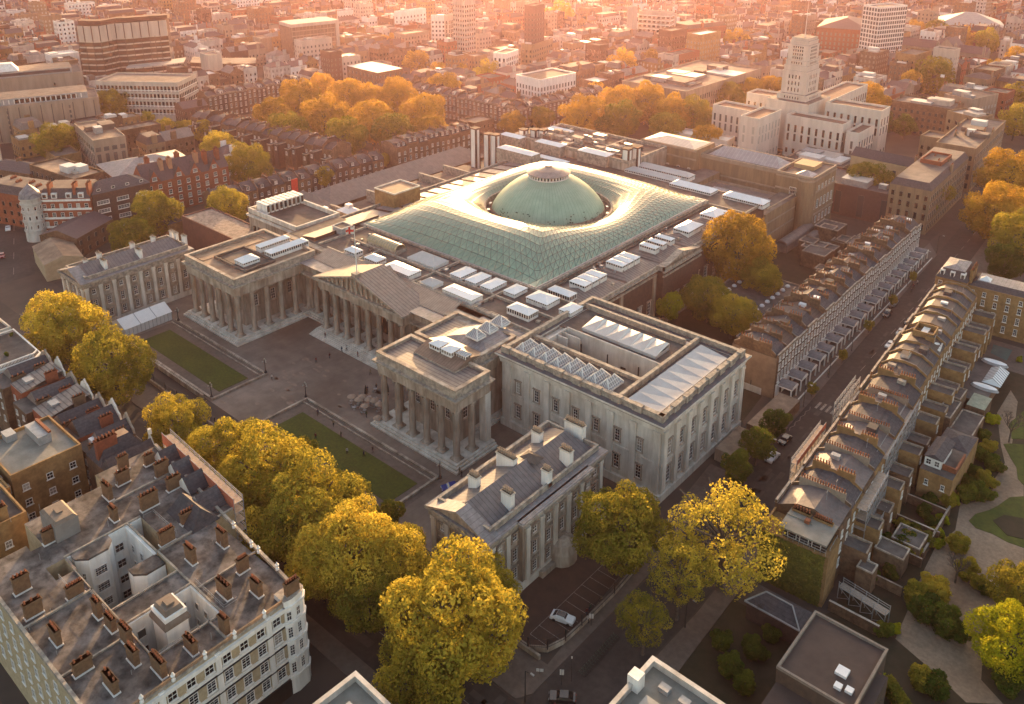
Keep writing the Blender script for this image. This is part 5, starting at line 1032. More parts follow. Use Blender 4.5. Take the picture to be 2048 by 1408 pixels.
# brick chimneys with terracotta pots standing in white flashings
for i, (x, y, ax) in enumerate([(29.4, -161, 'y'), (31.4, -164.9, 'x'), (27.7, -154.9, 'y'), (32.9, -155, 'y'), (38.2, -155.5, 'y'), (39.7, -161.1, 'y'), (38.0, -166.9, 'x'), (48.5, -158.2, 'y'), (50.6, -163.6, 'y'), (58.3, -157.6, 'x'), (66.3, -158.7, 'y'), (57.8, -163.2, 'x'), (72.2, -160, 'x'),
        (68.6, -163.6, 'x'), (75.2, -167.6, 'x'), (74.4, -172.7, 'x'), (74.4, -177.7, 'x'), (69.9, -179.3, 'x'), (50.7, -179.3, 'y'), (57.5, -178.8, 'x'), (49.8, -185.3, 'y'), (57.6, -185.2, 'x'), (66.0, -184.9, 'y'), (71.8, -183.5, 'x'), (43.3, -184.5, 'y'), (61.4, -178.6, 'x'), (65.8, -178.3, 'x'), (77.0, -156.6, 'y'), (25.5, -159, 'y'), (35.2, -177, 'y')]):
    random.seed(i); chimney(mb, x, y, Z, random.choice((1.9, 2.6, 3.2, 2.4)), .85, random.choice((2.4, 2.8, 3.2)), random.choice((3, 4, 5, 6)), mat('london_stock_brick', (.21, .12, .065), .92, (.13, .075, .042), 1.4, bump=.3), ax, cap=True, ph=.55, base=.22)
# tank rooms, dormer roofs, railings
q = M(); q.box(-3.1, -2, 0, 3.1, 2, 3.4, 0, 1); q.frustum(-3.1, -2, 3.1, 2, 3.4, 3.9, .5, 1, 1); q.box(-.8, -.5, 3.9, .8, .5, 4.2, 1); q.build('tank_room', [mat('grey_cladding', (.25, .235, .22), .7, (.2, .185, .175), .5), MATS['brown_membrane']], mb, (33.4, -174.2, Z))
for i, (x, y, w, d) in enumerate(((46.5, -153.6, 6, 4.5), (40, -152.6, 5, 4), (34.5, -152.0, 5, 3.8), (29, -151.8, 4.4, 3.6))):
    q = M(); q.hip(-w/2, -d/2, w/2, d/2, 0, 2.6, 0, gable=True, axis='y', gm=1); q.box(-w/2, -d/2, -.2, w/2, d/2, 0, 0); q.build('gabled_dormer', [SLATE, PAINT], mb, (x, y, Z+.2))
q = M(); q.hip(0, 0, 9, 5.6, 0, 3.2, 0, inset=1.4); q.build('slate_roof', SLATE, mb, (43, -159.8, Z))
for p in ([(41.5, -163.2), (41.5, -161.5), (50, -161.5)], [(52, -177.6), (58, -177.6)], [(62.8, -165.3), (71.3, -165.3), (71.3, -163)], [(71.9, -177), (71.9, -170)], [(45, -179.5), (51, -179.5)]):
    q = M()
    for a, b in zip(p[:-1], p[1:]):
        for z in (.5, 1.0): q.bar((*a, Z+z), (*b, Z+z), .05)
        n = max(1, int(math.hypot(b[0]-a[0], b[1]-a[1])/1.2))
        for k in range(n+1): q.bar((a[0]+(b[0]-a[0])*k/n, a[1]+(b[1]-a[1])*k/n, Z), (a[0]+(b[0]-a[0])*k/n, a[1]+(b[1]-a[1])*k/n, Z+1), .05)
    q.build('railing', METAL, mb)
# street facade: white pilaster strips, cream panels, dark string lines, balustrade and urns
q = M(); n = 10; y0, y1 = -188, -158.8
for k in range(n+1):
    y = y0+(y1-y0)*k/n
    if k % 3 == 0: q.box(E_-.05, y-.45, 4.2, E_+.25, y+.45, Z)
for z in (4.0, 7.6, 11.2, 14.8): q.box(E_-.05, y0, z-.55, E_+.18, y1, z, 0); q.box(E_-.05, y0, z-.75, E_+.34, y1, z-.58, 1)
q.box(E_-.1, y0, Z-.9, E_+.5, y1, Z-.2, 0); q.box(E_-.1, y0, 0, E_+.3, y1, 3.4, 2); q.build('facade_trim', [PAINT, IRON, DARK], mb)
for k in range(n):
    yy = y0+(y1-y0)*(k+.5)/n
    for z in (4.4, 8.0, 11.6, 15.1): put('window', window_mesh(1.5, 2.1 if z < 15 else 1.7), mb, (E_, yy, z), PI/2)
q = M(); q.prism([(E_-2.4, -158.8), (E_+.3, -158.8), (E_+.6, -157.6), (E_+.3, -155.4), (E_-.5, -154.6), (E_-2.4, -154.7)], 0, Z+.9, 0, 1)
for z in (4.0, 7.6, 11.2, 14.8, Z): q.prism([(E_-2.4, -159), (E_+.5, -159), (E_+.85, -157.6), (E_+.5, -155.2), (E_-.5, -154.35), (E_-2.4, -154.5)], z-.7, z-.2, 0)
q.build('corner_bay', [PAINT, CORNICE], mb)
for (a, b) in (((E_+.3, -158.8), (E_+.6, -157.6)), ((E_+.6, -157.6), (E_+.3, -155.4))):
    facade(mb, a, b, 1, [(4.3, .9, 2.2), (7.9, .9, 2.2), (11.5, .9, 2.2), (15.0, .9, 1.8)])
q = M()
for k in range(150): y = y0+k*.195; q.bar((E_-.1, y, Z+.5), (E_-.1, y, Z+1.05), .09)
q.box(E_-.25, y0, Z+1.05, E_+.05, y1, Z+1.15); tag(q.build('balustrade', mat('balustrade_stone', (.30, .19, .11), .9, (.22, .14, .08), 2), mb), kind='stuff')
urn = M().lathe([(.3, 0), (.3, .35), (.12, .5), (.3, .8), (.34, 1.0), (.14, 1.15), (.18, 1.35), (.02, 1.6)], 10).mesh('finial', PAINT)
for x, y in ((56.6, -154.3), (63, -154.9), (65.1, -154.9), (70.8, -155.1), (77.7, -162.2), (77.7, -167.4), (77.7, -172.3), (77.7, -177.3), (77.7, -182)): put('finial', urn, mb, (x, y, Z+.5))
facade(mb, (33, -188), (E_, -188), 11, [(4.4, 1.3, 2.0), (8, 1.3, 2.0), (11.6, 1.3, 2.0), (15.1, 1.3, 1.6)]); facade(mb, (51.5, -155.28), (23, -151) if False else (51.6, -155.28), 1, [])
scaffold(23, -149.6, 29, 1.8, 0, 19.2, math.radians(-3.4), 'scaffolding along the street front of the mansion block, with a red-brown sheeted top', net=1.4)
# yellow brick neighbours
yb = block('yellow_brick_building', 'yellow brick building with four rows of square sash windows, flat roof and tank room', 'building', None, -6, -174, 9.6, -160.4, 16.5, BRICKY, MATS['grey_membrane'], [(2.2, 1.3, 1.5), (5.6, 1.3, 1.5), (9.0, 1.3, 1.5), (12.6, 1.3, 1.5)], 3.4, 'SEN')
q = M(); q.box(-4, -166, 16.5, 3, -163.5, 18.4, 0); q.box(-3.8, -163.9, 18.4, 2.8, -163.3, 18.9, 1); q.box(-6, -170, 16.5, -3, -168, 18, 0); q.build('tank_room', [METAL, TERRA], yb)
yb = block('yellow_brick_building', 'yellow brick building cut by the left edge of the picture, with a plain side wall', 'building', None, 12, -184, 24, -176.5, 17.5, BRICKY, FELT, [(9.0, 1.2, 1.5), (12.6, 1.2, 1.5)], 4, 'E')
chimney(yb, 22, -181, 17.5, 4, 1.4, 2.8, 6, BRICKY, 'y')
block('rear_building', 'grey flat-roofed building beside the yellow brick one, at the left edge', 'building', None, -14, -186, 11.5, -175, 15.5, BRICKY, MATS['grey_membrane'], [(6, 1.2, 1.5), (9.5, 1.2, 1.5)], 4, 'E')
# mansard house with big brick chimney (between the yellow building and the scaffolded front)
mh = T('gabled_house', 'slate-roofed house with a large brick chimney beside the left end of the scaffolded front', 'house')
q = M(); q.box(10, -160, 0, 22.8, -150.4, 14.5, 0); q.build('wall', BRICK, mh)
q = M(); q.frustum(10, -160, 16.8, -150.4, 14.5, 18.2, 2.2, 0, 1); q.hip(16.8, -160, 22.8, -150.4, 14.5, 3.6, 0, gable=True, axis='y'); q.build('roof', [SLATE, TAN], mh)
q = M(); q.idx([(16.8, -150.6, 14.5), (22.8, -150.6, 14.5), (22.3, -150.6, 16), (21.2, -150.6, 17.1), (20.5, -150.6, 18.6), (19.8, -150.6, 19.2), (19.1, -150.6, 18.6), (18.4, -150.6, 17.1), (17.3, -150.6, 16)], [tuple(range(9))], [0]); q.box(19.5, -150.9, 19.1, 20.1, -150.3, 20.3); q.build('shaped_gable', STONE_L, mh)
chimney(mh, 14.6, -157.5, 15, 4.2, 1.2, 4.6, 6, BRICKR, 'y', ph=.6)
# row of slate and lead roofed houses with shaped gables on the street
rs = random.Random(8)
xs = [-38.5, -30.5, -24, -16.5, -9.5, -2.5, 4, 9.8]
for i in range(7):
    x0, x1 = xs[i]+.1, xs[i+1]; h = [14.5, 15.2, 14.0, 14.8, 14.2, 15.5, 14.6][i]
    t = T('shop_house', '%s house from the left in the shaped-gable row facing the street trees' % ORD[i], 'house', (0, 0, 0), 0, 'shaped-gable houses facing the street trees')
    yb_ = -160.5+rs.uniform(-1.5, 1); q = M(); q.box(x0, yb_, 0, x1, -149.4, h-.6, 0, 1); q.build('wall', [BRICKR if i % 2 else BRICK, FELT], t)
    q = M(); xm = (x0+x1)/2
    if i in (1, 3): q.idx([(x0, yb_, h-.6), (x1, yb_, h-.6), (x1, -150, h+1.2), (x0, -150, h+1.2)], [(0, 1, 2, 3)], [1])
    else: q.hip(x0, yb_+3, x1, -149.6, h-.6, 2.8, 0, gable=True, axis='y', gm=1)
    q.build('roof', [SLATE, LEADY], t)
    q = M(); n = 9; pts = [(x0, h-.8), (x1, h-.8), (x1-.2, h+.6), (x1-1.2, h+1.2), (x1-1.8, h+2.3), (xm+.6, h+2.8), (xm, h+3.6), (xm-.6, h+2.8), (x0+1.8, h+2.3), (x0+1.2, h+1.2), (x0+.2, h+.6)]
    q.face([(a, -149.35, b) for a, b in pts]); q.face([(a, -149.75, b) for a, b in pts][::-1]); 
    for (a, b), (c, d) in zip(pts, pts[1:]+pts[:1]): q.face([(a, -149.35, b), (a, -149.75, b), (c, -149.75, d), (c, -149.35, d)])
    q.build('shaped_gable', STONE_L if i % 2 else STONE, t)
    chimney(t, x1-.4, -152.5, h-.8, 2.6, .8, 2.7, 4, BRICKR if i % 3 else BRICK, 'y', ph=.5)
    if i % 2 == 0: chimney(t, x1-.4, -157.5, h-.8, 3.0, .7, 2.1, 3, BRICK, 'y', ph=.5)
    M().box(x0+1.5, -157.5, h-.5, x0+4, -155.6, h+.5, 0).build('rooflight', METAL if i % 2 else WHITE, t)
    facade(t, (x1, -149.4), (x0, -149.4), 3, [(1, 1.2, 2), (4.6, 1.1, 2), (8, 1.1, 1.9), (11.2, 1.1, 1.6)]); facade(t, (x0, yb_), (x1, yb_), 2, [(4.6, 1, 1.5), (8, 1, 1.5), (11, 1, 1.3)])
# white balustraded corner building with a roof garden
wb = T('white_corner_building', 'white stucco building with a balustraded roof garden at the left edge', 'building')
q = M(); q.prism([(-57, -160.5), (-39.2, -160.5), (-39.2, -150.4), (-40.6, -149), (-57, -148.6)], 0, 14.6, 0, 1); q.build('wall', [PAINT, FELT], wb)
q = M(); q.wallrun([(-57, -160.5), (-39.2, -160.5), (-39.2, -150.4), (-40.6, -149), (-57, -148.6)], 14.2, 14.5, -.35, 0); q.wallrun([(-56.8, -160.3), (-39.4, -160.3), (-39.4, -150.6), (-40.7, -149.2), (-56.8, -148.8)], 15.2, 15.5, .3, 0)
for k in range(30): q.box(-56.6+k*.58, -160.3, 14.6, -56.4+k*.58, -160.1, 15.2); q.box(-39.6, -160.1+k*.32, 14.6, -39.4, -160+k*.32, 15.2)
q.build('balustrade', PAINT, wb)
facade(wb, (-57, -160.5), (-39.2, -160.5), 5, [(4, 1.1, 2), (7.6, 1.1, 2), (11, 1.1, 1.8)]); facade(wb, (-39.2, -160.5), (-39.2, -150.4), 3, [(7.6, 1.1, 2), (11, 1.1, 1.8)])
for k in range(9):
    x, y = rs.uniform(-56, -41), rs.choice((-150.2, -159.4, -155)); put('planter_shrub', cached('shrubs', lambda: crown_mesh('planter_shrub', .9, .7, 260, .22, 3, GREEN, nb=6)), wb, (x, y, 15.2), k)
block('left_edge_building', 'pale building with a white roof cabin at the left edge of the picture', 'building', None, -78, -163, -58, -149, 15, RENDER, FELT, [(7.6, 1.1, 2), (11, 1.1, 1.8)], 3.6, 'SE')
tag(M().box(-69, -154, 15.7, -64, -151, 18.4).build('roof_cabin', PAINT), 'white cabin on the roof at the left edge of the picture', 'roof cabin')
# buildings at the bottom edge
def bottom(name, label, x0, y0, x1, y1, h, rz, white, extra=None):
    t = T(name, label, 'building', (x0, y0, 0), rz); w, d = x1-x0, y1-y0
    q = M(); q.box(0, 0, 0, w, d, h-.6, 0, 1); q.build('wall', [white, MATS['grey_membrane']], t)
    q = M(); q.ring(-.4, -.4, w+.4, d+.4, h-1.4, h-.7, 1.2, 0); q.ring(0, 0, w, d, h-.7, h+.5, .45, 0); q.ring(-.12, -.12, w+.12, d+.12, h+.5, h+.68, .7, 0); q.build('parapet', white, t)
    facade(t, (w, d), (0, d), max(2, int(w/3.2)), [(4, 1.1, 2), (7.6, 1.1, 2), (11.2, 1.1, 1.8)]); facade(t, (0, d), (0, 0), max(2, int(d/3.2)), [(4, 1.1, 2), (7.6, 1.1, 2), (11.2, 1.1, 1.8)]); return t
t = bottom('white_parapet_building', 'dark flat roof inside a white parapet, bottom edge left of the big plane tree', 94.5, -176, 112, -158.6, 16.6, math.radians(-2), RENDER)
M().box(3, 12, 16, 5.4, 14, 16.9).build('roof_hatch', METAL, t); M().box(1.2, 8.5, 16, 2.4, 10, 16.8).build('roof_hatch', METAL, t); M().box(8, 9, 16, 8.25, 17, 16.3).build('roof_joint', CORNICE, t)
t = bottom('white_parapet_building', 'grey vented roof inside a white parapet at the bottom centre', 126.0, -147, 146, -127.9, 16.6, math.radians(-1), RENDER)
q = M(); q.box(3, 4, 16, 15, 13, 17.3); q.build('roof_deck', mat('pale_membrane', (.36, .34, .31), .8, (.28, .265, .24), .5), t)
for p in ((6, 11), (9.5, 8.5), (13, 6), (5, 7)): M().lathe([(.55, 0), (.55, .2), (.3, .3), (.35, .7), (.05, .8)], 10).build('roof_vent', METAL, t, (*p, 17.3))
for k in range(5): M().box(-.8, -.6, 0, .8, .6, .8).build('roof_hatch', METAL, t, (4+k*3.3, 16.2, 16))
M().box(-.9, -.9, 0, .9, .9, 3.0).build('corner_pier', PAINT, t, (0.5, 14, 15.5))
t = T('dark_roofed_building', 'low building with dark flat roofs on two levels and three small skylights, bottom right', 'building')
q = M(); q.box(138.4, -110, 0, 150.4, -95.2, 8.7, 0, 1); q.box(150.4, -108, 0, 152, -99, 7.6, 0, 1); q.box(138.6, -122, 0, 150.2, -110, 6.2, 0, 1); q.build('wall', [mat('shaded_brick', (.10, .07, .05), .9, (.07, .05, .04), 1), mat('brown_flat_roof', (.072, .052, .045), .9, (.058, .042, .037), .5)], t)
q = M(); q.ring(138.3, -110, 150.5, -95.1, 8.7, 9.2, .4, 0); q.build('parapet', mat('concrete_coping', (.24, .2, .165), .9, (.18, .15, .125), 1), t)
for x, y, w in ((146.5, -104, .9), (147, -107, .55), (148.6, -106.6, .55)): M().box(-w, -w, 0, w, w, .5).build('skylight', WHITE, t, (x, y, 8.7))
t = T('low_slate_house', 'low house with a dark hipped slate roof edged in pale lead, below the ivy wall', 'house'); q = M(); q.box(126.5, -95.6, 0, 136.2, -91, 4, 0); q.build('wall', BRICKD, t)
q = M(); q.hip(126.2, -96, 136.5, -90.6, 4, 1.8, 0); q.build('roof', SLATE, t)
q = M(); q.bar((126.2, -96, 4.05), (128.9, -93.3, 5.85), .22); q.bar((136.5, -96, 4.05), (133.8, -93.3, 5.85), .22); q.bar((128.9, -93.3, 5.85), (133.8, -93.3, 5.85), .22); q.bar((126.2, -96, 4.05), (136.5, -96, 4.05), .25); q.build('lead_ridge', METAL, t)

# ================================================================ THE CITY BEYOND
TANST = mat('tan_stone', (.33, .26, .20), .9, (.24, .19, .145), .4, streak=True)
PINKC = mat('pale_concrete', (.50, .44, .38), .85, (.38, .33, .285), .3, streak=True)
GREYR = mat('grey_flat_roof', (.20, .17, .15), .9, (.13, .11, .10), .3, blotch=(.08, (.65, .62, .6)))
WROOF = mat('white_roof_membrane', (.62, .60, .57), .6, (.5, .48, .46), .3)
SENATE = mat('white_limestone', (.64, .57, .50), .85, (.52, .46, .40), .35, streak=True)
KEB = mat('brown_stone_gallery', (.27, .185, .11), .9, (.19, .13, .08), .5, streak=True, bump=.2)
BRONZE = mat('bronze_glass', (.06, .035, .025), .2, (.035, .022, .018), .6, spec=.8)
RES = []                                                     # places already built on: (x, y, radius)
def CB(name, label, cx, cy, w, d, rz, h, wm, rm=None, rows=None, bay=3.6, roof='flat', rh=2.5, par=.8, sides='SENW', ww=1.3, wh=1.7, fh=3.5, z0=0, group=None, cat='building', fm=None, bands=None, res=True, chim=0, top=None, seed=0):
    t = T(name, label, cat, (cx, cy, z0), rz, group); a, b = w/2, d/2; rm = rm or GREYR; H = h-z0
    if res: RES.append((cx, cy, a, b, rz))
    q = M(); q.box(-a, -b, 0, a, b, H, 0, 1, bot=False)
    if roof == 'flat':
        if par: q.ring(-a, -b, a, b, H, H+par, .35, 0)
    elif roof == 'mansard': q.frustum(-a, -b, a, b, H, H+rh, 1.5, 1, 2)
    else: q.hip(-a, -b, a, b, H, rh, 1, gable=(roof == 'gable'), gm=0 if roof == 'gable' else None, over=.2)
    q.build('wall', [wm, rm, GREYR], t)
    if rows is None: rows = [(1.0+fh*k, ww, wh) for k in range(max(1, int((H-.6)/fh)))]
    wq = M(); S = {'S': ((-a, -b), (a, -b)), 'E': ((a, -b), (a, b)), 'N': ((a, b), (-a, b)), 'W': ((-a, b), (-a, -b))}
    for s in sides:
        p, r = S[s]; L = math.hypot(r[0]-p[0], r[1]-p[1]); winstuff(wq, p, r, max(1, int(L/bay)), rows, fr=0)
    if wq.f: tag(wq.build('windows', [fm or PAINT, GLASSD], t), kind='stuff')
    if bands:
        q = M()
        for k in range(int(H/bands)): z = bands*(k+1); q.ring(-a-.15, -b-.15, a+.15, b+.15, z-.5, z, .3, 0)
        q.build('floor_band', PAINT, t)
    rs = random.Random(seed+int(cx*7+cy))
    if chim:
        for k in range(chim):
            x = -a+.4+(w-.8)*k/max(1, chim-1) if chim > 1 else 0; y = rs.uniform(-b*.4, b*.4); q = M(); q.box(x-.35, y-1.3, H-.5, x+.35, y+1.3, H+2.2+(rh*.5 if roof != 'flat' else 0), 0)
            zt = H+2.2+(rh*.5 if roof != 'flat' else 0)
            for j in range(4): q.cyl(x, y-1+j*.66, zt, zt+.6, .15, .12, 6, 1)
            q.build('chimney', [wm, TERRA], t)
    if top:
        for k in range(top):
            x, y, s = rs.uniform(-a*.6, a*.6), rs.uniform(-b*.6, b*.6), rs.uniform(1.2, min(a, b)*.45+1.3); hh = rs.uniform(.8, 3); zt = H if roof != 'mansard' else H+rh
            M().box(x-s, y-s*.7, zt, x+s, y+s*.7, zt+hh, 0).build('roof_plant', [METAL, GREYR, WROOF, PINKC][rs.randrange(4)], t)
    return t
def FB(name, label, p0, p1, dep, h, wm, **k):
    "building whose east face runs p0 -> p1"
    d = Vector(p1)-Vector(p0); L = d.length; an = math.atan2(d.y, d.x)-PI/2; u = Vector((math.cos(an), math.sin(an))); c = (Vector(p0)+Vector(p1))/2-u*dep/2
    return CB(name, label, c.x, c.y, dep, L, an, h, wm, **k)
# ---- left: corner turret, striped mansions, gabled mansions
t = FB('mansion_block', 'red and cream striped mansion block with slate mansard and tall red chimneys', (-155.5, -103.0), (-142.6, -90), 13, 15.5, BRICKR, rm=SLATE, roof='mansard', rh=3.6, rows=[], res=True)
facade(t, (6.5, -9.1), (6.5, 9.1), 6, [(1.2, 1.3, 1.8), (4.7, 1.3, 1.8), (8.2, 1.3, 1.8), (11.7, 1.3, 1.8)])
q = M()
for z in (3.9, 7.4, 10.9, 14.4): q.box(6.45, -9.2, z, 6.6, 9.2, z+.8)
q.build('cream_band', PAINT, t)
for y in (-7, -3.6, 1.6, 6): d_ = M().box(4.6, y-1, 15.6, 6.6, y+1, 17.6).build('dormer', PAINT, t); put('window', window_mesh(1.5, 1.5, 'plain'), d_, (6.62, y, 15.8), PI/2)
for y in (-5.4, 3.6, 8.6): chimney(t, 4.4, y, 15.5, 3.2, .9, 5.6, 3, BRICKR, 'x')
t = T('corner_turret', 'round white banded corner turret with a lead cone roof', 'turret', (-156.8, -105.4, 0)); q = M(); q.cyl(0, 0, 0, 16.6, 3.6, 3.4, 20, 0)
for z in (4, 7.6, 11.2, 14.4, 16.4): q.cyl(0, 0, z, z+.5, 3.85, 3.85, 20, 0)
q.build('wall', RENDER, t); M().lathe([(3.9, 16.9), (3.3, 18.6), (1.6, 20.4), (.2, 21.8)], 20).build('cone_roof', LEAD, t)
for z in (5, 8.6, 12.2):
    for k in range(4): a = -1.3+k*.62; put('window', window_mesh(.9, 1.6, 'plain'), t, (3.5*math.cos(a), 3.5*math.sin(a), z), a+PI/2)
RES.append((-157, -105, 5, 5, 0))
t = FB('office_block', 'dark brick block with square groups of white windows and a slate top', (-142.9, -89), (-140.6, -67.5), 12, 16.2, BRICKD, rm=SLATE, roof='hip', rh=3.4, rows=[])
for y in (-7.2, 0, 7.2):
    for z in (1.6, 5.0, 8.4, 11.8): put('window', window_mesh(4.4, 1.6), t, (6, y, z), PI/2)
for k in range(4): put('window', window_mesh(1.3, 1.0, 'plain'), t, (5.2, -8+k*5.3, 16.9), PI/2)
t = FB('gabled_mansions', 'red brick gabled mansion block with tall pale-capped chimneys', (-147.2, -66.5), (-144.0, -31.5), 12, 13.5, BRICKR, rm=mat('plum_slate', (.10, .07, .075), .7, (.07, .05, .055), 1.2), roof='gable', rh=6.5, rows=[])
L2 = 17.5
facade(t, (6, -L2), (6, L2), 9, [(1.0, 1.4, 1.9), (4.2, 1.4, 1.9), (7.4, 1.4, 1.9), (10.5, 1.4, 1.8)]); facade(t, (6, L2), (-6, L2), 2, [(4.2, 1.4, 1.9), (7.4, 1.4, 1.9)])
for y in (-13.6, -3.6, 3.2, 11.4):
    q = M(); q.idx([(6.12, y-2.6, 13.4), (6.12, y+2.6, 13.4), (6.12, y, 18.2), (1.5, y, 18.2), (3.4, y-2.6, 13.4), (3.4, y+2.6, 13.4)], [(0, 1, 2), (1, 5, 3, 2), (4, 0, 2, 3)], [0, 1, 1]); g_ = q.build('gable', [BRICKR, SLATE], t); put('window', window_mesh(1.8, 1.5), g_, (6.15, y, 14.2), PI/2)
for x, y in ((2, -9), (2, -5.4), (2, 5.6), (3, 9), (2.5, 14.6), (-4, -12), (-3, 0)): chimney(t, x, y, 15, 2.2, 1.5, 6.2, 3, BRICKR if x != 2 else mat('pale_red_brick', (.42, .22, .13), .9, (.34, .17, .1), 1), 'x')
t = CB('frame_roofed_building', 'brown building with a timber frame structure on its flat roof', -186, -80, 34, 13, .1, 15, BRICK, TAN, top=5, chim=0)
CB('lead_roofed_hall', 'pale lead-roofed halls behind the gabled mansions', -178, -50, 26, 34, -.15, 12, BRICK, rm=LEAD, roof='hip', rh=3.5, chim=3, top=4)
CB('long_office_building', 'long grey office building with tall window strips and a flat pale roof', *(-223.6, -48.6, 37.0, 13.7, -0.209), 18, TANST, TAN, rows=[(1, 1.6, 5), (7, 1.6, 5), (13.2, 2.2, 2)], bay=3.2, top=3)
CB('street_building', 'white-banded block beside the road in the upper left', -262, -95, 20, 30, -.35, 13, RENDER, FELT, top=3)
CB('street_building', 'dark corner block with tall brown chimneys left of the round turret', -178, -99, 30, 13, .35, 13, BRICKR, SLATE, roof='mansard', rh=3, chim=6); CB('street_building', 'low dark roofed block by the road, farther left', -215, -88, 26, 12, .35, 12, BRICK, SLATE, roof='hip', chim=3)
CB('brown_house', 'dark brown low house row behind the left residence', -138, -98, 15, 20, .5, 7.6, BRICK, MATS['plum_slate'], roof='gable', rh=2.6, par=0); CB('tan_gabled_building', 'tan rendered building with a blank gable next to the left residence', -124, -111, 20, 12, -.2, 6, mat('tan_render', (.42, .33, .22), .9, (.33, .26, .17), .5), TAN, rows=[], roof='gable', rh=2)
CB('brown_house', 'small yellow brick house behind the golden trees left', -121, -70, 10, 9, 0, 7, BRICKY, SLATE, roof='hip', rh=2.5)
# long low stained roof beside the west wing
t = CB('long_low_building', 'long low brown building with a mossy stained flat roof beside the west colonnade', -87.5, -67, 41, 12, 0, 11.8, mat('red_brown_wall', (.16, .07, .05), .9, (.11, .05, .04), .6), mat('mossy_roof', (.36, .29, .24), .95, (.15, .11, .09), .9, detail=8), rows=[], par=.5)
# ---- stone blocks, striped office, wavy tower
t = FB('stone_block', 'long windowless stone block with tall dark slots and a recessed attic, left edge', (-316, -100), (-286, -20), 26, 18.6, TANST, rows=[(2+2.6*k, .9, 1.6) for k in range(6)], bay=26, sides='E')
q = M(); q.box(-10, -38, 18.6, 9, 38, 22, 0, 1); q.box(9.0, -35, 19.3, 9.12, -4, 21.3, 2); q.box(9.0, 4, 19.3, 9.12, 33, 21.3, 2)
for k in range(30): q.box(9.1, -35+k*2.4, 19.2, 9.25, -34.5+k*2.4, 21.4, 3)
q.build('attic', [METAL, TAN, GLASSD, PAINT], t)
q = M()
for k in range(17): q.box(13, -40+k*5, 1, 13.3, -39.6+k*5, 18, 0)
q.build('wall_rib', mat('dark_joint', (.12, .095, .08), .9), t)
t = FB('stone_block', 'second windowless stone block behind the first, with a white plant roof', (-372, -90), (-342, -3), 28, 22, TANST, rows=[(3+2.6*k, .9, 1.6) for k in range(6)], bay=28, sides='E', top=3)
q = M(); q.box(-10, -40, 22, 9, 41, 25, 0, 1); q.box(9, -10, 22.8, 9.1, 40, 24.4, 2)
q.build('attic', [METAL, TAN, GLASSD], t); M().frustum(-6, -8, 6, 14, 25, 29, 3).build('plant_roof', PAINT, t)
CB('dark_roof_block', 'broad dark brown block with bright rooflights in the upper left', -455, -60, 60, 40, -.3, 24, mat('dark_brown_block', (.11, .075, .055), .85), GREYR, rows=[], top=6)
t = FB('striped_office', 'office block with four white-banded window storeys in front of the wavy tower', (-313, -9), (-274.7, 19.3), 24, 21.5, PINKC, rows=[(3.6+4.4*k, 1.3, 3.0) for k in range(4)], bay=2.1, fm=STEEL, bands=4.4, sides='EN')
# wavy tower
def wavy(pts, z0, z1, dep, name, parent, mats, fh=3.7, panel=0):
    P2 = [Vector(p) for p in pts]; back = [p+Vector((-.72, .5))*dep for p in P2]; poly = [tuple(p) for p in P2]+[tuple(p) for p in back[::-1]]
    q = M(); q.prism(poly, z0, z1, 0, 2); n = int((z1-panel-z0)/fh)
    for k in range(n+1):
        z = z0+k*fh; off = [p+Vector((.3, -.25)) for p in P2]; q.prism([tuple(p) for p in off]+[tuple(p) for p in back[::-1]], z-.55, z+.35, 1)
    if panel: q.prism([tuple(p+Vector((.4, -.3))) for p in P2]+[tuple(p) for p in back[::-1]], z1-panel, z1, 1, 2)
    o = q.build(name, mats, parent)
    r = M()
    for i, (a, b) in enumerate(zip(P2[:-1], P2[1:])):
        L = (b-a).length; m_ = max(1, int(L/3.2))
        for k in range(m_): p = a.lerp(b, k/m_); r.bar((p.x+.3, p.y-.25, z0), (p.x+.3, p.y-.25, z1-panel), .25)
        if panel: r.bar((a.x+.55, a.y-.4, z1-panel), (a.x+.55, a.y-.4, z1), .45)
    r.build('mullion', BRICKD, o); return o
t = T('wavy_tower', 'wavy tower with pale top panels and bands of bronze glass, some windows lit', 'tower')
f = [(-391.0, 18.0), (-386.5, 20.2), (-382.0, 23.1), (-379.1, 26.7), (-380.6, 32.3), (-382.6, 38.6), (-379.4, 42.5), (-378.1, 47.0), (-376.8, 51.9), (-375.6, 56.9), (-372.8, 62.7), (-371.8, 67.6)]
wavy(f, 10, 42, 16, 'upper_storeys', t, [BRONZE, PINKC, GREYR], panel=9.5); M().prism([(p[0]-4, p[1]+3) for p in f]+[(p[0]-10, p[1]+8) for p in f[::-1]], 42, 44.5).build('roof_plant', BRICKD, t)
f = [(-411.7, 26.1), (-400.2, 26.7), (-387.3, 26.5), (-383.8, 31.7), (-385.9, 39.1), (-388.9, 45.8)]
wavy(f, 2, 24, 16, 'lower_storeys', t, [BRONZE, PINKC, GREYR])
q = M()
for i, z in ((1, 14), (2, 14), (3, 14), (2, 10.4), (3, 10.4), (0, 17.6)):
    a, b = Vector(f[i]), Vector(f[i+1])
    for k in range(3): p = a.lerp(b, .2+.25*k); r_ = a.lerp(b, .32+.25*k); o_ = Vector((.12, -.1)); q.face([(p.x+o_.x, p.y+o_.y, z), (r_.x+o_.x, r_.y+o_.y, z), (r_.x+o_.x, r_.y+o_.y, z+1.6), (p.x+o_.x, p.y+o_.y, z+1.6)])
tag(q.build('lit_windows', LIT, t), kind='stuff')
RES.append((-385, 50, 42, 40, .8))
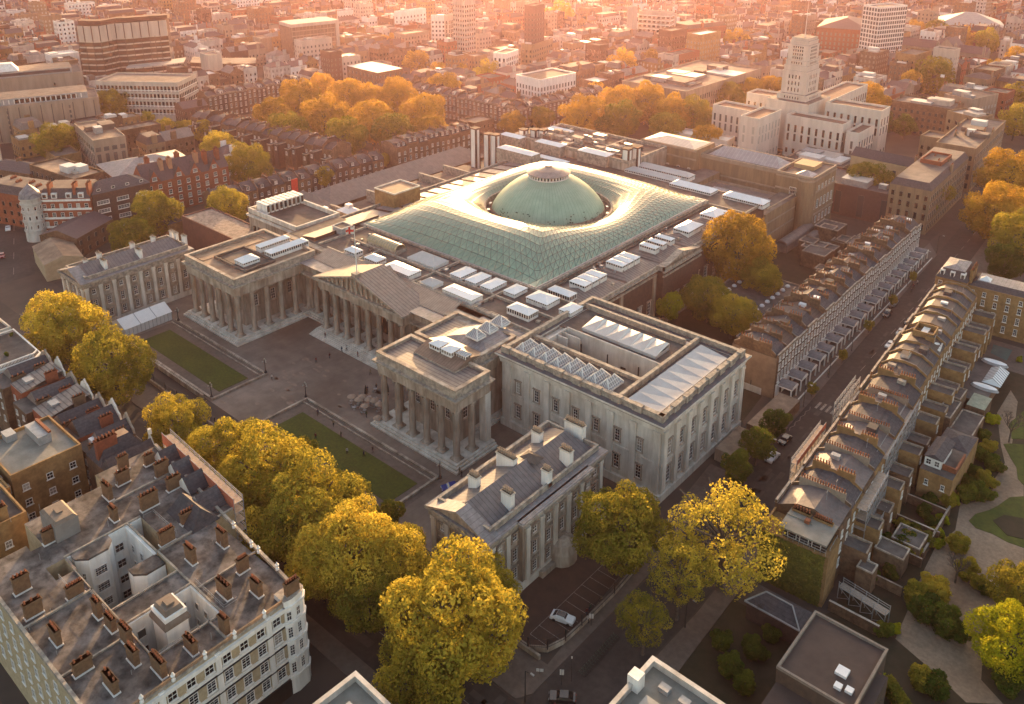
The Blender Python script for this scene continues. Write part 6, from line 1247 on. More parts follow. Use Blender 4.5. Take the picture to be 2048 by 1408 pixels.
for i, (a, b, h, dd) in enumerate((((-362.1, 75.5), (-326.4, 102.1), 14, 24), ((-370.4, 36.0), (-360.5, 70.2), 15, 20))):
    t = T('low_curved_block', ('low rounded block with lit windows stretching right from the wavy tower', 'low terrace block at the foot of the wavy tower')[i], 'building'); a, b = Vector(a), Vector(b); m_ = [a.lerp(b, k/6)+Vector((.5, -.8))*(3.0*math.sin(PI*k/6)) for k in range(7)]; wavy(m_, 0, h, dd, 'storeys', t, [BRONZE, PINKC, GREYR]); RES.append(((a.x+b.x)/2-8, (a.y+b.y)/2+8, 30, 26, .7))
CB('rounded_plant_block', 'pale round-cornered plant block above the low rounded block', *(-338.5, 77.6, 12.4, 9.4, -0.134), 22, PINKC, rows=[], z0=12)
# glass block in a pale frame
t = FB('framed_glass_block', 'glass office block held in a big pale portal frame', (-358, 154), (-351, 190), 20, 29, mat('office_glass', (.17, .12, .09), .25, (.10, .075, .06), .5, spec=.7), rows=[], par=0)
q = M(); q.box(-10.4, -18.6, 28.2, 11, 19.2, 30.6, 0); q.box(-10.4, 16.6, 0, 11, 19.2, 28.2, 0); 
for k in range(8): q.box(10, -18, 3.5*k+.4, 10.25, 16.6, 3.5*k+1.0, 1)
for k in range(13): q.box(10, -18+k*2.8, 0, 10.2, -17.7+k*2.8, 28.2, 1)
for k in range(8): q.box(-10, -18.25, 3.5*k+.4, 10, -18, 3.5*k+1.0, 1)
q.build('frame', [PINKC, TANST], t)
CB('white_roofed_block', 'dark block under a bright white membrane roof beyond the square', -252, 141, 32, 20, -.05, 15.5, BRICK, WROOF, par=0); 
CB('white_office', 'white office building with blank pale panels below the sun glow', *(-383.4, 293.1, 6.4, 30.2, -0.025), 24, PAINT, WROOF, top=2)
CB('white_office', 'white office building with dark horizontal stripes below the sun glow', *(-340.3, 286.2, 14.3, 5.6, 0.713), 24, PAINT, GREYR, bands=3.6, bay=2.4, top=1)
CB('pale_office_slab', 'pale office slab with vertical window strips below the sun glow', *(-316.5, 274.3, 12.1, 4, 1.819), 28, PINKC, GREYR, bay=2.2, ww=1.2, wh=2.6)
CB('brown_office_block', 'bent brown office block with five even rows of windows in the haze', *(-216.4, 260.4, 8.8, 30.5, 0.214), 20, KEB, GREYR, bay=2.6, top=3); CB('white_ended_block', 'office block with a white gable end in the haze', *(-207.7, 217.5, 9.6, 18.4, 0.251), 20, PAINT, GREYR, bay=2.6, ww=1.4, wh=2.2)
CB('white_pillared_block', 'long white-pillared block with a flat grey roof beyond the terraces', *(-146.8, 184.9, 20.4, 30.2, -0.107), 18, PAINT, GREYR, bay=2.4, ww=1.1, wh=2.4); CB('dark_haze_tower', 'dark tower silhouetted against the glare at the top', *(-216.4, 257.4, 8.4, 12.5, 0.091), 46, mat('haze_tower', (.10, .06, .06), .8), GREYR, bay=2.6)
for a, b, h in ((780, 0, 66), (920, 0, 66)): CB('pale_slab_tower', 'pale slim tower cut by the top edge, %s of the pair' % ('left' if a == 780 else 'right'), *(-284.0, 256.7), 12, 12, 0, 46, PINKC, GREYR, bay=2.4) if a == 780 else None
CB('stair_tower_office', 'long office block with a rounded stair tower at its left end, upper middle', *(-196.5, 385.2, 10.2, 26.4, -1.319), 30, PINKC, GREYR, bay=3.4, ww=2.4, wh=1.8, bands=3.5); CB('stair_tower', 'blank pale stair tower at the left end of the long office block', *(-210.1, 371.4, 6.6, 5.1, -0.317), 34, PINKC, GREYR, rows=[])
CB('pale_end_tower', 'pale end block right of the long office block', *(-188.6, 396.0, 6.2, 4.5, -0.297), 28, PINKC, GREYR, rows=[])
CB('wedge_institute', 'large pale stone institute with pilaster windows and a cluttered roof left of the white tower', *(-79.3, 241.7, 42.7, 86.8, -0.022), 18, TANST, GREYR, bay=2.4, ww=1.1, wh=2.8, fh=5.2, top=12)
CB('red_brick_rows', 'busy red brick mansions with white dormers, upper middle', *(-175.4, 415.0, 20.9, 41.6, -0.31), 18, BRICKR, SLATE, roof='mansard', rh=3, chim=8)
# ---- the white tower and its wings
t = T('white_tower', 'tall stepped white limestone tower with a mast, ringed by low white wings', 'tower', (2.6, 202, 0), -.02); q = M()
steps = ((11, 12.5, 0, 24.5), (7.6, 8.6, 24.5, 27.5), (6.3, 7.4, 27.5, 39), (5.9, 6.9, 39, 41.6), (5.5, 6.5, 41.6, 44), (5.2, 6.1, 44, 51.6), (4.7, 5.6, 51.6, 53.6), (4.2, 5.1, 53.6, 55))
for a, b, z0, z1 in steps: q.box(-a, -b, z0, a, b, z1, 0, 1); q.box(-a-.15, -b-.15, z1-.7, a+.15, b+.15, z1-.2, 0)
q.build('wall', [SENATE, GREYR], t)
q = M()
for (a, b), zs, n in (((6.3, 7.4), [28.6+3.2*k for k in range(3)], 4), ((5.2, 6.1), [44.6, 46.4, 48.2, 50.0], 5), ((5.5, 6.5), [42.2], 5), ((7.6, 8.6), [25.2], 6)):
    for z in zs:
        h = 1.9 if z < 36 and z > 28 else 1.1; winstuff(q, (-a*.55, -b), (a*.55, -b), n, [(z, .55, h)], fr=0); winstuff(q, (a, -b*.6), (a, b*.6), n+1, [(z, .55, h)], fr=0)
tag(q.build('windows', [SENATE, GLASSD], t), kind='stuff'); M().lathe([(.28, 55), (.12, 66), (.03, 74)], 8).build('mast', PAINT, t); RES.append((2, 202, 45, 60, 0))
def wing(lab, cx, cy, w, d, rz, h, sides='SE', bay=3.2, z0=0): CB('white_wing', lab, cx, cy, w, d, rz, h, SENATE, mat('rose_roof', (.20, .115, .08), .9, (.15, .09, .065), .4), rows=[(2, 1.2, 2.4), (h-11.5, 1.1, 3.6), (h-7, 1.1, 3.6)], bay=bay, sides=sides, fm=SENATE, par=1.0, z0=z0)
wing('front left low white wing of the tower', -20, 186, 26, 12, -.05, 18); wing('front centre white wing with a broad rose roof', -.6, 167.5, 9.5, 24, 0, 21.6); wing('front right white wing with paired tall windows', 21, 184, 28, 10, -.03, 19.6)
wing('far right white wing, tallest of the low ones', 31, 206, 27, 12, 0, 23.6); wing('rear white wing running back from the tower', 8, 240, 12, 54, .0, 21); wing('rear left white wing behind the front left one', -15, 207, 20, 12, 0, 22); wing('narrow right-hand connecting white wing', 40, 188, 6, 20, 0, 17)
CB('low_white_range', 'long low white range in front of the tower, behind the brown gallery', 10, 141, 56, 14, 0, 8, SENATE, GREYR, bay=5); CB('low_white_range', 'low white range with pale lead roof left of the tower', -26, 158, 30, 10, .1, 8.5, SENATE, WROOF, bay=5)
CB('dark_grid_roof', 'dark gridded flat roof before the tall white wings', 34, 158, 26, 30, -.05, 8, TANST, mat('dark_roof_grid', (.09, .07, .06), .9), top=5)
# ---- brown stone north gallery
t = T('north_gallery', 'brown stone north gallery with string courses and a rounded glass-topped corner', 'museum building'); q = M()
q.box(-17, 88.6, 0, 9.4, 104, 23.4, 0, 1); q.box(9.4, 92.5, 0, 46, 110, 20.5, 0, 1); q.box(44, 89.2, 0, 58.6, 111, 21.4, 0, 1); q.box(11, 64, 0, 19, 92, 15.5, 0, 1); q.box(19, 68, 0, 52.6, 88, 12.5, 0, 2); q.box(46, 62, 0, 53, 89, 14, 0, 1)
q.cyl(55.8, 90.4, 0, 21.4, 3.4, 3.4, 18, 0); q.build('wall', [KEB, GREYR, LEADY], t)
q = M()
for z in (19.8, 13.6): q.box(9.4, 92.2, z, 44, 92.5, z+.6)
for z in (20.4, 15.5, 6.5): q.box(44, 88.9, z, 58.9, 89.2, z+.6); q.box(58.6, 89, z, 58.9, 111.2, z+.6)
for z in (22.6, 19): q.box(-17.2, 88.3, z, 9.6, 88.6, z+.6)
q.ring(9.4, 92.4, 46, 110, 20.5, 21.4, .5); q.ring(43.9, 89.1, 58.7, 111.1, 21.4, 22.3, .5); q.ring(18.9, 67.9, 52.7, 88.1, 12.5, 13.4, .5); q.cyl(55.8, 90.4, 20.6, 21.2, 3.6, 3.6, 18); q.build('string_course', TANST, t)
q = M(); q.hip(11, 96.5, 42, 107, 20.5, 3.2, 0, inset=4); q.hip(-16, 89.6, 8, 103, 23.4, 1.4, 0); q.hip(22, 73, 50, 82, 12.6, 1.8, 0, inset=3); q.hip(50.5, 91, 57, 97, 21.6, 1.6, 0)
q.box(46, 100, 21.4, 54, 108, 23, 1); q.build('glass_roof', [mat('glazed_gallery_roof', (.34, .31, .31), .35, (.27, .245, .245), .4, stripe=(0, 1.6, .1, 1.4)), CREAM], t)
facade(t, (19, 68), (52.6, 68), 7, [(7.6, 1.5, 2.2, 'pale')]); facade(t, (47, 89.2), (55, 89.2), 1, [(2, 2.6, 3.6, 'pale'), (7.4, 2.6, 2.6, 'pale'), (12, 2.6, 5.0, 'pale')]); facade(t, (58.6, 90), (58.6, 110), 6, [(3, 1.4, 2.6, 'pale'), (9, 1.4, 3.4, 'pale'), (15.6, 1.3, 2.4, 'pale')]); facade(t, (-16, 88.6), (9, 88.6), 5, [(14, 1.2, 1.5, 'pale')]); facade(t, (19, 60), (44, 92.5), 1, [])
for z in (5, 9.8, 15.6): q = M(); q.box(52.9, 63, z, 53.2, 88, z+.5); q.build('string_course', TANST, t)
RES.append((0, 60, 100, 56, 0)); RES.append((20, -30, 130, 100, 0))
# ---- right: brown terrace blocks along the far street
t = FB('brown_terrace', 'long brown stone terrace with regular windows on the far stretch of the street', (92.6, 117), (91.0, 172), 15, 17.5, KEB, rm=SLATE, roof='mansard', rh=2.6, rows=[(1.5, 1.1, 2.4), (5.5, 1.1, 2.6), (9.7, 1.1, 2.2), (13.3, 1.1, 1.9)], bay=2.6, chim=6)
FB('brown_terrace', 'second brown stone terrace farther up the street, taller and ornate', (91.5, 180), (89.2, 240), 16, 19, KEB, rm=GREYR, rows=[(1.5, 1.1, 2.4), (5.5, 1.1, 2.6), (9.7, 1.1, 2.2), (14, 1.1, 2.1)], bay=2.8, chim=6, top=5)
CB('red_roof_plant', 'red brick plant rooms on the roof of the long brown terrace', 84, 150, 8, 14, 0, 21, BRICKR, FELT, rows=[], z0=17); CB('cream_attic_block', 'cream rendered attic block with a slate roof behind the brown terrace', 66, 152, 30, 9, -.05, 16, mat('cream_render', (.50, .38, .22), .8, (.42, .31, .18), .4), SLATE, roof='gable', rh=3, bay=7)
CB('dark_lead_hall', 'dark hall with tall white side panels behind the brownish tree', 63, 128, 36, 22, 0, 12, mat('dark_hall', (.09, .05, .045), .85), SLATE, rows=[(1, 2.4, 9)], bay=9, sides='S', fm=RENDER, top=3)
CB('row_windows_building', 'long brick building with two rows of white-framed windows at the upper right', *(45.6, 269.2, 30.1, 19.0, -0.017), 16, BRICK, GREYR, bay=3, chim=2, top=4); CB('brick_range', 'brown roofed range with skylights, upper right', *(73.0, 240.7, 15.7, 12.4, -0.406), 20, KEB, LEAD, top=3)
CB('brick_range', 'brown range with a row of small white windows, right of the white wings', *(75.0, 199.9, 20.2, 11.7, -0.036), 17, KEB, GREYR, bay=2.6); CB('flag_building', 'grey range flying a flag, upper right', *(60.0, 294.7, 16.0, 24.9, -0.268), 18, TANST, GREYR, bay=3, top=3)
fp = M().lathe([(.12, 0), (.06, 9)], 6).build('flagpole', TERRA, None, (*(44.6, 297.0), 18)); tag(fp, 'short flagpole on the grey range, upper right', 'flagpole'); fl = M().box(-2.2, -.02, 7, 0, .02, 8.6).build('flag', PAINT, None, (*(44.6, 297.0), 18)); tag(fl, 'small pale flag on the short pole, upper right', 'flag')
CB('brick_hospital', 'huge brick hospital block with white columned windows and a dark hipped roof', *(-72.3, 460.1, 37.5, 49.5, 0.248), 24, BRICKR, MATS['plum_slate'], roof='hip', rh=6, bay=3, ww=1.2, wh=2.2, fm=PINKC)
CB('glass_grid_tower', 'white gridded tower at the top right', *(-36.1, 431.5, 14.9, 26.9, -0.389), 44, PAINT, GREYR, bay=2.2, ww=1.6, wh=2.2, fh=3.1)
t = CB('glazed_station_roof', 'long ribbed glass station roof at the top right corner', *(-26.3, 621.6, 45.8, 53.1, -1.23), 12, TANST, mat('station_glass', (.30, .30, .27), .4, (.25, .25, .23), .3, stripe=(0, 3, .08, .8)), roof='hip', rh=9, rows=[])
t = T('church', 'pale stone church with a rose window, steep lead roof and crossing gable', 'church', (*(0.8, 459.6), 0), -.05); q = M()
q.box(-34, 0, 0, -4, 13, 13, 0); q.hip(-34.5, -.5, -3, 13.5, 13, 5, 1, gable=True); q.box(-5, -3, 0, 7, 16, 15, 0); q.hip(-5.3, -3.3, 7.3, 16.3, 15, 6.5, 1, gable=True, axis='y', gm=0); q.box(7, 1, 0, 26, 12, 12.5, 0); q.hip(7, .5, 26.5, 12.5, 12.5, 4.6, 1, gable=True, gm=0)
for x in (-5, 7, 26): q.box(x-.8, -3.6, 0, x+.8, -2, 18, 0); q.hip(x-.9, -3.7, x+.9, -1.9, 18, 2, 0)
q.build('wall', [TANST, MATS['plum_slate']], t); q = M(); q.prism([(1+2.6*math.cos(k*PI/8), 12.5+2.6*math.sin(k*PI/8)) for k in range(16)], 0, .3); o = q.build('rose_window', GLASSD, t, (0, -3.0, 0)); o.rotation_euler = (PI/2, 0, 0)
q = M(); winstuff(q, (-34, 0), (-6, 0), 6, [(5, 1.4, 6)], fr=0); winstuff(q, (8, 1), (25, 1), 3, [(5, 1.6, 5)], fr=0); tag(q.build('windows', [TANST, GLASSD], t), kind='stuff'); RES.append((-2, 470, 34, 24, 0))
# ---- terraces round the garden square
G4 = 'dark brick terraces round the garden square'
pd = [terrace_house(6.1, 12, 14.0, BRICK, 'x', G4, 2, rows=((1, 1.0, 2.1), (5, 1.0, 2.5), (8.8, 1, 1.8), (11.6, 1, 1.2)), pots=4, stacks=1, back=((3, 1, 1.9), (6.4, 1, 1.9), (9.6, 1, 1.5)), ext=(3.0, 4, 10), roof='low', stucco=0, backn=2),
      terrace_house(6.1, 12, 14.0, BRICKD, 'x', G4, 2, rows=((1, 1.0, 2.1), (5, 1.0, 2.5), (8.8, 1, 1.8), (11.6, 1, 1.2)), pots=3, stacks=1, back=((3, 1, 1.9), (6.4, 1, 1.9), (9.6, 1, 1.5)), ext=(3.0, 5, 12), roof='mansard', stucco=0, dormers=1)]
for p in pd: snap(p)
row_of(pd, 17, (-131.5, 24), (-234, 14), 'house with rear bays, %s from the right in the row between museum and square', G4, 6.1); RES.append((-183, 10, 52, 13, .1))
row_of(pd, 13, (-196, 120), (-117, 122), 'house facing the square from beyond the grove, %s from the left', G4, 6.1); RES.append((-157, 128, 42, 9, 0))
row_of(pd, 10, (-264, 30), (-262, 92), 'house on the far left side of the square, %s from the left', G4, 6.1); RES.append((-270, 61, 9, 33, 0))
row_of(pd, 11, (-114, 122), (-107, 190), 'house in the row leading away behind the low white-pillared block, %s from its near end', G4, 6.1); RES.append((-117, 156, 9, 36, 0))
for p in pd: cleanup(p)
pe = [terrace_house(6.2, 11, 8.6, BRICK, 'x', G4, 2, rows=((1, 1.0, 1.9), (4.8, 1.0, 1.8)), pots=3, stacks=1, back=((2.0, 1, 1.7), (5.4, 1, 1.6)), roof='gable', stucco=0, dormers=0), terrace_house(6.2, 11, 9.4, BRICKD, 'x', G4, 2, rows=((1, 1.0, 1.9), (5, 1.0, 1.8)), pots=4, stacks=1, back=((2.0, 1, 1.7), (5.4, 1, 1.6)), roof='mansard', stucco=0)]
for p in pe:
    d_ = M().box(3.2, 8.3, 8.7, 4.8, 10.6, 10.6).build('dormer', SLATE, p); put('window', window_mesh(1.2, 1.3), d_, (4.0, 10.62, 9.0), PI)
for p in pe: snap(p)
row_of(pe, 13, (-125.6, 30), (-134, -50), 'low dormered mews house behind the hipped museum roofs, %s from the right', 'low mews houses west of the museum', 6.2); RES.append((-124, -10, 9, 42, .1))
for p in pe: cleanup(p)
pf = [terrace_house(6.4, 12, 13.4, BRICK, 'x', G4, 2, pots=4, stacks=1, back=((2, 1, 1.9), (5.6, 1, 2.0), (9.0, 1, 1.6)), roof='mansard', stucco=0)]
for p in pf:
    for x in (1.8, 4.6): d_ = M().box(x-.7, 9.3, 13.2, x+.7, 11.5, 15.2).build('dormer', SLATE, p); put('window', window_mesh(1.1, 1.3), d_, (x, 11.52, 13.6), PI)
for p in pf: snap(p)
row_of(pf, 7, (-119.6, 80), (-124.6, 36), 'tall dormered brick house left of the dome, %s from the right', 'tall dormered houses west of the dome', 6.4); RES.append((-115, 58, 9, 24, .1)); [cleanup(p) for p in pf]
# ---- filler: ordinary streets of the far city
rs = random.Random(21)
def inside(x, y, m=4):
    for cx, cy, a, b, rz in RES:
        dx, dy = x-cx, y-cy; c, s = math.cos(-rz), math.sin(-rz); u, v = dx*c-dy*s, dx*s+dy*c
        if abs(u) < a+m and abs(v) < b+m: return True
    return False
for o in list(COL.objects):
    if o.get('category') == 'tree' and o.location.y > -60: RES.append((o.location.x, o.location.y, 4.5, 4.5, 0))
RES += [(-205, 72, 52, 42, 0), (0, -70, 160, 110, 0), (95, 60, 40, 190, 0), (-250, -120, 170, 18, -.37), (-60, 130, 14, 30, 0), (-5, 125, 60, 12, 0), (150, 0, 60, 130, 0), (135, 180, 44, 110, 0)]
def project(x, y, z=8):
    v = Vector((x, y, z))-CAMP; d = v.dot(fw)
    if d < 10: return None
    return (v.dot(rt)/d*1748.9+1024, -v.dot(up)/d*1748.9+357.15)
WALLS = [BRICK, BRICK, BRICKR, BRICKD, BRICKY, TANST, RENDER, PAINT, PINKC, KEB]
WLAB = {'brown_brick': 'brown brick', 'red_brick': 'red brick', 'dark_brick': 'dark brick', 'yellow_stock_brick': 'yellow brick', 'tan_stone': 'tan stone', 'white_render': 'white rendered', 'white_paint': 'white', 'pale_concrete': 'pale concrete', 'brown_stone_gallery': 'brown stone'}
cells = []
for ang, ox, oy in ((-.10, 0, 0),):
    ca, sa = math.cos(ang), math.sin(ang)
    gx = -1300
    while gx < 350:
        bw = rs.uniform(30, 46); gy = -300
        while gy < 1500:
            bl_ = rs.uniform(60, 95)
            for side in (0, 1):
                y = gy
                while y < gy+bl_:
                    L = rs.choice((7, 9, 12, 14, 18, 24)); dpt = rs.uniform(10, 14)
                    x = gx+(dpt/2 if side == 0 else bw-dpt/2); X, Y = x*ca-(y+L/2)*sa, x*sa+(y+L/2)*ca; cells.append((X, Y, dpt, L, ang)); y += L+.02
            for e in (0, 1):
                X0_ = gx+bw/2; yy = gy+(6 if e == 0 else bl_-6); cells.append((X0_*ca-yy*sa, X0_*sa+yy*ca, bw-27, 11, ang))
            gy += bl_+rs.uniform(11, 15)
        gx += bw+rs.uniform(11, 15)
vis = []
for X, Y, dpt, L, ang in cells:
    p = project(X, Y)
    if p is None or not (-70 < p[0] < 2120 and -40 < p[1] < 520): continue
    if dpt < 4 or inside(X, Y, max(dpt, L)*.45): continue
    vis.append(((Vector((X, Y, 0))-CAMP).length, X, Y, dpt, L, ang))
vis.sort(); print('city buildings', len(vis))
far = {}
for i, (dist, X, Y, dpt, L, ang) in enumerate(vis):
    near = dist < 560; wm = rs.choice(WALLS[:5]+WALLS[:2]+[KEB]) if near and rs.random() < .85 else rs.choice(WALLS); big = rs.random() < .12 and not near; h = rs.uniform(17, 27) if big else (rs.uniform(8.5, 12.5) if near else rs.uniform(10, 16.5)); rk = rs.choice(('flat', 'flat', 'mansard', 'gable', 'hip')) if not big else 'flat'
    rm = rs.choice((SLATE, MATS['plum_slate'], MATS['grey_slate_roof'], SLATE)) if rk != 'flat' else rs.choice((GREYR, GREYR, FELT, TAN, WROOF, FROOF))
    if i < 300:
        kinds = {'flat': 'flat-roofed', 'mansard': 'mansard-roofed', 'gable': 'slate-gabled', 'hip': 'slate-hipped'}[rk]
        CB('city_building', '%s %s building in the hazy far streets' % (kinds, WLAB[wm.name]), X, Y, dpt, L, ang+rs.uniform(-.02, .02), h, wm, rm, bay=2.7, ww=1.0, wh=1.6, fh=3.3, roof=rk, rh=rs.uniform(2, 3.4), group='%s %s buildings in the far streets' % (kinds, WLAB[wm.name]), res=False, sides='SE', chim=(2 if rk != 'flat' and L < 16 else (3 if rk != 'flat' else 0)), top=(rs.randrange(3) if rk == 'flat' else 0), seed=i)
    else:
        key = wm.name; far.setdefault(key, (M(), wm)); q = far[key][0]; k0 = len(q.v); a, b = dpt/2, L/2
        if project(X, Y)[1] < -10: continue
        q.box(-a, -b, 0, a, b, h, 0, 1 if rk == 'flat' else 2, bot=False)
        if rk in ('gable', 'hip'): q.hip(-a, -b, a, b, h, 3, 2, gable=(rk == 'gable'), gm=0 if rk == 'gable' else None)
        elif rk == 'mansard': q.frustum(-a, -b, a, b, h, h+2.6, 1.4, 2, 1)
        else:
            q.ring(-a, -b, a, b, h, h+.7, .3, 0)
            for j in range(rs.randrange(1, 4)): x, y, s = rs.uniform(-a*.6, a*.6), rs.uniform(-b*.6, b*.6), rs.uniform(.7, 2); q.box(x-s, y-s, h, x+s, y+s*.7, h+rs.uniform(.8, 2.6), rs.choice((0, 1, 5)))
        if rk != 'flat':
            for x in (-a+.5, a-.5): q.box(x-.4, -b, h-.5, x+.4, -b+.8, h+3.8, 0); q.box(x-.4, b-.8, h-.5, x+.4, b, h+3.8, 0)
        rows = [(1+3.3*k, 1.1, 1.6) for k in range(int(h/3.3))]; winstuff(q, (-a, -b), (a, -b), max(1, int(dpt/2.8)), rows, m=3, fr=4, d=.05); winstuff(q, (a, -b), (a, b), max(1, int(L/2.8)), rows, m=3, fr=4, d=.05)
        c, s = math.cos(ang), math.sin(ang)
        for j in range(k0, len(q.v)): x, y, z = q.v[j]; q.v[j] = (X+x*c-y*s, Y+x*s+y*c, z)
for key, (q, wm) in far.items():
    o = q.build('distant_buildings', [wm, GREYR, SLATE, GLASSD, PAINT, WROOF]); tag(o, 'mass of far-off %s buildings in the haze near the top of the picture' % WLAB[key], 'buildings', kind='stuff')

# ================================================================ GARDENS
gp = [(153.0, -95.8), (146.2, -81.3), (145.4, -60.2), (146.9, -55.3), (145.2, -38.5), (149.2, -22.9), (147.3, -7.2), (143.4, 5.1), (146.0, 24.5), (141.5, 45.8), (175, 10), (190, -60), (190, -110), (150, -110)]
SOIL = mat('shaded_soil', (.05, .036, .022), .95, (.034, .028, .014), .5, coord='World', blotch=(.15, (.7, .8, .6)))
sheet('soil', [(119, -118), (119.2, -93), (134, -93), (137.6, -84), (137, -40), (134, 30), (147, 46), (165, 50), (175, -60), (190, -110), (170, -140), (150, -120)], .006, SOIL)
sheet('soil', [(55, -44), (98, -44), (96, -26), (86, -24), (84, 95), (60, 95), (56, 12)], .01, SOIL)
sheet('gravel_path', [(148.6, -82.5), (156.0, -85.3), (161.6, -87.9), (166.3, -84.3), (162.3, -81.7), (160.5, -73.2), (159.6, -58.0), (161.9, -49.8), (155.1, -18.2), (150.6, -9.5), (146.7, 14.7), (144.0, 19.5), (144.0, 5.7), (148.1, -8.3), (150.6, -15.2), (150.3, -23.0), (151.4, -31.1), (147.4, -36.6), (146.8, -36.3), (148.5, -46.3), (146.9, -53.4), (147.2, -62.6), (148.1, -74.1)], .02, GRAVEL)
LAWN2 = mat('garden_lawn', (.085, .10, .014), .95, (.055, .068, .010), .8, coord='World', blotch=(.15, (.7, .75, .7)))
sheet('garden_lawn', [(149.8, -41.5), (150.3, -38.3), (152.1, -35.2), (153.2, -32.3), (154.4, -27.7), (156.7, -25.3), (160.4, -42.7), (157.5, -43.1), (154.6, -42.5), (151.5, -42.9)], .09, LAWN2, .07)
sheet('garden_lawn', [(148.5, -7.6), (149.6, -6.4), (152.2, -4.7), (155.8, -21.3), (154.2, -19.6), (153.0, -15.3), (151.2, -12.5)], .09, LAWN2, .07)
sheet('garden_lawn', [(149.5, -4.0), (147.4, 2.1), (148.9, 11.2), (151.7, -2.2)], .09, LAWN2, .07)
sheet('flower_bed', [(153.6, -38.2), (154.9, -34.8), (158.3, -33.3), (159.8, -40.1), (157.0, -41.1)], .16, SOIL, .06)
def shrub(p, kind, label, group=None, hs=.8):
    x, y, z, R = p; m = {'gold': GOLD, 'olive': OLIVE, 'green': GREEN, 'lime': LIME}[kind]
    me = cached(('bush', kind, R > 2.4), lambda: crown_mesh('foliage', 3.2 if R > 2.4 else 1.6, 2.6 if R > 2.4 else 1.3, 5200 if R > 2.4 else 1700, .30, 5+len(kind), m, nb=14))
    b = 3.2 if R > 2.4 else 1.6; t = T('shrub', label, 'shrub', (x, y, 0), x % 6, group); put('foliage', me, t, (0, 0, R*.62*hs), 0, (R/b, R/b, R/b*hs)); q = M(); q.cyl(0, 0, 0, R*.6, .12, .06, 6); q.build('stem', BARK, t); return t
GS = 'dark shrubs bordering the garden path'
for p, k in (((144.8, -48.8, 1.0, 2.5), 'green'), ((140.2, -52.8, 1.0, 2.2), 'olive'), ((142.5, -53.0, 1.0, 2.2), 'green'), ((140.4, -71.2, 1.0, 2.5), 'green'), ((142.5, -68.1, 1.0, 2.5), 'green'), ((156.1, -60.1, 1.0, 2.6), 'olive'), ((166.2, -74.6, 1.0, 3.3), 'green'), ((147.4, -34.2, 1.5, 3.5), 'green'), ((149.3, -32.5, 1.5, 3.8), 'green'), ((149.0, -26.8, 1.5, 3.3), 'olive'), ((148.8, -19.5, 1.5, 3.4), 'green'), ((145.9, -17.5, 1.5, 3.1), 'green'), ((146.6, -12.4, 1.5, 2.8), 'olive'), ((146.4, -24.8, 1.5, 2.7), 'green'), ((146.2, -29.6, 1.5, 2.7), 'green'), ((144.3, -8.7, 1.0, 2.6), 'green'),
             ((141.8, -42.0, 1.5, 2.8), 'green'), ((141.9, -45.8, 1.0, 2.5), 'green'), ((145.1, -39.1, 1.5, 3.1), 'olive'), ((143.3, -37.7, 1.5, 2.3), 'green'), ((142.6, -58.1, 1.0, 3.5), 'green'), ((145.3, -54.9, 1.0, 3.0), 'olive'), ((137.1, -60.0, 1.5, 3.1), 'green'), ((140.9, -60.1, 1.0, 3.5), 'green'), ((144.1, -60.1, 1.0, 3.1), 'olive'),
             ((151.0, -74.5, 1.0, 4.9), 'green'), ((154.7, -75.2, 1.0, 4.9), 'green'), ((148.6, -72.0, 1.0, 4.2), 'olive'), ((151.2, -68.6, 1.0, 4.6), 'olive'), ((146.8, -82.6, 1.0, 2.4), 'green'), ((158.4, -60.5, 1.0, 2.2), 'green'), ((165.7, -80.0, 1.0, 4.4), 'green'), ((157.4, -89.6, 1.0, 3.9), 'green'), ((155.0, -89.7, 1.0, 3.5), 'olive'),
             ((129.6, -107.5, 1.0, 3.3), 'green'), ((131.1, -102.2, 1.0, 3.4), 'green'), ((132.1, -97.1, 1.0, 2.7), 'green'), ((126.2, -104.3, 1.0, 3.0), 'green'), ((133.4, -109.5, 1.0, 3.3), 'green'), ((150.6, -52.4, 1.5, 3.6), 'olive'), ((153.5, -58.0, 1.5, 3.5), 'olive')):
    shrub(p, k, 'dark rounded shrub in the gardens behind the terrace', GS)
for p in ((144.1, 0.1, 1.5, 2.3), (146.0, -45.4, 1.5, 1.7), (146.3, -50.4, 1.5, 1.9), (147.2, -53.5, 1.5, 1.8), (145.8, -37.3, 1.5, 1.9), (148.0, -80.6, 1.5, 1.4), (142.0, 37.4, 1.5, 1.4)): shrub(p, 'lime', 'bright yellow clipped shrub along the garden hedge line', 'yellow shrubs along the garden hedge', .9)
def hedge(p0, p1, w, h, kind, label):
    d = Vector(p1)-Vector(p0); L = d.length; m = {'olive': OLIVE, 'lime': LIME, 'green': GREEN}[kind]; rs_ = np.random.RandomState(int(L*10)); n = int(L*(w+2*h)*26); P_ = np.zeros((n, 3)); f = rs_.randint(0, 4, n)
    P_[:, 0] = rs_.uniform(0, L, n); u, v = rs_.uniform(-1, 1, n), rs_.uniform(0, 1, n); P_[:, 1] = np.where(f < 2, u*w/2, np.where(f == 2, -w/2, w/2))+rs_.normal(0, .05, n); P_[:, 2] = np.where(f < 2, h, v*h)+rs_.normal(0, .06, n)
    q = M()
    for p in P_:
        a = rs_.normal(size=3); a /= np.linalg.norm(a); b = np.cross(a, (0, 0, 1.0)); b /= max(1e-3, np.linalg.norm(b)); s = .16
        q.face([tuple(p-a*s), tuple(p-b*s), tuple(p+a*s), tuple(p+b*s)])
    q.box(0, -w*.42, 0, L, w*.42, h*.93, 0); o = q.build('hedge', m, None, (*p0, 0), math.atan2(d.y, d.x)); tag(o, label, 'hedge')
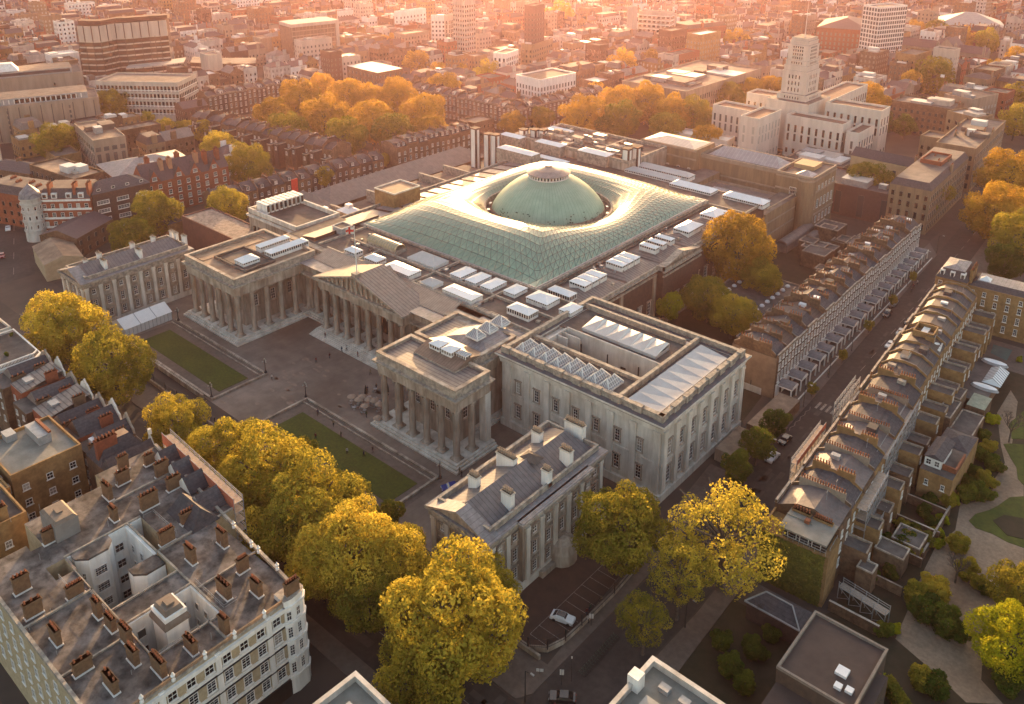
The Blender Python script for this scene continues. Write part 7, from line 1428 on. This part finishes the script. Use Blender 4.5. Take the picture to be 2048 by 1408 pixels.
hedge((138.6, -94.2), (150.4, -94.2), 1.2, 2.6, 'lime', 'yellow-green hedge along the far side of the dark flat roof'); hedge((150.6, -93.5), (160, -101), 1.8, 2.4, 'olive', 'clipped olive hedge curving from the dark roof along the garden path')
hedge((142.0, -30.9), (144.4, -27.8), .01, .01, 'lime', 'x') if False else None
tree((165.4, -77.2, 6.0, 7.9), 'lime', 'bright yellow-green tree at the right edge of the picture, lowest on that side'); tree((163.8, -62.7, 6.0, 6.7), 'olive', 'pale green bush tree at the right edge above the bright yellow-green one')
def bare_tree(x, y, h, label, seed=1):
    random.seed(seed); t = T('bare_tree', label, 'tree', (x, y, 0)); q = M(); q.bar((0, 0, 0), (0, 0, h*.4), .35)
    def br(p, d, L, w, k):
        e = p+d*L; q.bar(p, e, w)
        if k: 
            for _ in range(3): nd = (d+Vector((random.uniform(-.8, .8), random.uniform(-.8, .8), random.uniform(-.1, .5)))).normalized(); br(e, nd, L*.68, w*.6, k-1)
    for i in range(5): a = i*1.25; br(Vector((0, 0, h*.36)), Vector((math.cos(a)*.7, math.sin(a)*.7, .9)).normalized(), h*.2, .16, 4)
    q.build('trunk', BARK, t)
bare_tree(*(149.3, -6.0), 9, 'leafless tree on the garden lawn at the right edge'); bare_tree(*(152.7, -61.6), 7, 'leafless brown bush tree beside the garden path', 3); bare_tree(*(129.0, -94.1), 6, 'leafless tree in the dark yard below the tall thin yellow tree', 5); bare_tree(*(149.9, -102.7), 8, 'leafless tree over the dark flat roof, bottom right', 7)
tag(M().lathe([(.9, 0), (.9, .3), (.5, .5), (.5, 1.2), (.65, 1.3), (.1, 1.5)], 10).build('garden_statue', STONE_L, None, (*(158.3, -56.7), 0)), 'small pale stone statue on a plinth among the garden shrubs', 'statue')
# ================================================================ FORECOURT THINGS
mq = T('marquee', 'long white marquee with panelled sides in front of the left residence', 'marquee', (-62.4, -112.6, 0), .035)
q = M(); q.box(-3.7, -7.4, 0, 3.7, 7.4, 2.7, 0, bot=False); q.idx([(-4, -7.6, 2.7), (4, -7.6, 2.7), (4, 7.6, 2.7), (-4, 7.6, 2.7), (0, -7.6, 4.9), (0, 7.6, 4.9)], [(1, 2, 5, 4), (3, 0, 4, 5), (0, 1, 4), (2, 3, 5)], [1]*4); q.build('canvas', [mat('marquee_wall', (.62, .61, .6), .6, (.55, .54, .53), .5), mat('marquee_roof', (.78, .76, .75), .5, (.72, .70, .69), .4)], mq)
for k in range(13): M().bar((3.74, -7.4+k*1.233, 0), (3.74, -7.4+k*1.233, 2.7), .09).build('post', METAL, mq)
for k in (1, 2): M().bar((4.02, -7.6+k*5.07, 2.74), (0, -7.6+k*5.07, 4.96), .12).build('roof_seam', METAL, mq)
def lamp(x, y, label, h=4.0):
    t = T('lamp_standard', label, 'lamp post', (x, y, .5)); q = M(); q.lathe([(.42, 0), (.42, .3), (.25, .5), (.12, .9), (.09, h*.7), (.06, h)], 10)
    for k in range(3): a = k*2.1; q.bar((0, 0, h*.74), (.55*math.cos(a), .55*math.sin(a), h*.8), .06)
    q.build('post', IRON, t)
    g = cached('globe', lambda: M().lathe([(.02, 0), (.16, .06), (.2, .22), (.12, .4), (.02, .48)], 8).mesh('lamp_glass', mat('lamp_glass', (.4, .38, .33), .3)))
    for k in range(3): a = k*2.1; put('lamp_glass', g, t, (.55*math.cos(a), .55*math.sin(a), h*.8))
    put('lamp_glass', g, t, (0, 0, h))
lamp(-10.4, -104.5, 'black iron lamp standard at the far right corner of the left lawn'); lamp(-10.6, -120.6, 'black iron lamp standard at the near right corner of the left lawn'); lamp(7.6, -104.5, 'black iron lamp standard at the far left corner of the right lawn'); lamp(57.0, -104.6, 'black iron lamp standard at the far right corner of the right lawn'); lamp(-56, -104.6, 'black iron lamp standard by the marquee end')
tb = cached('tabl', lambda: M().lathe([(.3, 0), (.05, .05), (.05, .72), (.5, .74), (.5, .78), (.01, .79)], 12).mesh('table_top', METAL)); ch = cached('chr', lambda: M().box(-.2, -.2, .4, .2, .2, .46).box(-.2, .17, .46, .2, .21, .85).bar((-.17, -.17, 0), (-.17, -.17, .4), .04).bar((.17, -.17, 0), (.17, -.17, .4), .04).bar((-.17, .17, 0), (-.17, .17, .4), .04).bar((.17, .17, 0), (.17, .17, .4), .04).mesh('cafe_chair', METAL))
pr_ = cached('prs', lambda: M().lathe([(.03, 0), (.03, 2.1)], 6).lathe([(1.15, 1.95), (1.1, 2.05), (.5, 2.4), (.02, 2.55)], 12, 1).mesh('parasol_canopy', [METAL, mat('tan_parasol', (.34, .25, .19), .8, (.27, .2, .15), 2)]))
random.seed(6)
for i, (a, b) in enumerate(((820, 300), (845, 365), (890, 330), (920, 250), (925, 300), (925, 350), (950, 395), (1000, 260), (990, 330), (1045, 280), (1045, 340), (1090, 310), (1095, 380), (1060, 180), (1080, 520))):
    px_ = {0: (18.2, -98.2), 1: (21.0, -99.6), 2: (20.6, -97.9), 3: (18.3, -95.0), 4: (20.2, -96.4), 5: (22.0, -97.9), 6: (24.0, -98.7), 7: (20.2, -93.9), 8: (22.5, -96.2), 9: (21.8, -93.8), 10: (23.9, -95.6), 11: (23.7, -93.9), 12: (26.2, -95.9), 13: (18.5, -90.5), 14: (30.5, -100.1)}[i]
    o = put('cafe_table', tb, None, (*px_, .02)); tag(o, 'round cafe table by the corner of the right-hand colonnade', 'table', 'round cafe tables')
    o = put('parasol', pr_, None, (px_[0]+.1, px_[1]+.1, .02)) if i % 2 == 0 else None
    if o: tag(o, 'tan parasol over a cafe table by the right-hand colonnade', 'parasol', 'tan parasols over the cafe tables')
    for k in range(2):
        an = random.uniform(0, 6.28); o = put('cafe_chair', ch, None, (px_[0]+.85*math.cos(an), px_[1]+.85*math.sin(an), .02), an-PI/2); tag(o, 'metal cafe chair by the corner of the right-hand colonnade', 'chair', 'metal cafe chairs')
fp = M().lathe([(.35, 0), (.35, .1), (.06, .2), (.06, .6), (.45, .9), (.32, 2.2), (.04, 3.5)], 10).mesh('closed_parasol', DARK)
for p, l in (((18.7, -93.8), 'closed black parasol standing among the cafe tables'), ((22.2, -89.5), 'closed black parasol between the columns of the right-hand colonnade')): tag(put('closed_parasol', fp, None, (*p, .02)), l, 'parasol')
# people: one skinned body each, small but standing and walking
def person_mesh(seed, coat, trs):
    random.seed(seed); st = random.uniform(.1, .3); q = M()
    def limb(a, b, r0, r1, m, n=6):
        a, b = Vector(a), Vector(b); d = (b-a).normalized(); s = d.cross(Vector((0, 1, .01))).normalized(); u = d.cross(s); k = len(q.v)
        for p, r in ((a, r0), ((a+b)/2, (r0+r1)/2*1.05), (b, r1)):
            for i in range(n): an = 2*PI*i/n; q.v.append(tuple(p+s*math.cos(an)*r+u*math.sin(an)*r))
        for j in range(2):
            for i in range(n): q.f.append((k+j*n+i, k+j*n+(i+1) % n, k+(j+1)*n+(i+1) % n, k+(j+1)*n+i)); q.m.append(m)
        q.f.append(tuple(range(k+2*n, k+3*n))); q.m.append(m)
    for s in (-1, 1): limb((s*.09, s*st*.1, .92), (s*.1, s*st, .06), .095, .05, 1); q.box(s*.1-.05, s*st-.06, 0, s*.1+.05, s*st+.17, .08, 3); limb((s*.2, 0, 1.42), (s*.27, -s*st*.8, .86), .06, .04, 0); q.cyl(s*.27, -s*st*.8, .78, .88, .035, .04, 6, 2)
    k = len(q.v); q.lathe([(.13, .86), (.17, .95), (.15, 1.15), (.21, 1.4), (.17, 1.48), (.06, 1.52)], 8, 0)
    q.lathe([(.055, 1.5), (.05, 1.56), (.085, 1.6), (.1, 1.68), (.09, 1.76), (.03, 1.79)], 8, 2); q.lathe([(.1, 1.68), (.106, 1.73), (.08, 1.8), (.01, 1.82)], 8, 3)
    return q.mesh('person', [coat, trs, mat('skin', (.42, .25, .17), .6), mat('dark_hair', (.03, .02, .015), .7)])
COATS = [mat('navy_coat', (.02, .03, .07), .9), mat('black_coat', (.015, .015, .015), .9), mat('tan_coat', (.28, .2, .12), .9), mat('red_coat', (.16, .03, .03), .9), mat('pale_coat', (.5, .48, .45), .9), mat('green_coat', (.05, .08, .05), .9)]
PM = [person_mesh(i, COATS[i], COATS[(i+1) % 2]) for i in range(6)]
PL = ['navy', 'black', 'tan', 'red', 'pale', 'green']; random.seed(17)
spots = [(random.uniform(-8, 40), random.uniform(-117, -86), .02, 'on the forecourt paving') for _ in range(16)]+[(110+random.uniform(-6, -4.5), random.uniform(-30, 70), .14, 'by the canopied terrace') for _ in range(10)]+[(random.uniform(104, 107), random.uniform(-128, -105), .14, 'on the pavement at the car park corner') for _ in range(4)]+[(random.uniform(112, 122), random.uniform(-142, -130), .05, 'near the street corner at the bottom') for _ in range(4)]+[(random.uniform(-90, -60), random.uniform(-134, -128), .14, 'on the pavement left') for _ in range(3)]+[(random.uniform(-16, 16), random.uniform(-84.5, -82), .6, 'on the steps of the portico') for _ in range(6)]+[(random.uniform(58, 66), random.uniform(-102, -94), .03, 'beside the right-hand colonnade') for _ in range(4)]
for i, (x, y, z, w) in enumerate(spots):
    k = i % 6; o = put('person', PM[k], None, (x, y, z), random.uniform(0, 6.28)); tag(o, 'person in a %s coat walking %s' % (PL[k], w), 'person', 'people in a %s coat walking %s' % (PL[k], w))
# vehicles
def car_mesh(L=4.4, W_=1.8, H_=1.45, taxi=False, van=False):
    q = M(); w = W_/2
    prof = [(-L/2, .35), (-L/2, .75), (-L/2+.15, .92), (-L*.22, .98), (-L*.10, H_-.04), (L*.22, H_), (L*.40, 1.0), (L/2-.08, .95), (L/2, .7), (L/2, .35)] if not van else [(-L/2, .35), (-L/2, .9), (-L*.40, 1.15), (-L*.30, H_-.1), (-L*.24, H_), (L/2-.05, H_), (L/2, H_-.15), (L/2, .35)]
    n = len(prof); ins = [.06 if z > 1.0 else 0 for _, z in prof]; tuck = [.18 if z > 1.05 else .0 for _, z in prof]
    v = [(x, -w+t_, z) for (x, z), t_ in zip(prof, tuck)]+[(x, w-t_, z) for (x, z), t_ in zip(prof, tuck)]
    q.idx(v, [(i, i+1, n+i+1, n+i) for i in range(n-1)]+[(0, n, 2*n-1, n-1)]+[tuple(range(n))[::-1], tuple(range(n, 2*n))], [0]*(n-1)+[2, 0, 0])
    if not van:
        q.face([(-L*.205, -w+.2, 1.01), (-L*.205, w-.2, 1.01), (-L*.115, w-.25, H_-.05), (-L*.115, -w+.25, H_-.05)][::-1], 1); q.face([(L*.245, -w+.25, H_-.01), (L*.245, w-.25, H_-.01), (L*.39, w-.2, 1.04), (L*.39, -w+.2, 1.04)][::-1], 1)
        for s in (-1, 1): q.face([(-L*.17, s*(w-.03), 1.0), (L*.34, s*(w-.03), 1.02), (L*.21, s*(w-.155), H_-.07), (-L*.08, s*(w-.155), H_-.09)], 1)
    else:
        q.face([(-L*.405, -w+.15, 1.17), (-L*.405, w-.15, 1.17), (-L*.31, w-.22, H_-.12), (-L*.31, -w+.22, H_-.12)][::-1], 1)
    return q
def vehicle(x, y, rz, paint, label, kind='car', z=.03, group=None, roofm=None):
    d = {'car': (4.4, 1.8, 1.45, False), 'taxi': (4.6, 1.8, 1.8, False), 'van': (5.2, 2.0, 2.2, True)}[kind]
    t = T({'car': 'parked_car', 'taxi': 'black_taxi', 'van': 'parked_van'}[kind], label, {'car': 'car', 'taxi': 'taxi', 'van': 'van'}[kind], (x, y, z), rz, group); t_ = d[2]
    put('body', cached(('car', kind, paint.name), lambda: car_mesh(*d[:3], van=d[3]).mesh('body', [paint, GLASSD, DARK])), t)
    wh = cached('wheel', lambda: (lambda q: (q.lathe([(.02, -.1), (.2, -.11), (.32, -.1), (.33, 0), (.32, .1), (.2, .11), (.02, .1)], 14), q)[1])(M()).mesh('wheel', IRON))
    for sx in (-1, 1):
        for sy in (-1, 1): o = put('wheel', wh, t, (sx*d[0]*.31, sy*(d[1]/2-.06), .33)); o.rotation_euler = (PI/2, 0, 0)
    hl_ = cached('hl', lambda: M().box(-.03, -.16, -.07, .03, .16, .07).mesh('headlight', WHITE)); tl = cached('tl', lambda: M().box(-.03, -.14, -.07, .03, .14, .07).mesh('tail_light', BANNER))
    for s in (-1, 1): put('headlight', hl_, t, (-d[0]/2, s*(d[1]/2-.3), .68)); put('tail_light', tl, t, (d[0]/2, s*(d[1]/2-.3), .75))
    if roofm: M().box(-.5, -.62, t_, 1.0, .62, t_+.02).build('roof_panel', roofm, t)
    return t
CP = {n: mat('car_'+n, c, .25, tuple(v*.9 for v in c), 1, spec=.7) for n, c in dict(white=(.75, .75, .75), black=(.02, .02, .022), silver=(.4, .4, .41), blue=(.02, .05, .22), red=(.2, .02, .02), grey=(.12, .12, .13)).items()}
vehicle(101.9, -117.8, math.radians(196), CP['white'], 'white car with a dark glass roof alone in the small car park', roofm=CP['black'])
vehicle(61.2, -105.3, math.radians(60), CP['blue'], 'small blue car beside the right-hand residence'); 
vehicle(*(104.8, 41.0), math.radians(92), CP['black'], 'black taxi following a silver car up the wide street', 'taxi'); vehicle((103.8, 47.2)[0], (103.8, 47.2)[1]+2.4, math.radians(92), CP['silver'], 'silver car just ahead of the black taxi on the wide street')
vehicle(*(109.7, -49.1), math.radians(88), CP['white'], 'white-striped car parked under the green kerbside trees, nearest to the camera'); vehicle(*(109.0, -40.9), math.radians(88), CP['black'], 'black car parked under the green kerbside trees')
vehicle(*(111.9, -130.7), math.radians(35), CP['black'], 'black car at the bottom edge by the street corner')
CG = 'cars and vans on the road at the upper left edge'
for i, (a, c, k) in enumerate((((8, 345), 'silver', 'car'), ((5, 375), 'white', 'car'), ((5, 395), 'white', 'van'), ((16, 458), 'white', 'car'), ((4, 512), 'red', 'car'), ((8, 328), 'black', 'taxi'))):
    p = {0: (-250.6, -82.8), 1: (-228.5, -91.5), 2: (-214.7, -96.6), 3: (-174.8, -109.1), 4: (-148.8, -120.7), 5: (-264.4, -77.8)}[i]
    vehicle(p[0], p[1], math.radians(159), CP[c], '%s %s on the road at the left edge, %s from the top' % (c, k, ORD[(2, 3, 4, 5, 6, 1)[i]-1] if False else ['second', 'third', 'fourth', 'fifth', 'sixth', 'first'][i]), k, group=CG)
rs4 = random.Random(30)
for k in range(9):
    y = 22+k*9.5+rs4.uniform(-1, 1); vehicle(112.2-.018*(y-20)*1.6, y, PI/2+rs4.uniform(-.02, .02), CP[rs4.choice(list(CP))], 'car parked at the far kerb of the wide street, %s from the near end' % ORD[k], group='cars parked along the wide street')
# bicycle racks and street signs at the corner
def bicycle(x, y, rz, i):
    t = T('bicycle', 'bicycle locked in the row of racks at the street corner', 'bicycle', (x, y, .14), rz, 'bicycles in the corner racks')
    w = cached('bw', lambda: M().lathe([(.30, -.02), (.34, -.02), (.34, .02), (.30, .02), (.30, -.02)], 16).mesh('wheel', IRON))
    for s in (-.52, .52): o = put('wheel', w, t, (s, 0, .34)); o.rotation_euler = (PI/2, 0, 0)
    put('frame', cached('bf', lambda: M().bar((-.52, 0, .34), (-.15, 0, .8), .04).bar((-.15, 0, .8), (.38, 0, .85), .04).bar((-.05, 0, .32), (.38, 0, .85), .04).bar((-.05, 0, .32), (-.15, 0, .85), .04).bar((.52, 0, .34), (.38, 0, 1.0), .04).bar((-.52, 0, .34), (-.05, 0, .32), .04).bar((.38, -.25, 1.0), (.38, .25, 1.0), .04).mesh('frame', STEEL)), t); put('saddle', cached('bs', lambda: M().box(-.3, -.07, .88, -.02, .07, .93).mesh('saddle', IRON)), t)
a, b = Vector((111.5, -125.0)), Vector((111.4, -114.9))
for k in range(16): p = a.lerp(b, k/15); bicycle(p.x, p.y, math.atan2(b.y-a.y, b.x-a.x)+PI/2+.25, k)
def signpost(x, y, h, label, head): t = T('street_sign', label, 'sign', (x, y, .13), math.radians(35)); M().lathe([(.05, 0), (.05, h)], 8).build('pole', IRON, t); q = M(); q.box(*head, 0) if len(head) == 6 else None; q.build('panel', [mat('sign_white', (.6, .58, .55), .6)], t)
signpost(*(110.1, -128.6), 3.4, 'upright sign with a white panel on the corner pavement', (-.35, -.03, 2.2, .35, .03, 3.3)); signpost(*(110.9, -127.0), 5.2, 'tall dark post on the corner pavement near the bicycle racks', (-.1, -.1, 5.0, .1, .1, 5.3)); signpost(*(106.0, -129.3), 1.2, 'small white board fixed to the car park railing', (-.6, -.03, .5, .6, .03, 1.1)); signpost(*(106.5, -115.4), 3.0, 'pair of notice boards by the car park gate', (-.4, -.03, 1.6, .4, .03, 2.6))
def street_lamp(x, y, label, rz=0):
    t = T('street_lamp', label, 'street lamp', (x, y, .13), rz); q = M(); q.lathe([(.13, 0), (.09, .8), (.06, 6.5)], 8); q.bar((0, 0, 6.5), (1.3, 0, 6.9), .07); q.build('post', IRON, t); M().box(1.1, -.14, 6.8, 1.8, .14, 6.98).build('lamp_head', METAL, t)
for k in range(8): street_lamp(106.2-.035*(k*20), -24+k*18, 'slim street lamp on the pavement before the canopied terrace, %s from the near end' % ORD[k])
for k in range(5): street_lamp(-60+k*34, -134.4, 'slim street lamp on the tree-lined pavement, %s from the left' % ORD[k], -PI/2)
for i, p in enumerate(((107.6, -135.0), (119.4, -104.7), (109.2, -51.2))): street_lamp(*p, ('street lamp at the bottom of the picture beside the big plane tree', 'street lamp under the tall thin yellow tree', 'street lamp by the green kerbside trees')[i])
for k in range(5): tree((105.8-.03*k*22, -18+k*22, 2.6, 1.7), 'olive', 'small sapling on the pavement before the canopied terrace, %s from the near end' % ORD[k], hs=1.3)
bn = M().box(-.1, -1.4, 9, .1, 1.4, 20).build('banner', BANNER, None, (*(-92.4, -34.6), 0)); tag(bn, 'tall red vertical banner standing behind the cooling units', 'banner')
# satellite dishes, aerials and small roof clutter on the museum
rs5 = random.Random(44)
for k in range(26): x, y = rs5.uniform(-30, 50), rs5.choice((rs5.uniform(-60, -49), rs5.uniform(-67, -60))); s = rs5.uniform(.3, .8); M().box(-s, -s*.8, 0, s, s*.8, rs5.uniform(.3, .8)).build('roof_unit', rs5.choice((METAL, CORNICE, FELT)), mus, (x, y, ZR+.1))
for k in range(22): x, y = rs5.uniform(38.5, 51), rs5.uniform(-44, 45); s = rs5.uniform(.2, .5); M().box(-s, -s, 0, s, s, .7).build('roof_unit', rs5.choice((METAL, CORNICE)), mus, (x, y, 18.3))
for k in range(9): x = -18+k*7; M().bar((x, -66.8, 20.3), (x+6, -66.8, 20.3), .09).bar((x, -66.8, 20.7), (x+6, -66.8, 20.7), .06).build('roof_pipe', METAL, mus)
for k in range(40): x, y = rs5.uniform(24, 76), rs5.uniform(-187, -156); M().bar((0, 0, 0), (0, 0, rs5.uniform(.6, 1.6)), .07).build('vent_pipe', METAL, mb, (x, y, 18)) if not (40 < x < 72 and -178 < y < -162) else None

# small things that make the repeated houses differ
rg = random.Random(77)
for o in [o for o in COL.objects if o.name.startswith('terraced_house') and o.parent is None]:
    k = rg.random(); x, y = rg.uniform(1.4, 4.6), rg.uniform(3.6, 8.4); z = 13.2 if 'pots' in o['group'] or 'bare' in o['group'] else 12.5
    if 'square' in o['group'] or 'mews' in o['group'] or 'dormered' in o['group']: continue
    if k < .35: M().box(-.6, -.9, 0, .6, .9, .9).build('rooflight', rg.choice((METAL, WHITE, CORNICE)), o, (x, y, z+1.2))
    if k > .55: q = M(); q.bar((0, 0, 0), (0, 0, 2.2), .06); q.bar((-.5, 0, 2.0), (.5, 0, 2.0), .04); q.bar((-.4, 0, 1.8), (.4, 0, 1.8), .04); q.build('aerial', METAL, o, (x, y+1, z+1.2))
    if .3 < k < .75: q = M(); q.box(-1.2, -1, 0, 1.2, 1, 1.7, 0, 1); q.build('roof_room', [rg.choice((SLATE, RENDER, BRICKY)), FELT], o, (2.6, rg.choice((5.2, 8.0)), z+.9))
q = M()
for k in range(60):
    x, y = rg.uniform(-90, 116), rg.uniform(-146, -137); w, h = rg.uniform(1, 5), rg.uniform(.6, 1.8); q.box(x, y, .017, x+w, y+h, .0205)
for k in range(70):
    y = rg.uniform(-90, 95); x = 108.8+rg.uniform(0, 5)-.035*(y+40)*(.6 if y > -40 else 0); q.box(x, y, .025, x+rg.uniform(.6, 1.4), y+rg.uniform(1, 6), .0275)
struct(q.build('road_patch', mat('asphalt_patch', (.085, .07, .062), .9, (.05, .042, .038), .3, coord='World')))
# where look-alikes share a label, say which one it is by its place along the picture
byl = {}
for o in COL.objects:
    if o.parent is None and o.get('group') and o.get('label'): byl.setdefault((o['group'], o['label']), []).append(o)
bpy.context.view_layer.update()
for (g_, l_), os_ in byl.items():
    if 1 < len(os_) <= 42:
        os_.sort(key=lambda o: (project(o.location.x, o.location.y, 5) or (0, 0))[0])
        nw = len(l_.split())
        for i, o in enumerate(os_): o['label'] = l_+(', %s from the left' if nw <= 9 or True else '') % ORD[min(i, len(ORD)-1)]
        if nw > 12: print('long', l_)

# ================================================================ HAZE
hm = bpy.data.materials.new('evening_haze'); hm.use_nodes = True; hn, hl = hm.node_tree.nodes, hm.node_tree.links; hn.clear()
ho = hn.new('ShaderNodeOutputMaterial'); hv = hn.new('ShaderNodeVolumePrincipled'); hv.inputs['Color'].default_value = (.97, .58, .68, 1); hv.inputs['Density'].default_value = .000085; hv.inputs['Anisotropy'].default_value = .76
hl.new(hv.outputs[0], ho.inputs['Volume'])
tag(M().box(-1900, -600, -1.5, 900, 2100, 131).build('haze', hm), 'thin warm evening haze lying over the whole city', 'haze', kind='stuff')

g = M().box(-1890, -590, -.5, 890, 2090, 0); struct(g.build('ground', CITY))
